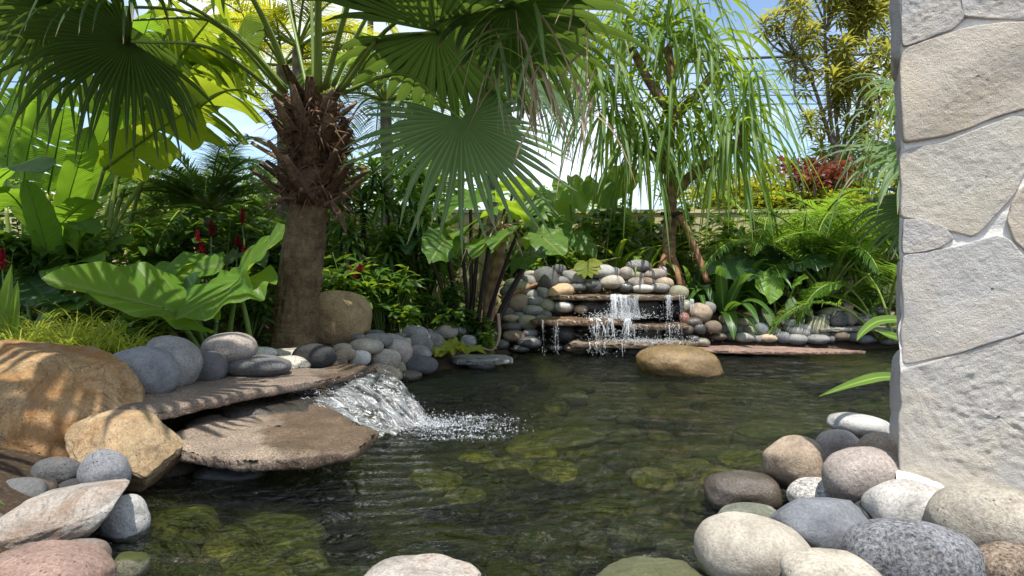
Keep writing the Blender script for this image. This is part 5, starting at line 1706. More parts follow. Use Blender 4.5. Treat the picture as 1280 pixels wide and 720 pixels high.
fan_frond(palm, TB(392, 110, 6.9), TB(386, -200, 7.2), np.array([-0.1, 0.3, 0.8]), np.array([0, 0.9, -0.3]), 1.2, 8, mid=TB(389, -20, 7.0), sag=0.8, tone=0.6)
fan_frond(palm, TB(410, 110, 6.9), TB(470, -150, 7.4), np.array([0.5, 0.6, 0.3]), np.array([0.3, 0.3, 0.9]), 1.3, 9, mid=TB(430, 10, 7.1), sag=1.0, tone=0.6)
fan_frond(palm, TB(416, 108, 6.75), TB(560, -130, 6.2), np.array([0.85, -0.3, 0.2]), np.array([0.2, -0.1, 0.95]), 1.35, 10, mid=TB(465, 10, 6.5), sag=0.9, tone=0.4)
fan_frond(palm, TB(405, 112, 6.6), TB(530, -230, 4.8), np.array([0.3, -0.9, 0.2]), np.array([0.1, 0.2, 0.95]), 1.4, 12, mid=TB(450, -40, 5.9), sag=1.0, tone=0.35)
fan_frond(palm, TB(358, 118, 6.95), TB(230, 60, 7.7), np.array([-0.8, 0.4, -0.3]), np.array([-0.2, 0.2, 0.93]), 1.1, 13, mid=TB(300, 60, 7.3), sag=0.9, tone=0.6)
fan_frond(palm, TB(428, 110, 6.95), TB(660, 95, 7.3), np.array([0.7, -0.1, -0.7]), np.array([0.4, -0.5, 0.75]), 1.15, 17, mid=TB(530, 60, 7.1), sag=0.9, hang=0.4, tone=0.7, seg=40, spread=125, split=0.45)
# tattered dry tips hanging from the edge of the big right blade
rng = np.random.default_rng(41)
mb = MB()
n = 46
px = np.concatenate([rng.uniform(590, 660, 14), rng.uniform(655, 745, 32)])
py = np.concatenate([rng.uniform(0, 100, 14), rng.uniform(-10, 150, 32)])
p0 = np.array([W(x, y, 5.35 + 0.35 * rng.random()) for x, y in zip(px, py)])
d0 = nrm(np.stack([rng.normal(0.1, 0.5, n), rng.normal(-0.2, 0.35, n), rng.uniform(-1.2, 0.1, n)], -1))
mb.grids(straps(p0, d0, rng.uniform(0.35, 0.95, n), rng.uniform(0.010, 0.03, n), rng.uniform(1.0, 3.5, n), 12, 3, 0.35, prof_blade, rng.uniform(-1, 1, n), twist=rng.uniform(-5, 5, n)), None, rng.random(n))
tag(mb.build('dry_leaf_tips', M['dry'], palm, W(690, 60, 5.4)), kind='stuff')
for k in range(14):
    x, y = rng.uniform(592, 690), rng.uniform(-5, 70)
    mb = MB()
    p = W(x, y, 5.3 + 0.3 * rng.random())
    mb.grids(straps(p, np.array([rng.normal(0.0, 0.9), -0.2, rng.uniform(-1.0, 0.1)]), rng.uniform(0.4, 0.9), 0.042, rng.uniform(0.8, 2.5), 10, 3, 0.3, prof_strap, rng.uniform(-1, 1), twist=rng.uniform(-1.5, 1.5)), None, 0.5 + 0.5 * rng.random())
    mb.build('hanging_leaflet', M['fan_pale'], palm, p)

# unseen fan palm added at the left so its fronds shade the slabs
p2b = np.array([-3.3, 2.6, gz(-3.3, 2.6) - 0.05])
shade_palm = thing('fan_palm', 'unseen fan palm added beyond the left picture edge for its shade', 'palm', p2b)
mb = MB()
t2 = spline([p2b, p2b + np.array([0.05, 0.1, 1.8]), p2b + np.array([0.1, 0.15, 3.4])], 24)
mb.tube(t2, np.linspace(0.24, 0.17, 24), 16)
mb.build('trunk', M['bark_palm'], shade_palm, p2b)
top2 = t2[-1]
for k, az in enumerate((0.30, 0.80, 2.4, 3.3, 4.2, 5.1)):
    el = [0.4, 0.55, 0.9, 1.0][k % 4]
    o = np.array([math.cos(az), math.sin(az), 0])
    d = nrm(o + np.array([0, 0, el * 0.9]))
    L = 1.15
    hub = top2 + d * L + np.array([0, 0, -0.12])
    fan_frond(shade_palm, top2 - np.array([0, 0, 0.1]) + o * 0.1, hub, nrm(o + np.array([0, 0, -0.25 + 0.35 * el])), nrm(np.array([0, 0, 1.0]) - o * 0.1 + o * 0.5 * (0.6 - el)), 1.25, 50 + k, sag=1.0, tone=0.4, seg=40)

# pale fan palm half hidden behind the pier
FX = W(1215, 340, 5.2)
p3b = np.array([FX[0], 5.6, gz(FX[0], 5.6)])
palm3 = thing('fan_palm', 'pale green fan palm with drooping thready tips reaching out from behind the stone wall', 'palm', p3b)
mb = MB()
p3t = W(1200, 215, 5.6)
mb.tube(spline([p3b, (p3b + p3t) / 2 + np.array([0.05, 0, 0]), p3t], 14), np.linspace(0.13, 0.1, 14), 12)
mb.build('trunk', M['bark_grey'], palm3, p3b)
fan_frond(palm3, p3t, W(1150, 195, 5.35), np.array([-0.9, -0.15, -0.05]), np.array([-0.2, -0.6, 0.75]), 0.86, 61, sag=1.5, hang=0.5, mat='fan_pale', seg=34, spread=120, tone=0.8, rp=(0.018, 0.012), split=0.42)
fan_frond(palm3, p3t, W(1170, 130, 5.5), np.array([-0.8, -0.2, 0.3]), np.array([-0.3, -0.5, 0.8]), 0.9, 62, sag=1.9, hang=0.5, mat='fan_pale', seg=32, spread=110, tone=0.7, rp=(0.018, 0.012), split=0.42)
fan_frond(palm3, p3t, W(1165, 255, 5.4), np.array([-0.75, -0.1, -0.55]), np.array([-0.4, -0.7, 0.5]), 0.7, 63, sag=0.9, hang=0.3, mat='fan', seg=30, spread=110, tone=0.6, rp=(0.018, 0.012))
fan_frond(palm3, p3t, W(1240, 120, 5.8), np.array([0.5, 0.5, 0.3]), np.array([0.3, 0.2, 0.9]), 0.9, 64, sag=1.2, mat='fan', seg=30, tone=0.5, rp=(0.018, 0.012))
rng = np.random.default_rng(43)
for k in range(16):
    x, y = rng.uniform(1062, 1118), rng.uniform(130, 215)
    p = W(x, y, 5.0 + 0.4 * rng.random())
    mb = MB()
    mb.grids(straps(p, np.array([rng.uniform(-0.9, 0.0), -0.2, rng.uniform(-0.5, 0.3)]), rng.uniform(0.35, 0.75), 0.017, rng.uniform(1.5, 3.5), 11, 3, 0.3, prof_blade, rng.uniform(-1, 1)), None, 0.85)
    mb.build('hanging_leaflet', M['fan_pale'], palm3, p)

# ------------------------------------------------------------------ left side: banana plants, elephant ears, grasses, gingers
def banana(label, base, leaves, seed, cat='banana plant', name='banana_plant'):
    """leaves: (stalk points px, blade points px, width m, face, torn, material, tone)"""
    t = thing(name, label, cat, base)
    for k, lf in enumerate(leaves):
        stalk, blade, w, face, torn, mt, tone = lf[:7]
        Ps = np.array([W(*q) for q in stalk])
        if len(Ps):
            P = spline(np.vstack([Ps, [W(*blade[0])]]), 18)
            mb = MB()
            mb.tube(P, np.linspace(0.045, 0.022, 18), 8, 0.6, flat=0.8)
            st = mb.build('leaf_stalk', M['petiole'], t, P[0])
        else:
            st = t
        mid = spline([W(*q) for q in blade], 34)
        mb = MB()
        paddle(mb, mid, w, face, 0.22, torn, seed * 100 + k, tone, 0.0)
        mb.build('leaf_blade', M[mt], st, mid[0])
    return t


b0 = W(40, 400, 6.6); b0[2] = gz(b0[0], b0[1])
banana('banana plant with upright paddle leaves nearest the left edge', b0, [
    ([(62, 395, 6.5)], [(68, 378, 6.5), (62, 330, 6.3), (50, 280, 6.1), (32, 224, 5.9)], 0.34, (0.2, 1, 1), 0, 'banana', 0.7),
    ([(30, 400, 6.7), (12, 330, 6.7)], [(-30, 255, 6.5), (0, 222, 6.2), (30, 205, 6.0), (56, 215, 5.8)], 0.38, (0.0, -0.5, 1), 0, 'banana', 0.8),
    ([(78, 400, 7.0)], [(72, 330, 7.0), (82, 265, 6.9), (97, 210, 6.6), (112, 158, 6.25)], 0.27, (-0.3, 1, 1), 0, 'banana', 0.9),
    ([(84, 400, 7.2)], [(84, 320, 7.2), (104, 240, 7.1), (128, 180, 6.8), (150, 122, 6.4)], 0.30, (-0.2, 1, 1), 0, 'banana', 0.8),
    ([(30, 400, 7.1)], [(28, 300, 7.2), (30, 220, 7.1), (42, 160, 6.9), (58, 105, 6.6)], 0.33, (0.3, 1, 1), 7, 'banana', 1.0),
    ([(20, 400, 7.3)], [(8, 260, 7.3), (10, 190, 7.2), (24, 140, 6.9)], 0.34, (0.4, 1, 1), 8, 'banana', 0.6),
    ([(60, 400, 7.3)], [(60, 240, 7.5), (74, 170, 7.3), (84, 112, 7.0)], 0.32, (-0.2, 1, 1), 6, 'banana', 0.9),
    ([(80, 398, 6.5)], [(92, 350, 6.4), (100, 300, 6.3), (98, 278, 6.15), (122, 292, 5.9)], 0.26, (0.1, -0.4, 0.9), 0, 'banana', 0.7),
    ([(50, 398, 6.8)], [(48, 340, 6.9), (70, 290, 6.8), (96, 262, 6.5), (118, 250, 6.2)], 0.30, (0, 0.4, 1), 0, 'banana', 0.8),
    ([(60, 398, 7.0)], [(52, 300, 7.0), (20, 250, 6.8), (-6, 235, 6.5), (-30, 250, 6.2)], 0.40, (0, 0.4, 1), 2, 'banana', 0.6),
], 1)
b1 = W(120, 395, 7.3); b1[2] = gz(b1[0], b1[1])
banana('tall banana plant whose long stalks lean right, one glowing yellow leaf arching over', b1, [
    ([(98, 385, 7.2), (104, 300, 7.1)], [(130, 212, 6.8), (165, 186, 6.6), (205, 158, 6.4), (250, 128, 6.2)], 0.55, (0.1, 0.55, 0.85), 3, 'banana_old', 0.9),
    ([(120, 388, 7.2), (135, 290, 7.2)], [(152, 190, 7.2), (160, 120, 7.0), (175, 60, 6.8), (192, 10, 6.4)], 0.36, (-0.3, 1, 0.8), 6, 'banana', 0.7),
    ([(136, 390, 7.3), (140, 295, 7.3), (180, 225, 7.3)], [(218, 163, 7.2), (256, 128, 7.0), (292, 112, 6.8), (330, 125, 6.6)], 0.95, (0.1, 0.5, 0.85), 14, 'banana_old', 0.6),
    ([(120, 390, 7.6), (125, 300, 7.6)], [(176, 140, 7.6), (210, 90, 7.4), (240, 52, 7.2), (264, 22, 6.9)], 1.0, (-0.2, 1, 0.9), 15, 'banana_old', 0.8),
    ([(130, 390, 7.8), (150, 250, 7.8)], [(215, 110, 7.8), (255, 65, 7.6), (290, 45, 7.4), (325, 60, 7.2)], 1.0, (0.1, 0.8, 0.7), 14, 'banana_old', 0.9),
    ([(100, 390, 7.5)], [(118, 250, 7.6), (122, 190, 7.5), (118, 130, 7.3), (104, 80, 7.0)], 0.36, (0.3, 1, 0.8), 5, 'banana', 0.8),
    ([(110, 390, 7.4)], [(140, 230, 7.9), (150, 150, 7.8), (135, 70, 7.5)], 0.42, (0.1, 1, 0.8), 9, 'banana_old', 0.8),
    ([(130, 390, 8.2)], [(200, 150, 8.2), (230, 90, 8.0), (270, 75, 7.7), (300, 90, 7.4)], 0.9, (0.1, 0.6, 0.9), 12, 'banana_old', 0.8),
], 2)
b2 = W(-60, 400, 7.6); b2[2] = gz(b2[0], b2[1])
banana('banana plant behind the upright ones, mostly beyond the left edge', b2, [
    ([(-50, 400, 7.6)], [(-30, 240, 7.7), (-10, 170, 7.6), (20, 110, 7.3)], 0.42, (0.4, 1, 0.8), 6, 'banana', 0.7),
    ([(-60, 400, 7.6)], [(-60, 200, 7.8), (-40, 110, 7.7), (0, 50, 7.4)], 0.42, (0.4, 1, 0.8), 8, 'banana', 0.5),
    ([(-40, 400, 7.6)], [(0, 210, 8.0), (30, 140, 7.9), (60, 70, 7.6)], 0.4, (0.0, 1, 0.8), 6, 'banana', 0.6),
], 3)


def ear_plant(name, label, cat, base, leaves, stem_mat='stem_green', mat='ear', rp=0.02, seed=0, group=None):
    """leaves: (stalk foot px, hub px, tip px, up side, length factor, dict)"""
    t = thing(name, label, cat, base, group)
    for k, lf in enumerate(leaves):
        foot, hub, tip, up = lf[:4]
        o = dict(lf[4]) if len(lf) > 4 else {}
        f_, h_, t_ = W(*foot), W(*hub), W(*tip)
        mid = (f_ + h_) / 2 + np.array([0, 0, 0.06]) + o.pop('bow', 0.0) * np.array([1, 0, 0])
        P = spline([f_, mid, h_], 16)
        mb = MB()
        r = o.pop('rp', rp)
        mb.tube(P, np.linspace(r * 1.25, r * 0.75, 16), 8, 0.6)
        st = mb.build('leaf_stalk', M[o.pop('stem', stem_mat)], t, P[0])
        mb = MB()
        d = t_ - h_
        heart(mb, h_, d, np.asarray(up, float), np.linalg.norm(d), o.pop('wide', 1.0), o.pop('cup', 0.15), o.pop('sag', 0.1), o.pop('wav', 0.06), seed * 31 + k, o.pop('tone', 0.5), roll_edge=o.pop('roll', 0.3), vee=o.pop('vee', 0.0), near=o.pop('near', 1.0))
        mb.build('leaf_blade', M[o.pop('mat', mat)], st, h_)
    return t


e0 = W(255, 440, 5.9); e0[2] = gz(e0[0], e0[1])
ear_plant('elephant_ear', 'big elephant ear plant with ribbed leaves spreading behind the grey cobbles', 'elephant ear', e0, [
    ((262, 462, 5.6), (206, 386, 5.2), (52, 346, 4.75), (-0.06, -0.60, 0.8), dict(wide=1.05, cup=0.12, near=0.4, wav=0.03, roll=0.0, tone=0.9, rp=0.022, sag=0.0)),
    ((258, 462, 5.8), (228, 360, 5.9), (285, 330, 6.1), (0.1, 0.2, 1.0), dict(wide=1.1, tone=0.5, wav=0.05)),
    ((266, 460, 5.9), (196, 350, 5.8), (282, 322, 5.7), (0.0, -0.55, 0.83), dict(wide=0.85, cup=0.2, tone=1.0, wav=0.05)),
    ((262, 462, 5.7), (232, 372, 5.5), (252, 336, 5.5), (-0.2, -0.6, 0.7), dict(wide=1.0, cup=0.3, tone=0.3, mat='ear_dark')),
    ((282, 455, 5.7), (298, 352, 5.55), (362, 278, 5.5), (-0.75, -0.45, 0.5), dict(wide=0.95, cup=0.4, wav=0.06, tone=0.9)),
    ((318, 455, 5.6), (296, 352, 5.45), (222, 398, 5.0), (-0.15, -0.5, 0.85), dict(wide=1.0, cup=0.15, wav=0.06, tone=0.95)),
    ((270, 455, 5.9), (215, 340, 6.1), (278, 318, 5.9), (-0.1, -0.25, 1.0), dict(wide=1.3, wav=0.05, tone=1.0, cup=0.2)),
    ((250, 460, 5.8), (180, 388, 5.7), (110, 425, 5.3), (-0.3, -0.3, 0.9), dict(wide=1.0, mat='ear_dark', tone=0.6)),
    ((250, 460, 6.0), (120, 370, 6.1), (48, 395, 5.8), (-0.2, -0.3, 0.95), dict(wide=0.9, tone=0.5)),
    ((256, 460, 5.8), (236, 380, 5.7), (190, 405, 5.3), (-0.2, -0.2, 1.0), dict(wide=0.9, mat='ear_dark', tone=0.9)),
    ((262, 460, 6.0), (285, 320, 6.3), (330, 322, 6.0), (0.2, -0.3, 0.9), dict(wide=1.0, mat='ear_dark', tone=0.7)),
], seed=1, rp=0.02)
e1 = W(20, 400, 6.2); e1[2] = gz(e1[0], e1[1])
ear_plant('elephant_ear', 'smaller elephant ear plant in the shade between banana and yellow grass', 'elephant ear', e1, [
    ((40, 420, 6.2), (90, 330, 6.2), (130, 318, 6.0), (0.2, -0.4, 0.9), dict(tone=0.6)),
    ((40, 420, 6.2), (30, 345, 6.3), (65, 375, 6.0), (0.1, -0.5, 0.8), dict(mat='ear_dark')),
    ((40, 420, 6.2), (80, 370, 6.0), (30, 375, 5.8), (-0.1, -0.3, 0.9), dict(mat='ear_dark', tone=0.8)),
    ((40, 420, 6.2), (140, 305, 6.6), (165, 300, 6.4), (0.1, -0.6, 0.8), dict(tone=0.8, wide=0.8)),
    ((40, 420, 6.2), (112, 322, 6.5), (125, 290, 6.6), (0, -0.9, 0.3), dict(tone=0.8, wide=0.8)),
], seed=2)
# folded palm-like pleated leaf beside the left edge
rng = np.random.default_rng(51)
lt = thing('palm_grass', 'upright pleated bright green leaf at the left edge under a red ginger flower', 'plant', W(5, 450, 5.2))
for k, (x0, y0, x1, y1) in enumerate(((2, 440, 14, 330), (-10, 440, -6, 320), (12, 445, 22, 350))):
    mb = MB()
    p0, p1 = W(x0, y0, 5.1), W(x1, y1, 5.1)
    mb.grids(straps(p0, p1 - p0, np.linalg.norm(p1 - p0), 0.12, 0.1, 10, 5, 0.5, prof_lance, side=np.array([1, 0.1, 0])), None, 0.8)
    mb.build('leaf', M['strap_lit'], lt, p0)
mb = MB(); mb.grids(straps(W(8, 440, 5.0), np.array([0.03, 0, 1.0]), 0.27, 0.06, 0.1, 8, 3, 0.4, prof_lance, side=np.array([1, 0, 0])), None, 0.8); mb.build('leaf', M['ear_yellow'], lt, W(8, 440, 5.0))

# yellow grass tufts
GG = 'yellow grass tufts behind the rusty boulder'
tufts = [(25, 432, 5.0, 'yellow grass tuft nearest the left edge behind the boulder'), (72, 425, 5.0, 'yellow grass tuft under the big ribbed leaf tip'), (118, 428, 5.0, 'yellow grass tuft in the middle of the bed, brightest'),
         (160, 432, 5.1, 'yellow grass tuft next to the dark glossy leaves'), (95, 408, 5.5, 'yellow grass tuft behind the brightest one'), (140, 412, 5.5, 'yellow grass tuft half shaded by the elephant ear'), (45, 410, 5.5, 'yellow grass tuft below the shaded elephant ear')]
for k, (px, py, Y, lab) in enumerate(tufts):
    b = W(px, py + 14, Y - 0.3)
    b[2] = gz(b[0], b[1])
    t = thing('grass_tuft', lab, 'grass tuft', b, GG)
    n = 130
    az = rng.uniform(0, 6.283, n)
    el = rng.uniform(0.35, 2.2, n)
    d = np.stack([np.cos(az), np.sin(az), el], -1)
    mb = MB()
    o = np.stack([rng.normal(0, 0.04, n), rng.normal(0, 0.04, n), 0 * az], -1)
    L = rng.uniform(0.36, 0.66, n)
    mb.grids(straps(b + o, d, L, rng.uniform(0.007, 0.013, n), rng.uniform(0.9, 2.6, n), 7, 3, 0.3, prof_blade), None, rng.random(n) ** 0.7)
    tag(mb.build('blades', M['grass_gold'], t, b), kind='stuff')


def leafy(name, label, cat, base, h, spread, nst, nleaf, L, w, mat, seed, stem='stem_green', elev=(0.0, 1.2), sag=1.0, group=None, prof=prof_lance, lean=(0, 0), rstem=0.010, bare=0.25, crown=False):
    """bushy plant: stems with leaves all along"""
    rng = np.random.default_rng(seed)
    base = np.asarray(base, float)
    t = thing(name, label, cat, base, group)
    mbL = MB()
    for i in range(nst):
        az = rng.uniform(0, 6.283)
        r = spread * rng.random() ** 0.6
        top = base + np.array([r * math.cos(az) + lean[0], r * math.sin(az) + lean[1], h * rng.uniform(0.65, 1.0)])
        foot = base + np.array([0.25 * r * math.cos(az), 0.25 * r * math.sin(az), -0.03])
        P = spline([foot, foot * 0.45 + top * 0.55 + np.array([0, 0, 0.08 * h]), top], 14)
        mb = MB()
        mb.tube(P, np.linspace(rstem, rstem * 0.35, 14), 5, 0.4)
        mb.build('stem', M[stem], t, base)
        k = nleaf
        tt = bare + (1 - bare) * (rng.random(k) ** 0.7)
        j = np.minimum((tt * 13).astype(int), 12)
        p = P[j] + (P[j + 1] - P[j]) * ((tt * 13 - j)[:, None])
        a2 = rng.uniform(0, 6.283, k)
        e2 = rng.uniform(elev[0], elev[1], k)
        d = np.stack([np.cos(a2), np.sin(a2), e2], -1)
        mbL.grids(straps(p, d, L * rng.uniform(0.65, 1.15, k), w * rng.uniform(0.75, 1.15, k), sag * rng.uniform(0.5, 1.5, k), 7, 3, 0.22, prof, rng.normal(0, 0.3, k)), None, rng.random(k))
    tag(mbL.build('foliage', M[mat], t, base), kind='stuff')
    return t


def at(px, Y):
    x = (px - 640) / F * Y
    return np.array([x, Y, gz(x, Y)])


# red gingers
def ginger(label, px, Y, flowers, seed, h=1.0):
    t = leafy('red_ginger', label, 'ginger', at(px, Y), h, 0.4, 9, 16, 0.34, 0.085, 'shrub_dark', seed, elev=(-0.1, 0.9), sag=0.9)
    rng = np.random.default_rng(seed + 5)
    b = at(px, Y)
    for (fx, fy, fh) in flowers:
        top = W(fx, fy, Y - 0.3)
        hh = fh / F * Y * 0.85
        mb = MB()
        foot = top - np.array([0.05 * rng.normal(), 0.02, hh / 2 + 0.25])
        mb.tube(spline([foot, top - np.array([0, 0, hh / 2])], 6), 0.008, 5, 0.5)
        st = mb.build('flower_stalk', M['stem_green'], t, foot)
        mb = MB()
        n = 46
        f = np.linspace(0, 1, n)
        az = np.arange(n) * 2.399
        p = top + np.stack([0 * f, 0 * f, (f - 0.5) * hh], -1)
        d = np.stack([np.cos(az), np.sin(az), 0.4 + 1.6 * f], -1)
        mb.grids(straps(p, d, 0.07 * (1 - 0.5 * f) * np.random.default_rng(4).uniform(0.5, 1.2, n), 0.03, 0.5, 5, 3, 0.4, prof_lance), None, rng.random(n))
        mb.build('red_flower', M['ginger_red'], st, top)
    return t


ginger('red ginger with several red flower heads left of the palm trunk', 278, 7.6, [(247, 301, 26), (264, 287, 20), (303, 272, 22), (297, 303, 14), (305, 314, 24), (253, 312, 18)], 71, 1.25)
ginger('red ginger with a pair of red flowers right of the palm trunk', 445, 8.3, [(436, 342, 14), (444, 345, 16), (450, 336, 8)], 72, 1.0)
ginger('red ginger with one dark red flower at the left edge', 2, 6.3, [(3, 325, 28)], 73, 0.95)

# ------------------------------------------------------------------ feather palms
def feather_palm(label, base, top, fronds, L, mat, seed, trunk_r=0.0, nl=44, leafL=0.42, leafW=0.03, sag=1.3, up0=(0.3, 1.8), trunk_mat='bark_grey', stalks=None, name='feather_palm', group=None, tone=0.5, az_list=None, up=0.35, fan=1.0):
    rng = np.random.default_rng(seed)
    base, top = np.asarray(base, float), np.asarray(top, float)
    t = thing(name, label, 'palm', base, group)
    if trunk_r:
        mb = MB()
        P = spline([base - np.array([0, 0, 0.1]), (base + top) / 2 + np.array([0.03, 0, 0]), top], 20)
        mb.tube(P, np.linspace(trunk_r * 1.15, trunk_r * 0.85, 20), 12)
        mb.build('trunk', M[trunk_mat], t, base)
    for k in range(fronds):
        az = az_list[k] if az_list else k * 2.399 + rng.normal(0, 0.2)
        e = rng.uniform(*up0)
        d0 = np.array([math.cos(az), math.sin(az) * fan, e])
        l = L * rng.uniform(0.8, 1.1)
        p0 = top if not stalks else top + np.array([rng.normal(0, stalks), rng.normal(0, stalks), 0])
        P = arc(p0, d0, l, sag * rng.uniform(0.8, 1.25), 18, 1.2)
        mb = MB()
        mb.tube(P, np.linspace(0.017, 0.004, 18) * L / 1.6, 6, 0.7)
        fr = mb.build('frond', M['petiole'], t, p0)
        mb = MB()
        pinnate(mb, P, nl, leafL, leafW, 0.7, up, 0.45, seed * 50 + k, tone, 0.18 if not stalks else 0.34)
        mb.build('leaflets', M[mat], fr, p0)
    return t


feather_palm('dark feathery dwarf date palm between the banana stalks and the palm trunk', at(262, 8.6), W(262, 262, 8.6), 34, 1.5, 'feather_dark', 81, 0.09, 74, 0.34, 0.019, 1.3, (0.1, 2.6))
feather_palm('dark feathery palm behind the red gingers', at(215, 9.6), W(215, 275, 9.6), 24, 1.5, 'feather_dark', 82, 0.08, 66, 0.34, 0.019, 1.4, (0.0, 2.2))
feather_palm('slender grey trunked feather palm standing behind the dark stemmed plants', at(482, 10.6), W(482, 128, 10.6), 14, 2.3, 'feather', 83, 0.10, 56, 0.55, 0.035, 2.0, (0.1, 1.8))
feather_palm('golden green feather palm seen through the crown of the stout fan palm', at(372, 10.8), W(372, 60, 10.8), 14, 2.4, 'feather_gold', 84, 0.10, 60, 0.5, 0.034, 1.7, (0.1, 1.9))
feather_palm('golden feather palm behind the torn banana leaves', at(352, 11.2), W(352, 82, 11.2), 12, 2.2, 'feather_gold', 85, 0.10, 56, 0.5, 0.034, 1.6, (0.1, 1.7))
feather_palm('feather palm whose crown peeps above the wide fan leaf', at(612, 11.4), W(615, 60, 11.4), 12, 2.0, 'feather', 86, 0.09, 50, 0.45, 0.032, 1.9, (0.0, 1.6))
# areca clumps at the right
feather_palm('areca palm with orange stalks behind the right bank of cobbles', at(1030, 10.4), at(1030, 10.4) + np.array([0, 0, 0.1]), 17, 2.3, 'feather', 91, 0, 46, 0.42, 0.028, 1.35, (0.9, 2.6), stalks=0.14, name='areca_palm', fan=0.6)
feather_palm('areca palm close to the pale wall, its fronds arching left', at(1112, 9.9), at(1112, 9.9) + np.array([0, 0, 0.15]), 14, 2.1, 'feather', 92, 0, 46, 0.40, 0.027, 1.5, (0.8, 2.2), stalks=0.12, name='areca_palm', tone=0.7, fan=0.6)
feather_palm('bright areca palm at the wall behind the red leaved shrubs', at(1005, 11.6), at(1005, 11.6) + np.array([0, 0, 0.3]), 15, 2.2, 'feather', 93, 0, 46, 0.42, 0.028, 1.2, (0.9, 2.8), stalks=0.14, name='areca_palm', tone=0.9)
feather_palm('shaded areca palm beside the strap lilies', at(955, 11.2), at(955, 11.2) + np.array([0, 0, 0.2]), 12, 1.7, 'feather_dark', 94, 0, 40, 0.36, 0.026, 1.4, (0.8, 2.4), stalks=0.12, name='areca_palm', tone=0.8)
feather_palm('tall areca palm with arching fronds under the red croton', at(985, 11.3), at(985, 11.3) + np.array([0, 0, 0.3]), 16, 2.5, 'feather', 96, 0, 48, 0.42, 0.028, 1.2, (0.9, 2.8), stalks=0.14, name='areca_palm', tone=0.6)
feather_palm('dense areca palm in front of the garden wall corner', at(1075, 11.2), at(1075, 11.2) + np.array([0, 0, 0.3]), 17, 2.5, 'feather', 97, 0, 48, 0.42, 0.028, 1.2, (0.9, 2.8), stalks=0.14, name='areca_palm', tone=0.8)
feather_palm('areca palm far right behind the pale wall', at(1160, 10.8), at(1160, 10.8) + np.array([0, 0, 0.2]), 13, 2.6, 'feather', 95, 0, 44, 0.42, 0.028, 1.1, (1.0, 2.8), stalks=0.14, name='areca_palm', tone=0.6)

# ------------------------------------------------------------------ cane plants with strappy leaf heads
def cane_plant(label, px, Y, heads, seed, leafL=0.42, leafW=0.05, mat='cane_leaf', group=None, stem='stem_black', nl=54, name='dracaena', cat='dracaena', sag=1.6):
    rng = np.random.default_rng(seed)
    b = at(px, Y)
    t = thing(name, label, cat, b, group)
    for (hx, hy, dy) in heads:
        h = W(hx, hy, Y + dy)
        foot = b + np.array([rng.normal(0, 0.08), rng.normal(0, 0.08), -0.05])
        P = spline([foot, (foot + h) / 2 + np.array([rng.normal(0, 0.08), 0, 0]), h], 14)
        mb = MB()
        mb.tube(P, np.linspace(0.03, 0.018, 14), 7, 0.4)
        st = mb.build('cane', M[stem], t, foot)
        f = np.linspace(0, 1, nl)
        p = h + np.stack([0 * f, 0 * f, (f - 0.75) * 0.34], -1)
        az = np.arange(nl) * 2.399 + rng.normal(0, 0.2, nl)
        d = np.stack([np.cos(az), np.sin(az), -0.1 + 1.9 * f ** 1.5 + rng.normal(0, 0.12, nl)], -1)
        mb = MB()
        mb.grids(straps(p, d, leafL * rng.uniform(0.75, 1.15, nl), leafW, sag * rng.uniform(0.6, 1.3, nl), 8, 3, 0.3, prof_strap, rng.normal(0, 0.2, nl)), None, rng.random(nl))
        mb.build('leaf_head', M[mat], st, h)
    return t


GD = 'strappy cane plants behind the round boulder'
cane_plant('tall cane plant just right of the palm trunk', 448, 8.9, [(430, 215, 0), (452, 250, 0.1), (440, 290, -0.1), (468, 215, 0.2), (425, 265, 0.1)], 101, group=GD)
cane_plant('cane plant with many heads between palm trunk and dark stems', 487, 9.1, [(478, 235, 0), (500, 275, 0.1), (510, 225, 0.2), (486, 300, -0.1), (530, 262, 0)], 102, group=GD)
cane_plant('cane plant reaching up under the lower fan leaf', 528, 9.5, [(522, 200, 0), (548, 290, 0), (540, 240, 0.2), (505, 180, 0.3)], 103, group=GD)
cane_plant('low cane plant before the cream wall', 535, 9.3, [(520, 318, 0), (548, 330, 0), (500, 335, 0)], 104, 0.36, group=GD)
cane_plant('cane plant whose heads show left of the waterfall stack', 660, 10.9, [(640, 270, 0), (672, 258, 0), (655, 300, 0), (690, 290, -0.1)], 105, 0.4, group=GD)
cane_plant('cane plant behind the stout palm trunk', 405, 9.6, [(400, 250, 0), (418, 225, 0.2), (395, 300, 0), (420, 310, 0)], 106, group=GD)

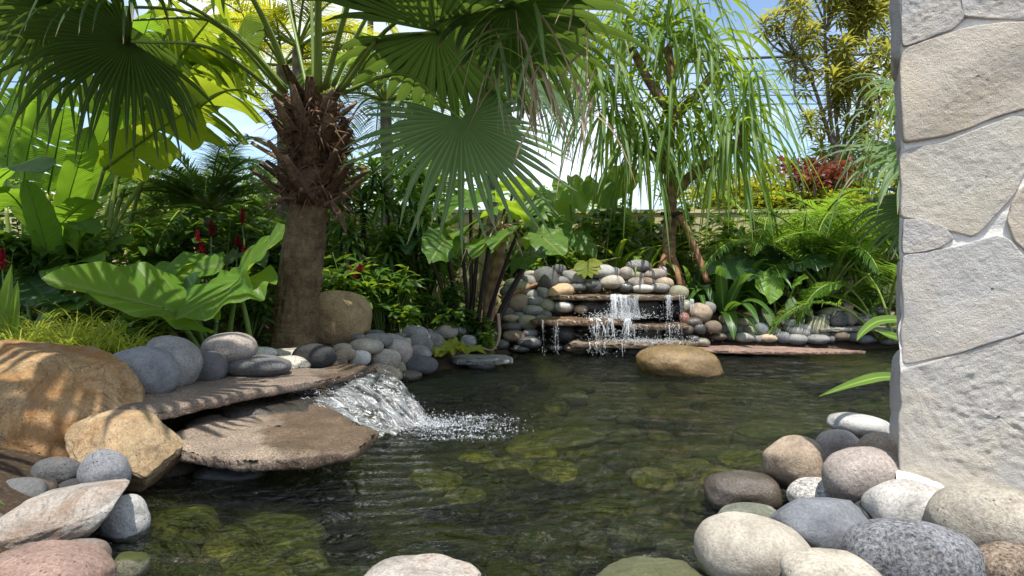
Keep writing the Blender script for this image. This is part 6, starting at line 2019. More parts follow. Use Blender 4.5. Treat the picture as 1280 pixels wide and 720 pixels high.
# dark stemmed elephant ears
e2 = at(592, 8.9)
ear_plant('elephant_ear', 'tall elephant ear with blackish stems left of the waterfall', 'elephant ear', e2, [
    ((578, 428, 8.9), (556, 300, 8.6), (536, 326, 8.2), (0.35, -0.45, 0.8), dict(tone=0.4, wide=0.95, cup=0.25)),
    ((586, 430, 8.9), (602, 272, 8.7), (566, 292, 8.2), (-0.2, 0.35, 0.9), dict(tone=0.6, wide=0.95)),
    ((588, 432, 8.9), (574, 266, 9.2), (606, 226, 9.5), (0.3, 0.4, 0.85), dict(tone=1.0, mat='ear', wide=1.05)),
    ((600, 430, 8.8), (650, 282, 8.5), (612, 302, 8.0), (-0.2, 0.1, 1.0), dict(tone=0.5)),
    ((604, 430, 8.9), (632, 256, 9.1), (666, 266, 8.7), (0.3, 0.4, 0.85), dict(tone=0.9)),
    ((580, 430, 9.0), (540, 232, 9.6), (514, 242, 9.2), (-0.2, 0.5, 0.8), dict(tone=1.0)),
    ((590, 430, 8.8), (588, 245, 9.0), (558, 266, 8.5), (-0.2, -0.3, 0.95), dict(tone=0.6)),
    ((610, 430, 8.9), (678, 296, 9.2), (704, 318, 8.8), (-0.2, -0.35, 0.9), dict(tone=0.6)),
    ((574, 430, 8.9), (528, 296, 9.0), (506, 312, 8.6), (-0.3, -0.3, 0.9), dict(tone=0.5, mat='ear_dark')),
    ((602, 430, 9.0), (642, 236, 9.4), (664, 222, 9.0), (0.2, 0.5, 0.85), dict(tone=1.0)),
    ((606, 430, 8.7), (664, 318, 8.4), (640, 340, 8.1), (-0.1, -0.2, 0.95), dict(tone=0.4, mat='ear_dark', wide=0.8)),
    ((594, 430, 8.7), (612, 300, 8.4), (590, 318, 8.0), (-0.1, -0.2, 0.95), dict(tone=0.5, wide=0.85)),
], 'stem_black', 'ear', 0.026, 5)
e3 = at(712, 11.0)
ear_plant('elephant_ear', 'backlit elephant ears standing tall behind the waterfall', 'elephant ear', e3, [
    ((716, 335, 11.0), (712, 232, 11.0), (732, 262, 10.7), (0.2, -0.95, 0.3), dict(tone=1.0, wide=0.9)),
    ((720, 335, 11.0), (750, 232, 11.0), (762, 262, 10.7), (0.2, -0.95, 0.2), dict(tone=1.0)),
    ((730, 335, 11.0), (778, 222, 11.2), (756, 250, 11.0), (-0.2, -0.95, 0.2), dict(tone=0.9, wide=0.9)),
    ((700, 335, 10.8), (688, 285, 10.7), (700, 325, 10.4), (0.1, -0.98, 0.2), dict(tone=0.9)),
    ((705, 335, 10.8), (668, 245, 10.8), (650, 275, 10.5), (-0.2, -0.9, 0.3), dict(tone=1.0)),
    ((712, 335, 10.8), (726, 300, 10.6), (745, 322, 10.4), (0.2, -0.8, 0.5), dict(tone=0.6, wide=0.9)),
    ((712, 335, 11.0), (690, 255, 11.2), (712, 288, 10.9), (0.1, -0.9, 0.4), dict(tone=1.0)),
], 'stem_green', 'ear', 0.016, 6)
ps = thing('bare_palm_stem', 'straight brown bare palm stem beside the dark stemmed plants', 'palm', at(612, 8.8))
mb = MB()
pp = spline([at(609, 8.8) - np.array([0, 0, 0.05]), W(612, 380, 8.8), W(622, 330, 8.8), W(627, 285, 8.8)], 20)
mb.tube(pp, np.linspace(0.085, 0.07, 20), 12)
mb.build('trunk', M['bark_tan'], ps, pp[0])
rng = np.random.default_rng(61)
mb = MB()
n = 18
mb.grids(straps(np.repeat(pp[-1][None], n, 0), np.stack([rng.normal(0, 0.6, n), rng.normal(-.2, 0.5, n), rng.uniform(-0.6, 0.8, n)], -1), rng.uniform(0.5, 1.1, n), 0.022, rng.uniform(1.5, 3, n), 10, 3, 0.3, prof_blade), None, rng.random(n))
tag(mb.build('dry_leaves', M['dry'], ps, pp[-1]), kind='stuff')
for k, (q, lab) in enumerate(((((598, 445, 8.2), (620, 428, 8.1), (622, 388, 8.3)), 'dry bent leaf stalk lying on the cobbles by the dark stems'),)):
    mb = MB(); P = spline([W(578, 430, 8.15), W(600, 434, 8.1), W(616, 437, 8.1), W(624, 420, 8.15), W(623, 392, 8.2)], 24); mb.tube(P, 0.022, 5, 0.5, flat=0.4)
    tag(mb.build('dry_stalk', M['dry'], None, P[0]), lab, 'dry leaf')
mb = MB(); P = spline([W(628, 372, 9.5), W(690, 348, 9.85), W(730, 334, 10.1), W(772, 322, 10.4)], 20); P[:, 2] += 0.02 * fbm(P * 4, 3, 2); mb.tube(P, np.linspace(0.03, 0.018, 20), 7)
tag(mb.build('fallen_branch', M['wood'], None, P[0]), 'thin brown branch lying slanted over the cobble stack', 'branch')

# fallen and single leaves
mb = MB(); heart(mb, W(566, 432, 7.85), np.array([-0.9, -0.35, -0.12]), np.array([-0.1, -0.45, 0.9]), 0.30, 0.9, 0.2, 0.05, 0.10, 3, 0.75)
heart(mb, W(568, 434, 7.82), np.array([-0.8, -0.8, -0.25]), np.array([-0.1, -0.4, 0.9]), 0.30, 0.7, 0.2, 0.05, 0.10, 4, 0.95)
heart(mb, W(572, 436, 7.85), np.array([0.95, -0.1, 0.0]), np.array([0, -0.4, 0.9]), 0.34, 0.45, 0.2, 0.05, 0.10, 5, 0.45)
tag(mb.build('fallen_leaf', M['ear_yellow'], None, W(566, 434, 7.85)), 'big torn yellow green leaf lying on the slate ledge', 'leaf')
ml = thing('monstera', 'holed yellowing leaf hanging over the cobbles left of the fall', 'monstera', W(770, 322, 10.3))
mb = MB(); P = spline([W(775, 322, 10.3), W(752, 326, 10.1), W(735, 328, 9.8)], 10); mb.tube(P, 0.012, 6, 0.6); st = mb.build('leaf_stalk', M['stem_green'], ml, P[0])
mb = MB()
for k in range(7):       # fingers of the split blade
    a_ = R(-150 + k * 25)
    d = np.array([math.cos(a_), -0.35, math.sin(a_) * 0.8])
    mb.grids(straps(W(733, 328, 9.75), d, 0.26 * (1 - 0.02 * abs(k - 3)), 0.13, 0.2, 8, 5, 0.05, prof_lance, side=np.cross(d, [0, -1, 0.3])), None, 0.3 + 0.1 * k)
mb.build('leaf_blade', M['ear_yellow'], st, W(733, 328, 9.75))
mb = MB(); heart(mb, W(1055, 382, 10.1), np.array([0.4, -0.5, -0.6]), np.array([0.2, -0.9, 0.3]), 0.2, 0.9, 0.2, 0.1, 0.15, 8, 0.9)
tag(mb.build('fallen_leaf', M['dry'], None, W(1055, 382, 10.1)), 'dry pinkish leaf lying above the dark cobble near the wall', 'leaf')
mb = MB(); heart(mb, W(-14, 640, 2.75), np.array([0.9, -0.3, -0.1]), np.array([0.2, -0.7, 0.6]), 0.09, 1.0, 0.2, 0.1, 0.05, 9, 0.9)
tag(mb.build('fallen_leaf', M['ear'], None, W(-10, 640, 2.75)), 'small fresh green leaf poking in at the left edge above the slanted rock', 'leaf')

# ------------------------------------------------------------------ screw pine (pandanus)
pb = at(836, 10.45)
pan = thing('screw_pine', 'screw pine tree with forked ringed trunk and long hanging leaves beside the waterfall', 'tree', pb)
mb = MB()
fork = W(838, 238, 10.45)
P = spline([pb - np.array([0, 0, 0.1]), W(836, 320, 10.45), W(838, 270, 10.45), fork, W(836, 190, 10.45), W(840, 120, 10.5), W(835, 60, 10.6)], 50)
mb.tube(P, np.interp(np.linspace(0, 1, 50), [0, 0.1, 0.45, 1], [0.14, 0.105, 0.095, 0.07]), 14)
trn_ = mb.build('trunk', M['bark_tan'], pan, pb)
for q in ([(840, 245, 10.45), (866, 218, 10.35), (895, 198, 10.25), (925, 178, 10.2), (930, 150, 10.2)], [(837, 215, 10.45), (815, 195, 10.4), (790, 178, 10.4), (775, 150, 10.4)],
          [(838, 150, 10.45), (870, 120, 10.6), (900, 80, 10.7)], [(838, 140, 10.45), (810, 100, 10.6), (790, 60, 10.7)]):
    mb = MB(); P = spline([W(*c) for c in q], 24); P = P + 0.02 * np.stack([fbm(P * 5, 3, 2), 0 * P[:, 0], fbm(P * 5 + 9, 4, 2)], -1)
    mb.tube(P, np.linspace(0.085, 0.06, 24), 11); mb.build('branch', M['bark_tan'], pan, P[0])
for q, r in (([(842, 262, 10.4), (855, 280, 10.2), (872, 318, 9.95), (884, 352, 9.75)], 0.055), ([(832, 320, 10.4), (826, 335, 10.2), (820, 350, 10.1)], 0.06), ([(840, 318, 10.4), (850, 345, 10.2), (862, 378, 9.95)], 0.05), ([(840, 325, 10.45), (846, 338, 10.2), (850, 358, 10.1)], 0.06)):
    mb = MB(); P = spline([W(*c) for c in q], 16); mb.tube(P, np.linspace(r, r * 0.75, 16), 9); mb.build('prop_root', M['wood'], pan, P[0])
mb = MB(); mb.tube(spline([W(826, 267, 10.3), W(842, 268, 10.25), W(862, 262, 10.3)], 8), 0.02, 6, flat=1.6); mb.build('tie_strap', M['black'], pan, W(842, 268, 10.3))
rng = np.random.default_rng(63)
heads = [((932, 118, 10.2), 34, 0.9), ((885, 55, 10.6), 34, 0.8), ((765, 120, 10.4), 36, 1.0), ((780, 30, 10.6), 34, 0.8), ((836, 30, 10.5), 34, 0.7), ((845, 135, 10.1), 30, 1.2),
         ((915, 165, 10.2), 30, 1.0), ((800, 170, 10.3), 30, 1.2), ((738, 70, 10.0), 30, 1.0), ((840, -30, 10.4), 26, 0.8)]
for hp, nl, dr in heads:
    h = W(*hp)
    az = np.arange(nl) * 2.399 + rng.normal(0, 0.25, nl)
    f = np.linspace(0, 1, nl)
    e = -0.15 + 1.5 * f ** 1.3 + rng.normal(0, 0.15, nl)
    d = np.stack([np.cos(az), np.sin(az), e], -1)
    p = h + np.stack([0.06 * np.cos(az), 0.06 * np.sin(az), (f - 0.6) * 0.35], -1)
    L = rng.uniform(1.3, 2.25, nl) * (1.05 - 0.25 * f)
    S = straps(p, d, L, rng.uniform(0.04, 0.066, nl), rng.uniform(2.2, 7.0, nl) * dr, 13, 3, 0.35, prof_strap, rng.normal(0, 0.25, nl), 1.1, twist=rng.normal(0, 0.5, nl))
    for k in range(nl):
        mb = MB(); mb.grids(S[k], None, float(np.clip(rng.normal(0.5, 0.28), 0, 1))); mb.build('leaf', M['pandanus'], pan, h)

mb = MB()
for hp, nl, dr in heads:
    h = W(*hp); n = 26
    az = rng.uniform(0, 6.283, n); f = rng.random(n)
    d = np.stack([np.cos(az), np.sin(az), -0.3 + 1.6 * f], -1)
    mb.grids(straps(h + np.stack([0.05 * np.cos(az), 0.05 * np.sin(az), (f - 0.7) * 0.5], -1), d, rng.uniform(0.9, 2.0, n), rng.uniform(0.035, 0.06, n), rng.uniform(2.0, 7.5, n) * dr, 11, 3, 0.35, prof_strap, rng.normal(0, 0.25, n), 1.1, twist=rng.normal(0, 0.6, n)), None, np.clip(rng.normal(0.55, 0.3, n), 0, 1))
tag(mb.build('inner_leaves', M['pandanus'], pan, W(845, 120, 10.4)), kind='stuff')

# ------------------------------------------------------------------ strap lilies
def strap_plant(label, base, leaves, mat, seed, group=None, name='strap_lily', w=0.11, prof=prof_strap, cat='lily'):
    """leaves: (azimuth deg, elevation, length, sag)"""
    rng = np.random.default_rng(seed)
    t = thing(name, label, cat, base, group)
    for k, (az, el, L, sg) in enumerate(leaves):
        a_ = R(az)
        d = np.array([math.cos(a_), math.sin(a_), el])
        mb = MB()
        mb.grids(straps(base + 0.05 * np.array([math.cos(a_), math.sin(a_), 0]), d, L, w * rng.uniform(0.85, 1.15), sg, 12, 5, 0.22, prof, rng.normal(0, 0.15), 1.2), None, float(np.clip(rng.normal(0.5, 0.25), 0, 1)))
        mb.build('leaf', M[mat], t, base)
    return t


def rosette(n, seed, L=(0.8, 1.2), el=(0.8, 3.0), sg=(0.8, 2.4)):
    rng = np.random.default_rng(seed)
    return [(k * 137.5 + rng.normal(0, 12), rng.uniform(*el), rng.uniform(*L), rng.uniform(*sg)) for k in range(n)]


GL = 'strap leaved lilies around the waterfall'
strap_plant('strap lily right of the fall with a broad leaf dropping to the cobbles', at(905, 10.0), rosette(13, 1) + [(-95, 0.6, 0.75, 2.6), (-60, 0.5, 0.7, 2.2)], 'strap', 111, GL, w=0.17)
strap_plant('strap lily behind the screw pine stake', at(925, 10.6), rosette(14, 2, (0.9, 1.4)), 'strap', 112, GL, w=0.13)
strap_plant('strap lily in front of the screw pine roots, arching over the shelf', at(868, 10.3), rosette(12, 3, (0.8, 1.2)) + [(-150, 1.0, 0.9, 2.4), (-40, 1.2, 0.9, 2.4)], 'strap', 113, GL, w=0.11)
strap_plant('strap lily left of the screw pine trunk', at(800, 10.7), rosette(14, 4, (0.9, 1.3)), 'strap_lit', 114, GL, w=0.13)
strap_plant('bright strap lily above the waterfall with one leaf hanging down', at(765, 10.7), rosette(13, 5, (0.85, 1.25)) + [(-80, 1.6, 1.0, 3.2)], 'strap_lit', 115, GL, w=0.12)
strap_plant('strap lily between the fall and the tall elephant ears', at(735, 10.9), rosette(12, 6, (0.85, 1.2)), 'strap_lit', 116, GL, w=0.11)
strap_plant('dark strap lily at the foot of the garden wall', at(890, 11.4), rosette(14, 7, (0.9, 1.3)), 'strap', 117, GL, w=0.12)
strap_plant('dark strap lily behind the bright heart leaf', at(950, 10.4), rosette(12, 8, (0.7, 1.1)), 'strap', 118, GL, w=0.10)
strap_plant('dark palm lily low beside the pale wall', at(1085, 10.5), rosette(14, 9, (0.6, 0.95), (0.5, 2.0)), 'strap', 119, GL, w=0.10)
strap_plant('shaded palm lily at the foot of the areca stalks', at(1062, 10.9), rosette(12, 10, (0.6, 0.9), (0.5, 2.0)), 'strap', 120, GL, w=0.11)
strap_plant('low strap lily behind the brown cobbles right of the fall', at(880, 10.6), rosette(10, 11, (0.5, 0.8)), 'strap', 121, GL, w=0.09)
wp = np.array([2.55, 4.55, 0.2])
t = thing('strap_lily', 'strap leaved plant hidden by the pale wall, three curved leaf tips showing', 'lily', wp)
for k, q in enumerate(([(1150, 425, 4.55), (1135, 402, 4.5), (1100, 400, 4.4), (1078, 415, 4.3), (1071, 426, 4.25)], [(1160, 440, 4.5), (1130, 424, 4.45), (1105, 416, 4.4), (1094, 412, 4.35)], [(1150, 478, 4.3), (1110, 470, 4.2), (1070, 478, 4.05), (1024, 495, 3.9)])):
    P = spline([W(*c) for c in q], 16)
    tn = nrm(np.gradient(P, axis=0)); sd = nrm(np.cross(tn, np.array([0, -0.75, 0.65])))
    hw = 0.032 * prof_strap(np.linspace(0, 1, 16))[:, None]
    mb = MB(); mb.grids(np.stack([P + sd * hw, P + np.array([0, 0.004, -0.006]), P - sd * hw], 1), None, 0.8); mb.build('leaf', M['strap_lit'], t, P[0])

# elephant ears of the right bank
ear_plant('elephant_ear', 'bright heart leaved elephant ear on the right bank', 'elephant ear', at(972, 10.2), [
    ((972, 412, 10.1), (963, 350, 9.9), (964, 378, 9.75), (0.05, -0.98, 0.2), dict(tone=1.0, wide=1.1, mat='ear_sunlit_young')),
    ((975, 412, 10.1), (996, 352, 10.0), (1010, 345, 9.8), (0.0, -0.8, 0.6), dict(tone=0.9, wide=0.9, mat='ear_sunlit_young')),
    ((975, 412, 10.1), (1016, 366, 10.0), (1053, 353, 9.8), (0.0, -0.75, 0.65), dict(tone=0.9, wide=0.55, mat='ear_sunlit_young')),
], seed=7, rp=0.014)
ear_plant('elephant_ear', 'dark ribbed elephant ear beside the bright heart leaf', 'elephant ear', at(915, 10.3), [
    ((918, 410, 10.2), (922, 335, 10.0), (880, 338, 9.75), (0.0, -0.6, 0.8), dict(tone=0.8, wide=0.8)),
    ((918, 410, 10.2), (930, 328, 10.3), (955, 350, 10.1), (0.1, -0.6, 0.8), dict(tone=0.4)),
    ((985, 412, 10.5), (1000, 322, 10.3), (1045, 330, 10.0), (0.1, -0.6, 0.8), dict(tone=0.6, wide=1.1)),
    ((985, 412, 10.5), (985, 320, 10.6), (955, 345, 10.3), (-0.1, -0.6, 0.8), dict(tone=0.4)),
    ((985, 412, 10.5), (1020, 300, 10.9), (1060, 312, 10.6), (0.1, -0.6, 0.8), dict(tone=0.4)),
], mat='ear_dark', seed=8, rp=0.014)
GC = 'feather marked leaves above the right bank cobbles'
for k, (h_, t_, lab) in enumerate((((955, 382), (966, 408), 'feather marked leaf hanging left of the bright heart stalk'), ((992, 372), (984, 396), 'feather marked leaf below the bright heart leaf'), ((1000, 380), (1016, 394), 'feather marked leaf pointing right'), ((994, 388), (1004, 405), 'feather marked leaf lowest over the grey cobble'))):
    t = thing('calathea', lab, 'calathea', at(980, 10.2), GC)
    mb = MB(); a_, b_ = W(*h_, 9.9), W(*t_, 9.75); mb.tube(spline([at(980, 10.2), (at(980, 10.2) + a_) / 2 + np.array([0, 0, 0.1]), a_], 8), 0.006, 5); st = mb.build('leaf_stalk', M['stem_green'], t, a_)
    mb = MB(); d = b_ - a_; mb.grids(straps(a_, d, np.linalg.norm(d) * 1.1, 0.17, 0.2, 12, 7, 0.15, prof_lance, side=np.cross(d, [0, -1, 0.3])), None, 0.6); mb.build('leaf_blade', M['calathea'], st, a_)

# ------------------------------------------------------------------ shrubs filling the beds
GS1 = 'leafy shrubs in the beds'
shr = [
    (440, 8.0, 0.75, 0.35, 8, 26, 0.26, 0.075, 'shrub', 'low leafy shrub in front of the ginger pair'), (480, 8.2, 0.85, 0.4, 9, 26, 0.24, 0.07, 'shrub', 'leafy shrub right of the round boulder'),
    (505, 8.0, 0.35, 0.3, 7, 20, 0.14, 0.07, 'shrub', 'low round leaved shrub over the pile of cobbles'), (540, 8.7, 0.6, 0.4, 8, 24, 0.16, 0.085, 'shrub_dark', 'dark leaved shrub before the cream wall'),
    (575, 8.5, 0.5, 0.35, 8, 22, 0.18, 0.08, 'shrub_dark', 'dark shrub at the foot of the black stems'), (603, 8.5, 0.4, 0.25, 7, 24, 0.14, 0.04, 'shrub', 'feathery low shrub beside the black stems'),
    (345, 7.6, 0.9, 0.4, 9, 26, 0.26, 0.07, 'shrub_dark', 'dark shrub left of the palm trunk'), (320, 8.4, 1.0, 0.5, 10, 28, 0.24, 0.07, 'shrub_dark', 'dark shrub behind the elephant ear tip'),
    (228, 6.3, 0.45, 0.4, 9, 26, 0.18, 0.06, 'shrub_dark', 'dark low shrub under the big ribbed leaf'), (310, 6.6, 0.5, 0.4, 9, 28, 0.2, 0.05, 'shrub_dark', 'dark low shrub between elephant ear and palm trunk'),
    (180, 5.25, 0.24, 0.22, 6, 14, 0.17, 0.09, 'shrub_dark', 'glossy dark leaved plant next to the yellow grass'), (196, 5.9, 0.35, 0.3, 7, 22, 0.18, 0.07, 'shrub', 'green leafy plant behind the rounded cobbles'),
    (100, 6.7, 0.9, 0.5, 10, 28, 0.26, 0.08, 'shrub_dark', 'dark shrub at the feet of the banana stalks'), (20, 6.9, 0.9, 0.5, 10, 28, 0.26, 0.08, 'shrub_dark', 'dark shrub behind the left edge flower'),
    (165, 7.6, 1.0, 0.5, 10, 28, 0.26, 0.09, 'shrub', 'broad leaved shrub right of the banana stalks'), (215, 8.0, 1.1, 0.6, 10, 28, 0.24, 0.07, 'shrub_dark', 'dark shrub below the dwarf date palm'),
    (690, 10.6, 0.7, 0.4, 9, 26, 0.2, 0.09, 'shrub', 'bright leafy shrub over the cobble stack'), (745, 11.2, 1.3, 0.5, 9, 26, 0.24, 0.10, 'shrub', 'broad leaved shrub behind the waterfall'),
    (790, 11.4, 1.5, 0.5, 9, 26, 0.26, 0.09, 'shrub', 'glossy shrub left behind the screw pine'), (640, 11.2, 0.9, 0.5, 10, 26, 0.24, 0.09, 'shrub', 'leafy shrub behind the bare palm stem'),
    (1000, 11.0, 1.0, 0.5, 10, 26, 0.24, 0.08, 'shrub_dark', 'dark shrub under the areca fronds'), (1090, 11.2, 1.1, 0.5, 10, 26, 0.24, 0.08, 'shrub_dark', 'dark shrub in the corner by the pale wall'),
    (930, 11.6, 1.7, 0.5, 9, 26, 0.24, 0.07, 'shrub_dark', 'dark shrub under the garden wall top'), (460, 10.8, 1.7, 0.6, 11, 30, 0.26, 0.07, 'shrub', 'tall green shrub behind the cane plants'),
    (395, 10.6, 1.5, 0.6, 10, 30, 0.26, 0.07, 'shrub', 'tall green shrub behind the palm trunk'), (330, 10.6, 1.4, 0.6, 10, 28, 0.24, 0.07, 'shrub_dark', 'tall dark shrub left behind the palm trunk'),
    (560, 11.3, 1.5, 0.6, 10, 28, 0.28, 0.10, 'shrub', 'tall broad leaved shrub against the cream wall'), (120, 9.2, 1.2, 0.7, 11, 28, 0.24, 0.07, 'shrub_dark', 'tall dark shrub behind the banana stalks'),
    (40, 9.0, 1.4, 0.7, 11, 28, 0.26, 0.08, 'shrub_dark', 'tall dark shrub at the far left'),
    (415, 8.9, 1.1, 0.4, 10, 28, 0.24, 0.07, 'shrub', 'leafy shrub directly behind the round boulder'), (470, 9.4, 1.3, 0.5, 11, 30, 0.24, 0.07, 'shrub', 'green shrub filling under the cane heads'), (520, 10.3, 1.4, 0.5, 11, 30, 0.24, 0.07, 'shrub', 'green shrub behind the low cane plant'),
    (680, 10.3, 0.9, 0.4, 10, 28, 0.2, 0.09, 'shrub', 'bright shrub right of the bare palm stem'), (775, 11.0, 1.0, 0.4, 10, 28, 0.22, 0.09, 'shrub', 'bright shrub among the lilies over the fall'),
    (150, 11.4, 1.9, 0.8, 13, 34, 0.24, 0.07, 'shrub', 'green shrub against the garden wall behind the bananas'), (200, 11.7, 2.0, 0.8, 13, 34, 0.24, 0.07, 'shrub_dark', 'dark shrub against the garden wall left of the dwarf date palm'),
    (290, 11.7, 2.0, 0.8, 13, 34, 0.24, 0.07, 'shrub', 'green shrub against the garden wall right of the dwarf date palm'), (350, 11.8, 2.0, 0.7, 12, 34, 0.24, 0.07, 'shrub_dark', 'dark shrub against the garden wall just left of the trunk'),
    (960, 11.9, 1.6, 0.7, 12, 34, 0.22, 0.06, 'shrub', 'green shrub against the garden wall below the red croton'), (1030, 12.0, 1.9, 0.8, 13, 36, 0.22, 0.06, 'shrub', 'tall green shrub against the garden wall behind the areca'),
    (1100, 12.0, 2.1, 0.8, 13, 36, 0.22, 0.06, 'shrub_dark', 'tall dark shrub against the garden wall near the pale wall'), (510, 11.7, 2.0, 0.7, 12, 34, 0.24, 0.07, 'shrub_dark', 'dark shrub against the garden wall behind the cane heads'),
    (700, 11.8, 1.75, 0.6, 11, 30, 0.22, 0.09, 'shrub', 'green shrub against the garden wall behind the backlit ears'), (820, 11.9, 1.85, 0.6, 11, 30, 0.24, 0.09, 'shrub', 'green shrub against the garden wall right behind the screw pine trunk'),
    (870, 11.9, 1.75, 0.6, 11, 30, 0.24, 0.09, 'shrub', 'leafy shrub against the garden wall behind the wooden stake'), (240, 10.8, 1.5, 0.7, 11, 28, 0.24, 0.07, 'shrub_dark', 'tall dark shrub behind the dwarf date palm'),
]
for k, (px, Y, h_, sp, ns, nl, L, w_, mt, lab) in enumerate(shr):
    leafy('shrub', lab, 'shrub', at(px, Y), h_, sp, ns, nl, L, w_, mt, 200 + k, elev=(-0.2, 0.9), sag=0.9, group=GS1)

# low ground cover over the beds: nobody could count it
rng = np.random.default_rng(99)
n = 16000
x, y = rng.uniform(-7, 7, n), rng.uniform(4.6, 12.2, n)
dd = pond_dist(x, y)
den = vnoise(np.stack([x * 0.9, y * 0.9, 0 * x], -1), 12) > -0.15
ok = (dd > 0.95) & den & ~((np.abs(x - 1.35) < 1.5) & (y < 10.8))
x, y = x[ok], y[ok]
n = len(x)
p = np.stack([x, y, height(x, y) + 0.16 * rng.random(n) ** 2], -1)
az = rng.uniform(0, 6.283, n)
mb = MB()
mb.grids(straps(p, np.stack([np.cos(az), np.sin(az), rng.uniform(0.1, 1.6, n)], -1), rng.uniform(0.07, 0.2, n), rng.uniform(0.03, 0.06, n), rng.uniform(0.5, 1.8, n), 5, 3, 0.2, prof_lance, rng.normal(0, 0.4, n)), None, rng.random(n))
tag(mb.build('ground_cover', M['shrub_dark']), kind='stuff')

# ------------------------------------------------------------------ beyond the garden wall
def bush(name, label, cat, c, half, n, L, w, mat, seed, group=None, trunk=True):
    """broad shrub crown: short limbs, leaves in clumps through the volume"""
    rng = np.random.default_rng(seed)
    c = np.asarray(c, float)
    base = np.array([c[0], c[1], gz(c[0], c[1])])
    t = thing(name, label, cat, base, group)
    nc = max(8, n // 45)
    cl = nrm(rng.normal(0, 1, (nc, 3))) * (rng.random((nc, 1)) ** 0.35) * np.asarray(half)
    mb = MB()
    for k in range(min(nc, 16)):
        P = spline([base, base * 0.4 + (c + cl[k]) * 0.6 + rng.normal(0, 0.05, 3), c + cl[k]], 8)
        mb.tube(P, np.linspace(0.03, 0.008, 8), 5, 0.4)
    mb.build('trunk', M['bark_grey'], t, base)
    i = rng.integers(0, nc, n)
    p = c + cl[i] + rng.normal(0, 1, (n, 3)) * np.asarray(half) * 0.24
    d = nrm(p - (c + cl[i]) + rng.normal(0, 0.05, (n, 3)) + np.array([0, 0, 0.08]))
    mb = MB()
    mb.grids(straps(p, d, L * rng.uniform(0.6, 1.2, n), w * rng.uniform(0.7, 1.2, n), rng.uniform(0, 1.2, n), 5, 3, 0.2, prof_lance, rng.normal(0, 0.6, n)), None, np.clip(0.5 + 0.3 * rng.normal(0, 1, nc)[i] + rng.normal(0, 0.15, n), 0, 1))
    tag(mb.build('crown', M[mat], t, c), kind='stuff')
    return t


GBk = 'shrubs and hedges beyond the garden wall'
for k, (px, py, Y, hx, hz, n, mt, lab) in enumerate((
        (150, 262, 14.5, 1.2, 0.55, 1500, 'shrub_gold', 'golden hedge bush beyond the wall left of the tall banana stalk'), (222, 262, 14.0, 0.9, 0.6, 1300, 'shrub_gold', 'golden bush beyond the wall right of the tall banana stalk'),
        (60, 250, 14.2, 1.5, 0.8, 1500, 'shrub', 'green bush beyond the wall at the far left'), (-60, 220, 14.5, 1.8, 1.2, 1600, 'shrub', 'green tall bush beyond the wall outside the left edge'),
        (910, 250, 13.6, 0.9, 0.35, 900, 'shrub_gold', 'yellow bush on the wall top right of the screw pine'), (1010, 268, 13.3, 1.0, 0.45, 1400, 'shrub_gold', 'yellow green bush below the red leaved shrubs'),
        (1080, 275, 13.2, 0.9, 0.6, 1200, 'shrub_gold', 'golden bush behind the pale fan tips'), (1012, 216, 13.2, 0.75, 0.3, 900, 'shrub_red', 'red leaved croton bush in front of the thin trunked tree'),
        (925, 262, 14.3, 0.35, 0.25, 330, 'shrub_red', 'little red leaved croton just over the wall by the screw pine'), (1075, 210, 14.6, 1.0, 0.6, 1000, 'shrub', 'green bush behind the red leaved croton'),
        (885, 235, 17.0, 1.0, 0.8, 900, 'shrub', 'small leaved pale tree far behind the screw pine branch'), (330, 250, 14.5, 1.3, 0.6, 1300, 'shrub', 'green bush beyond the wall left of the palm trunk'),
        (440, 240, 14.2, 1.3, 0.7, 1500, 'shrub', 'green bush beyond the wall right of the palm trunk'), (545, 235, 13.8, 1.0, 0.45, 1000, 'shrub', 'green bush beyond the wall under the lower fan leaf'), (1130, 150, 14.5, 0.7, 1.3, 900, 'shrub', 'tall green bush hidden partly by the pale wall'),
        (970, 245, 13.4, 0.8, 0.5, 1200, 'shrub_gold', 'yellow green bush rising over the wall under the hanging screw pine leaves'), (1050, 240, 13.6, 0.8, 0.6, 1200, 'shrub', 'fresh green bush over the wall at the thin tree foot'),
        (680, 258, 14.5, 1.2, 0.3, 800, 'shrub', 'low green bush just showing over the wall left of the waterfall'))):
    bush('bush', lab, 'bush', W(px, py, Y), (hx, 0.7, hz), n, 0.17, 0.07, mt, 300 + k, GBk)

# thin trunked tree with yellow edged leaf heads
tb = np.array([W(1043, 340, 13.6)[0], 13.6, 0.1])
song = thing('song_tree', 'thin trunked tree with clumps of yellow edged leaves against the blue sky', 'tree', tb)
rng = np.random.default_rng(71)
hd = []
for q in ([(1045, 215, 13.6), (1036, 130, 13.6), (1032, 60, 13.6), (1030, -10, 13.6)], [(1048, 215, 13.6), (1035, 165, 13.5), (1018, 110, 13.4), (1000, 72, 13.3), (975, 42, 13.2)],
          [(1052, 215, 13.7), (1060, 140, 13.7), (1062, 70, 13.7), (1066, 10, 13.7)], [(1050, 220, 13.6), (1044, 130, 13.9), (1050, 60, 14.0)], [(1058, 215, 13.7), (1078, 110, 13.8), (1098, 60, 13.8)]):
    P = spline([tb + np.array([rng.normal(0, 0.2), 0, 0])] + [W(*c) for c in q], 26)
    mb = MB(); mb.tube(P, np.linspace(0.05, 0.022, 26), 8); mb.build('trunk', M['bark_grey'], song, P[0])
    hd.append(P[-1])
for k in range(80):
    hx = rng.choice([rng.uniform(995, 1112), rng.uniform(1030, 1112)])
    hy = rng.uniform(-60, 110) if k < 62 else rng.uniform(90, 200)
    if hx < 1010 and hy > 95:
        hx += 40
    hd.append(W(hx, hy, 13.6 + rng.normal(0, 0.4)))
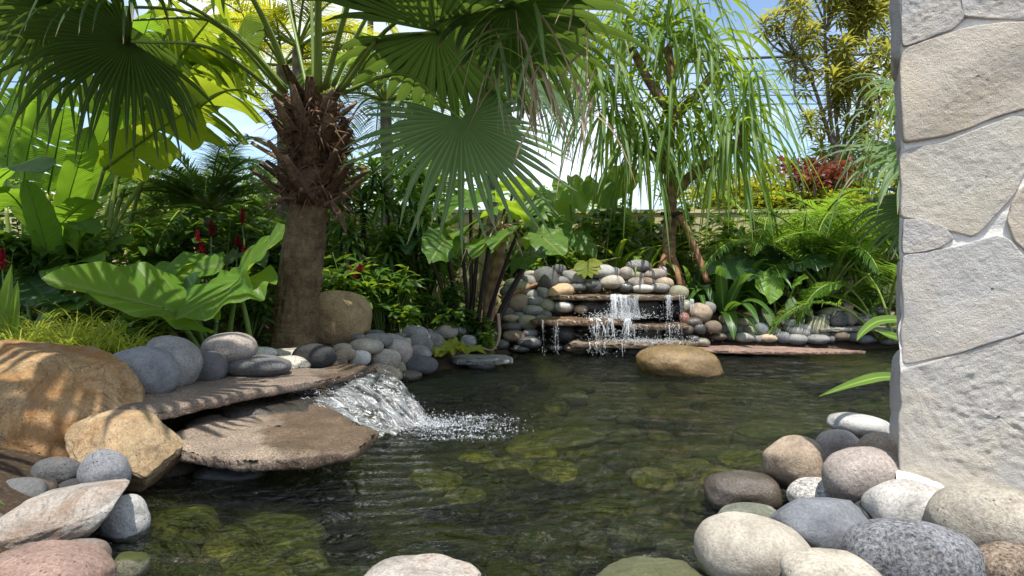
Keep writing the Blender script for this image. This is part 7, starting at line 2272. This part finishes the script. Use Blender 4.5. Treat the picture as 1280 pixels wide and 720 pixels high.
hd += [W(955, 32, 13.2), W(970, 24, 13.2), W(985, 0, 13.3), W(992, -6, 13.4), W(985, 78, 13.3), W(1005, 108, 13.4), W(1012, 155, 13.5), W(1060, 160, 13.6), W(1000, 60, 13.3), W(1015, 40, 13.3)]
for k, h in enumerate(hd):
    if k >= 5:
        j = min(range(5), key=lambda q: np.linalg.norm(hd[q] - h))
        mb = MB(); mb.tube(spline([h, (h + hd[j]) / 2 + np.array([0, 0, -0.3]), hd[j] * 0.7 + W(1045, 150, 13.6) * 0.3], 8), np.linspace(0.012, 0.025, 8), 5, caps=False); mb.build('branch', M['bark_grey'], song, h)
    n = 46
    az = np.arange(n) * 2.399
    f = np.linspace(0, 1, n)
    d = np.stack([np.cos(az), np.sin(az), -0.35 + 1.7 * f], -1)
    mb = MB(); mb.grids(straps(h + np.stack([0 * f, 0 * f, (f - 0.6) * 0.3], -1), d, 0.34 * rng.uniform(0.8, 1.15, n), 0.05, rng.uniform(0.6, 1.6, n), 6, 3, 0.25, prof_lance), None, rng.random(n)); mb.build('leaf_head', M['song'], song, h)

# utility pole and cables
M['cable'] = plainmat('cable', (0.03, 0.035, 0.045), 0.6)
pole = thing('utility_pole', 'slim pale utility pole far behind the cane plants', 'pole', np.array([W(463, 300, 27)[0], 27, -0.3]))
mb = MB(); mb.tube(np.array([W(463, 345, 27), W(463, 200, 27), W(462, 62, 27)]), [0.13, 0.11, 0.09], 10); mb.build('mast', M['bark_grey'], pole, W(463, 345, 27))
mb = MB(); boxv(mb, -0.9, 0.9, -0.06, 0.06, -0.06, 0.06); mb.build('cross_arm', M['bark_grey'], pole, None); pole.children[-1].location = Vector(W(463, 75, 26.85)) - pole.location
for k, (y0, y1, lab) in enumerate(((80, 82, 'topmost power cable crossing the sky'), (86, 100, 'second power cable from the top'), (92, 125, 'third power cable crossing the sky'), (110, 131, 'fourth power cable, next to the lowest'), (120, 142, 'lowest power cable crossing the sky'))):
    a_, b_ = W(463, y0, 27), W(1010, y1 - 12, 27)
    d = b_ - a_
    P = spline([a_ - d * 1.2, a_, (a_ + b_) / 2 - np.array([0, 0, 0.25]), b_, b_ + d * 0.8], 60)
    mb = MB(); mb.tube(P, 0.022 if k else 0.06, 5)
    tag(mb.build('power_cable', M['cable'], None, P[0]), lab, 'cable', 'power cables beyond the garden')
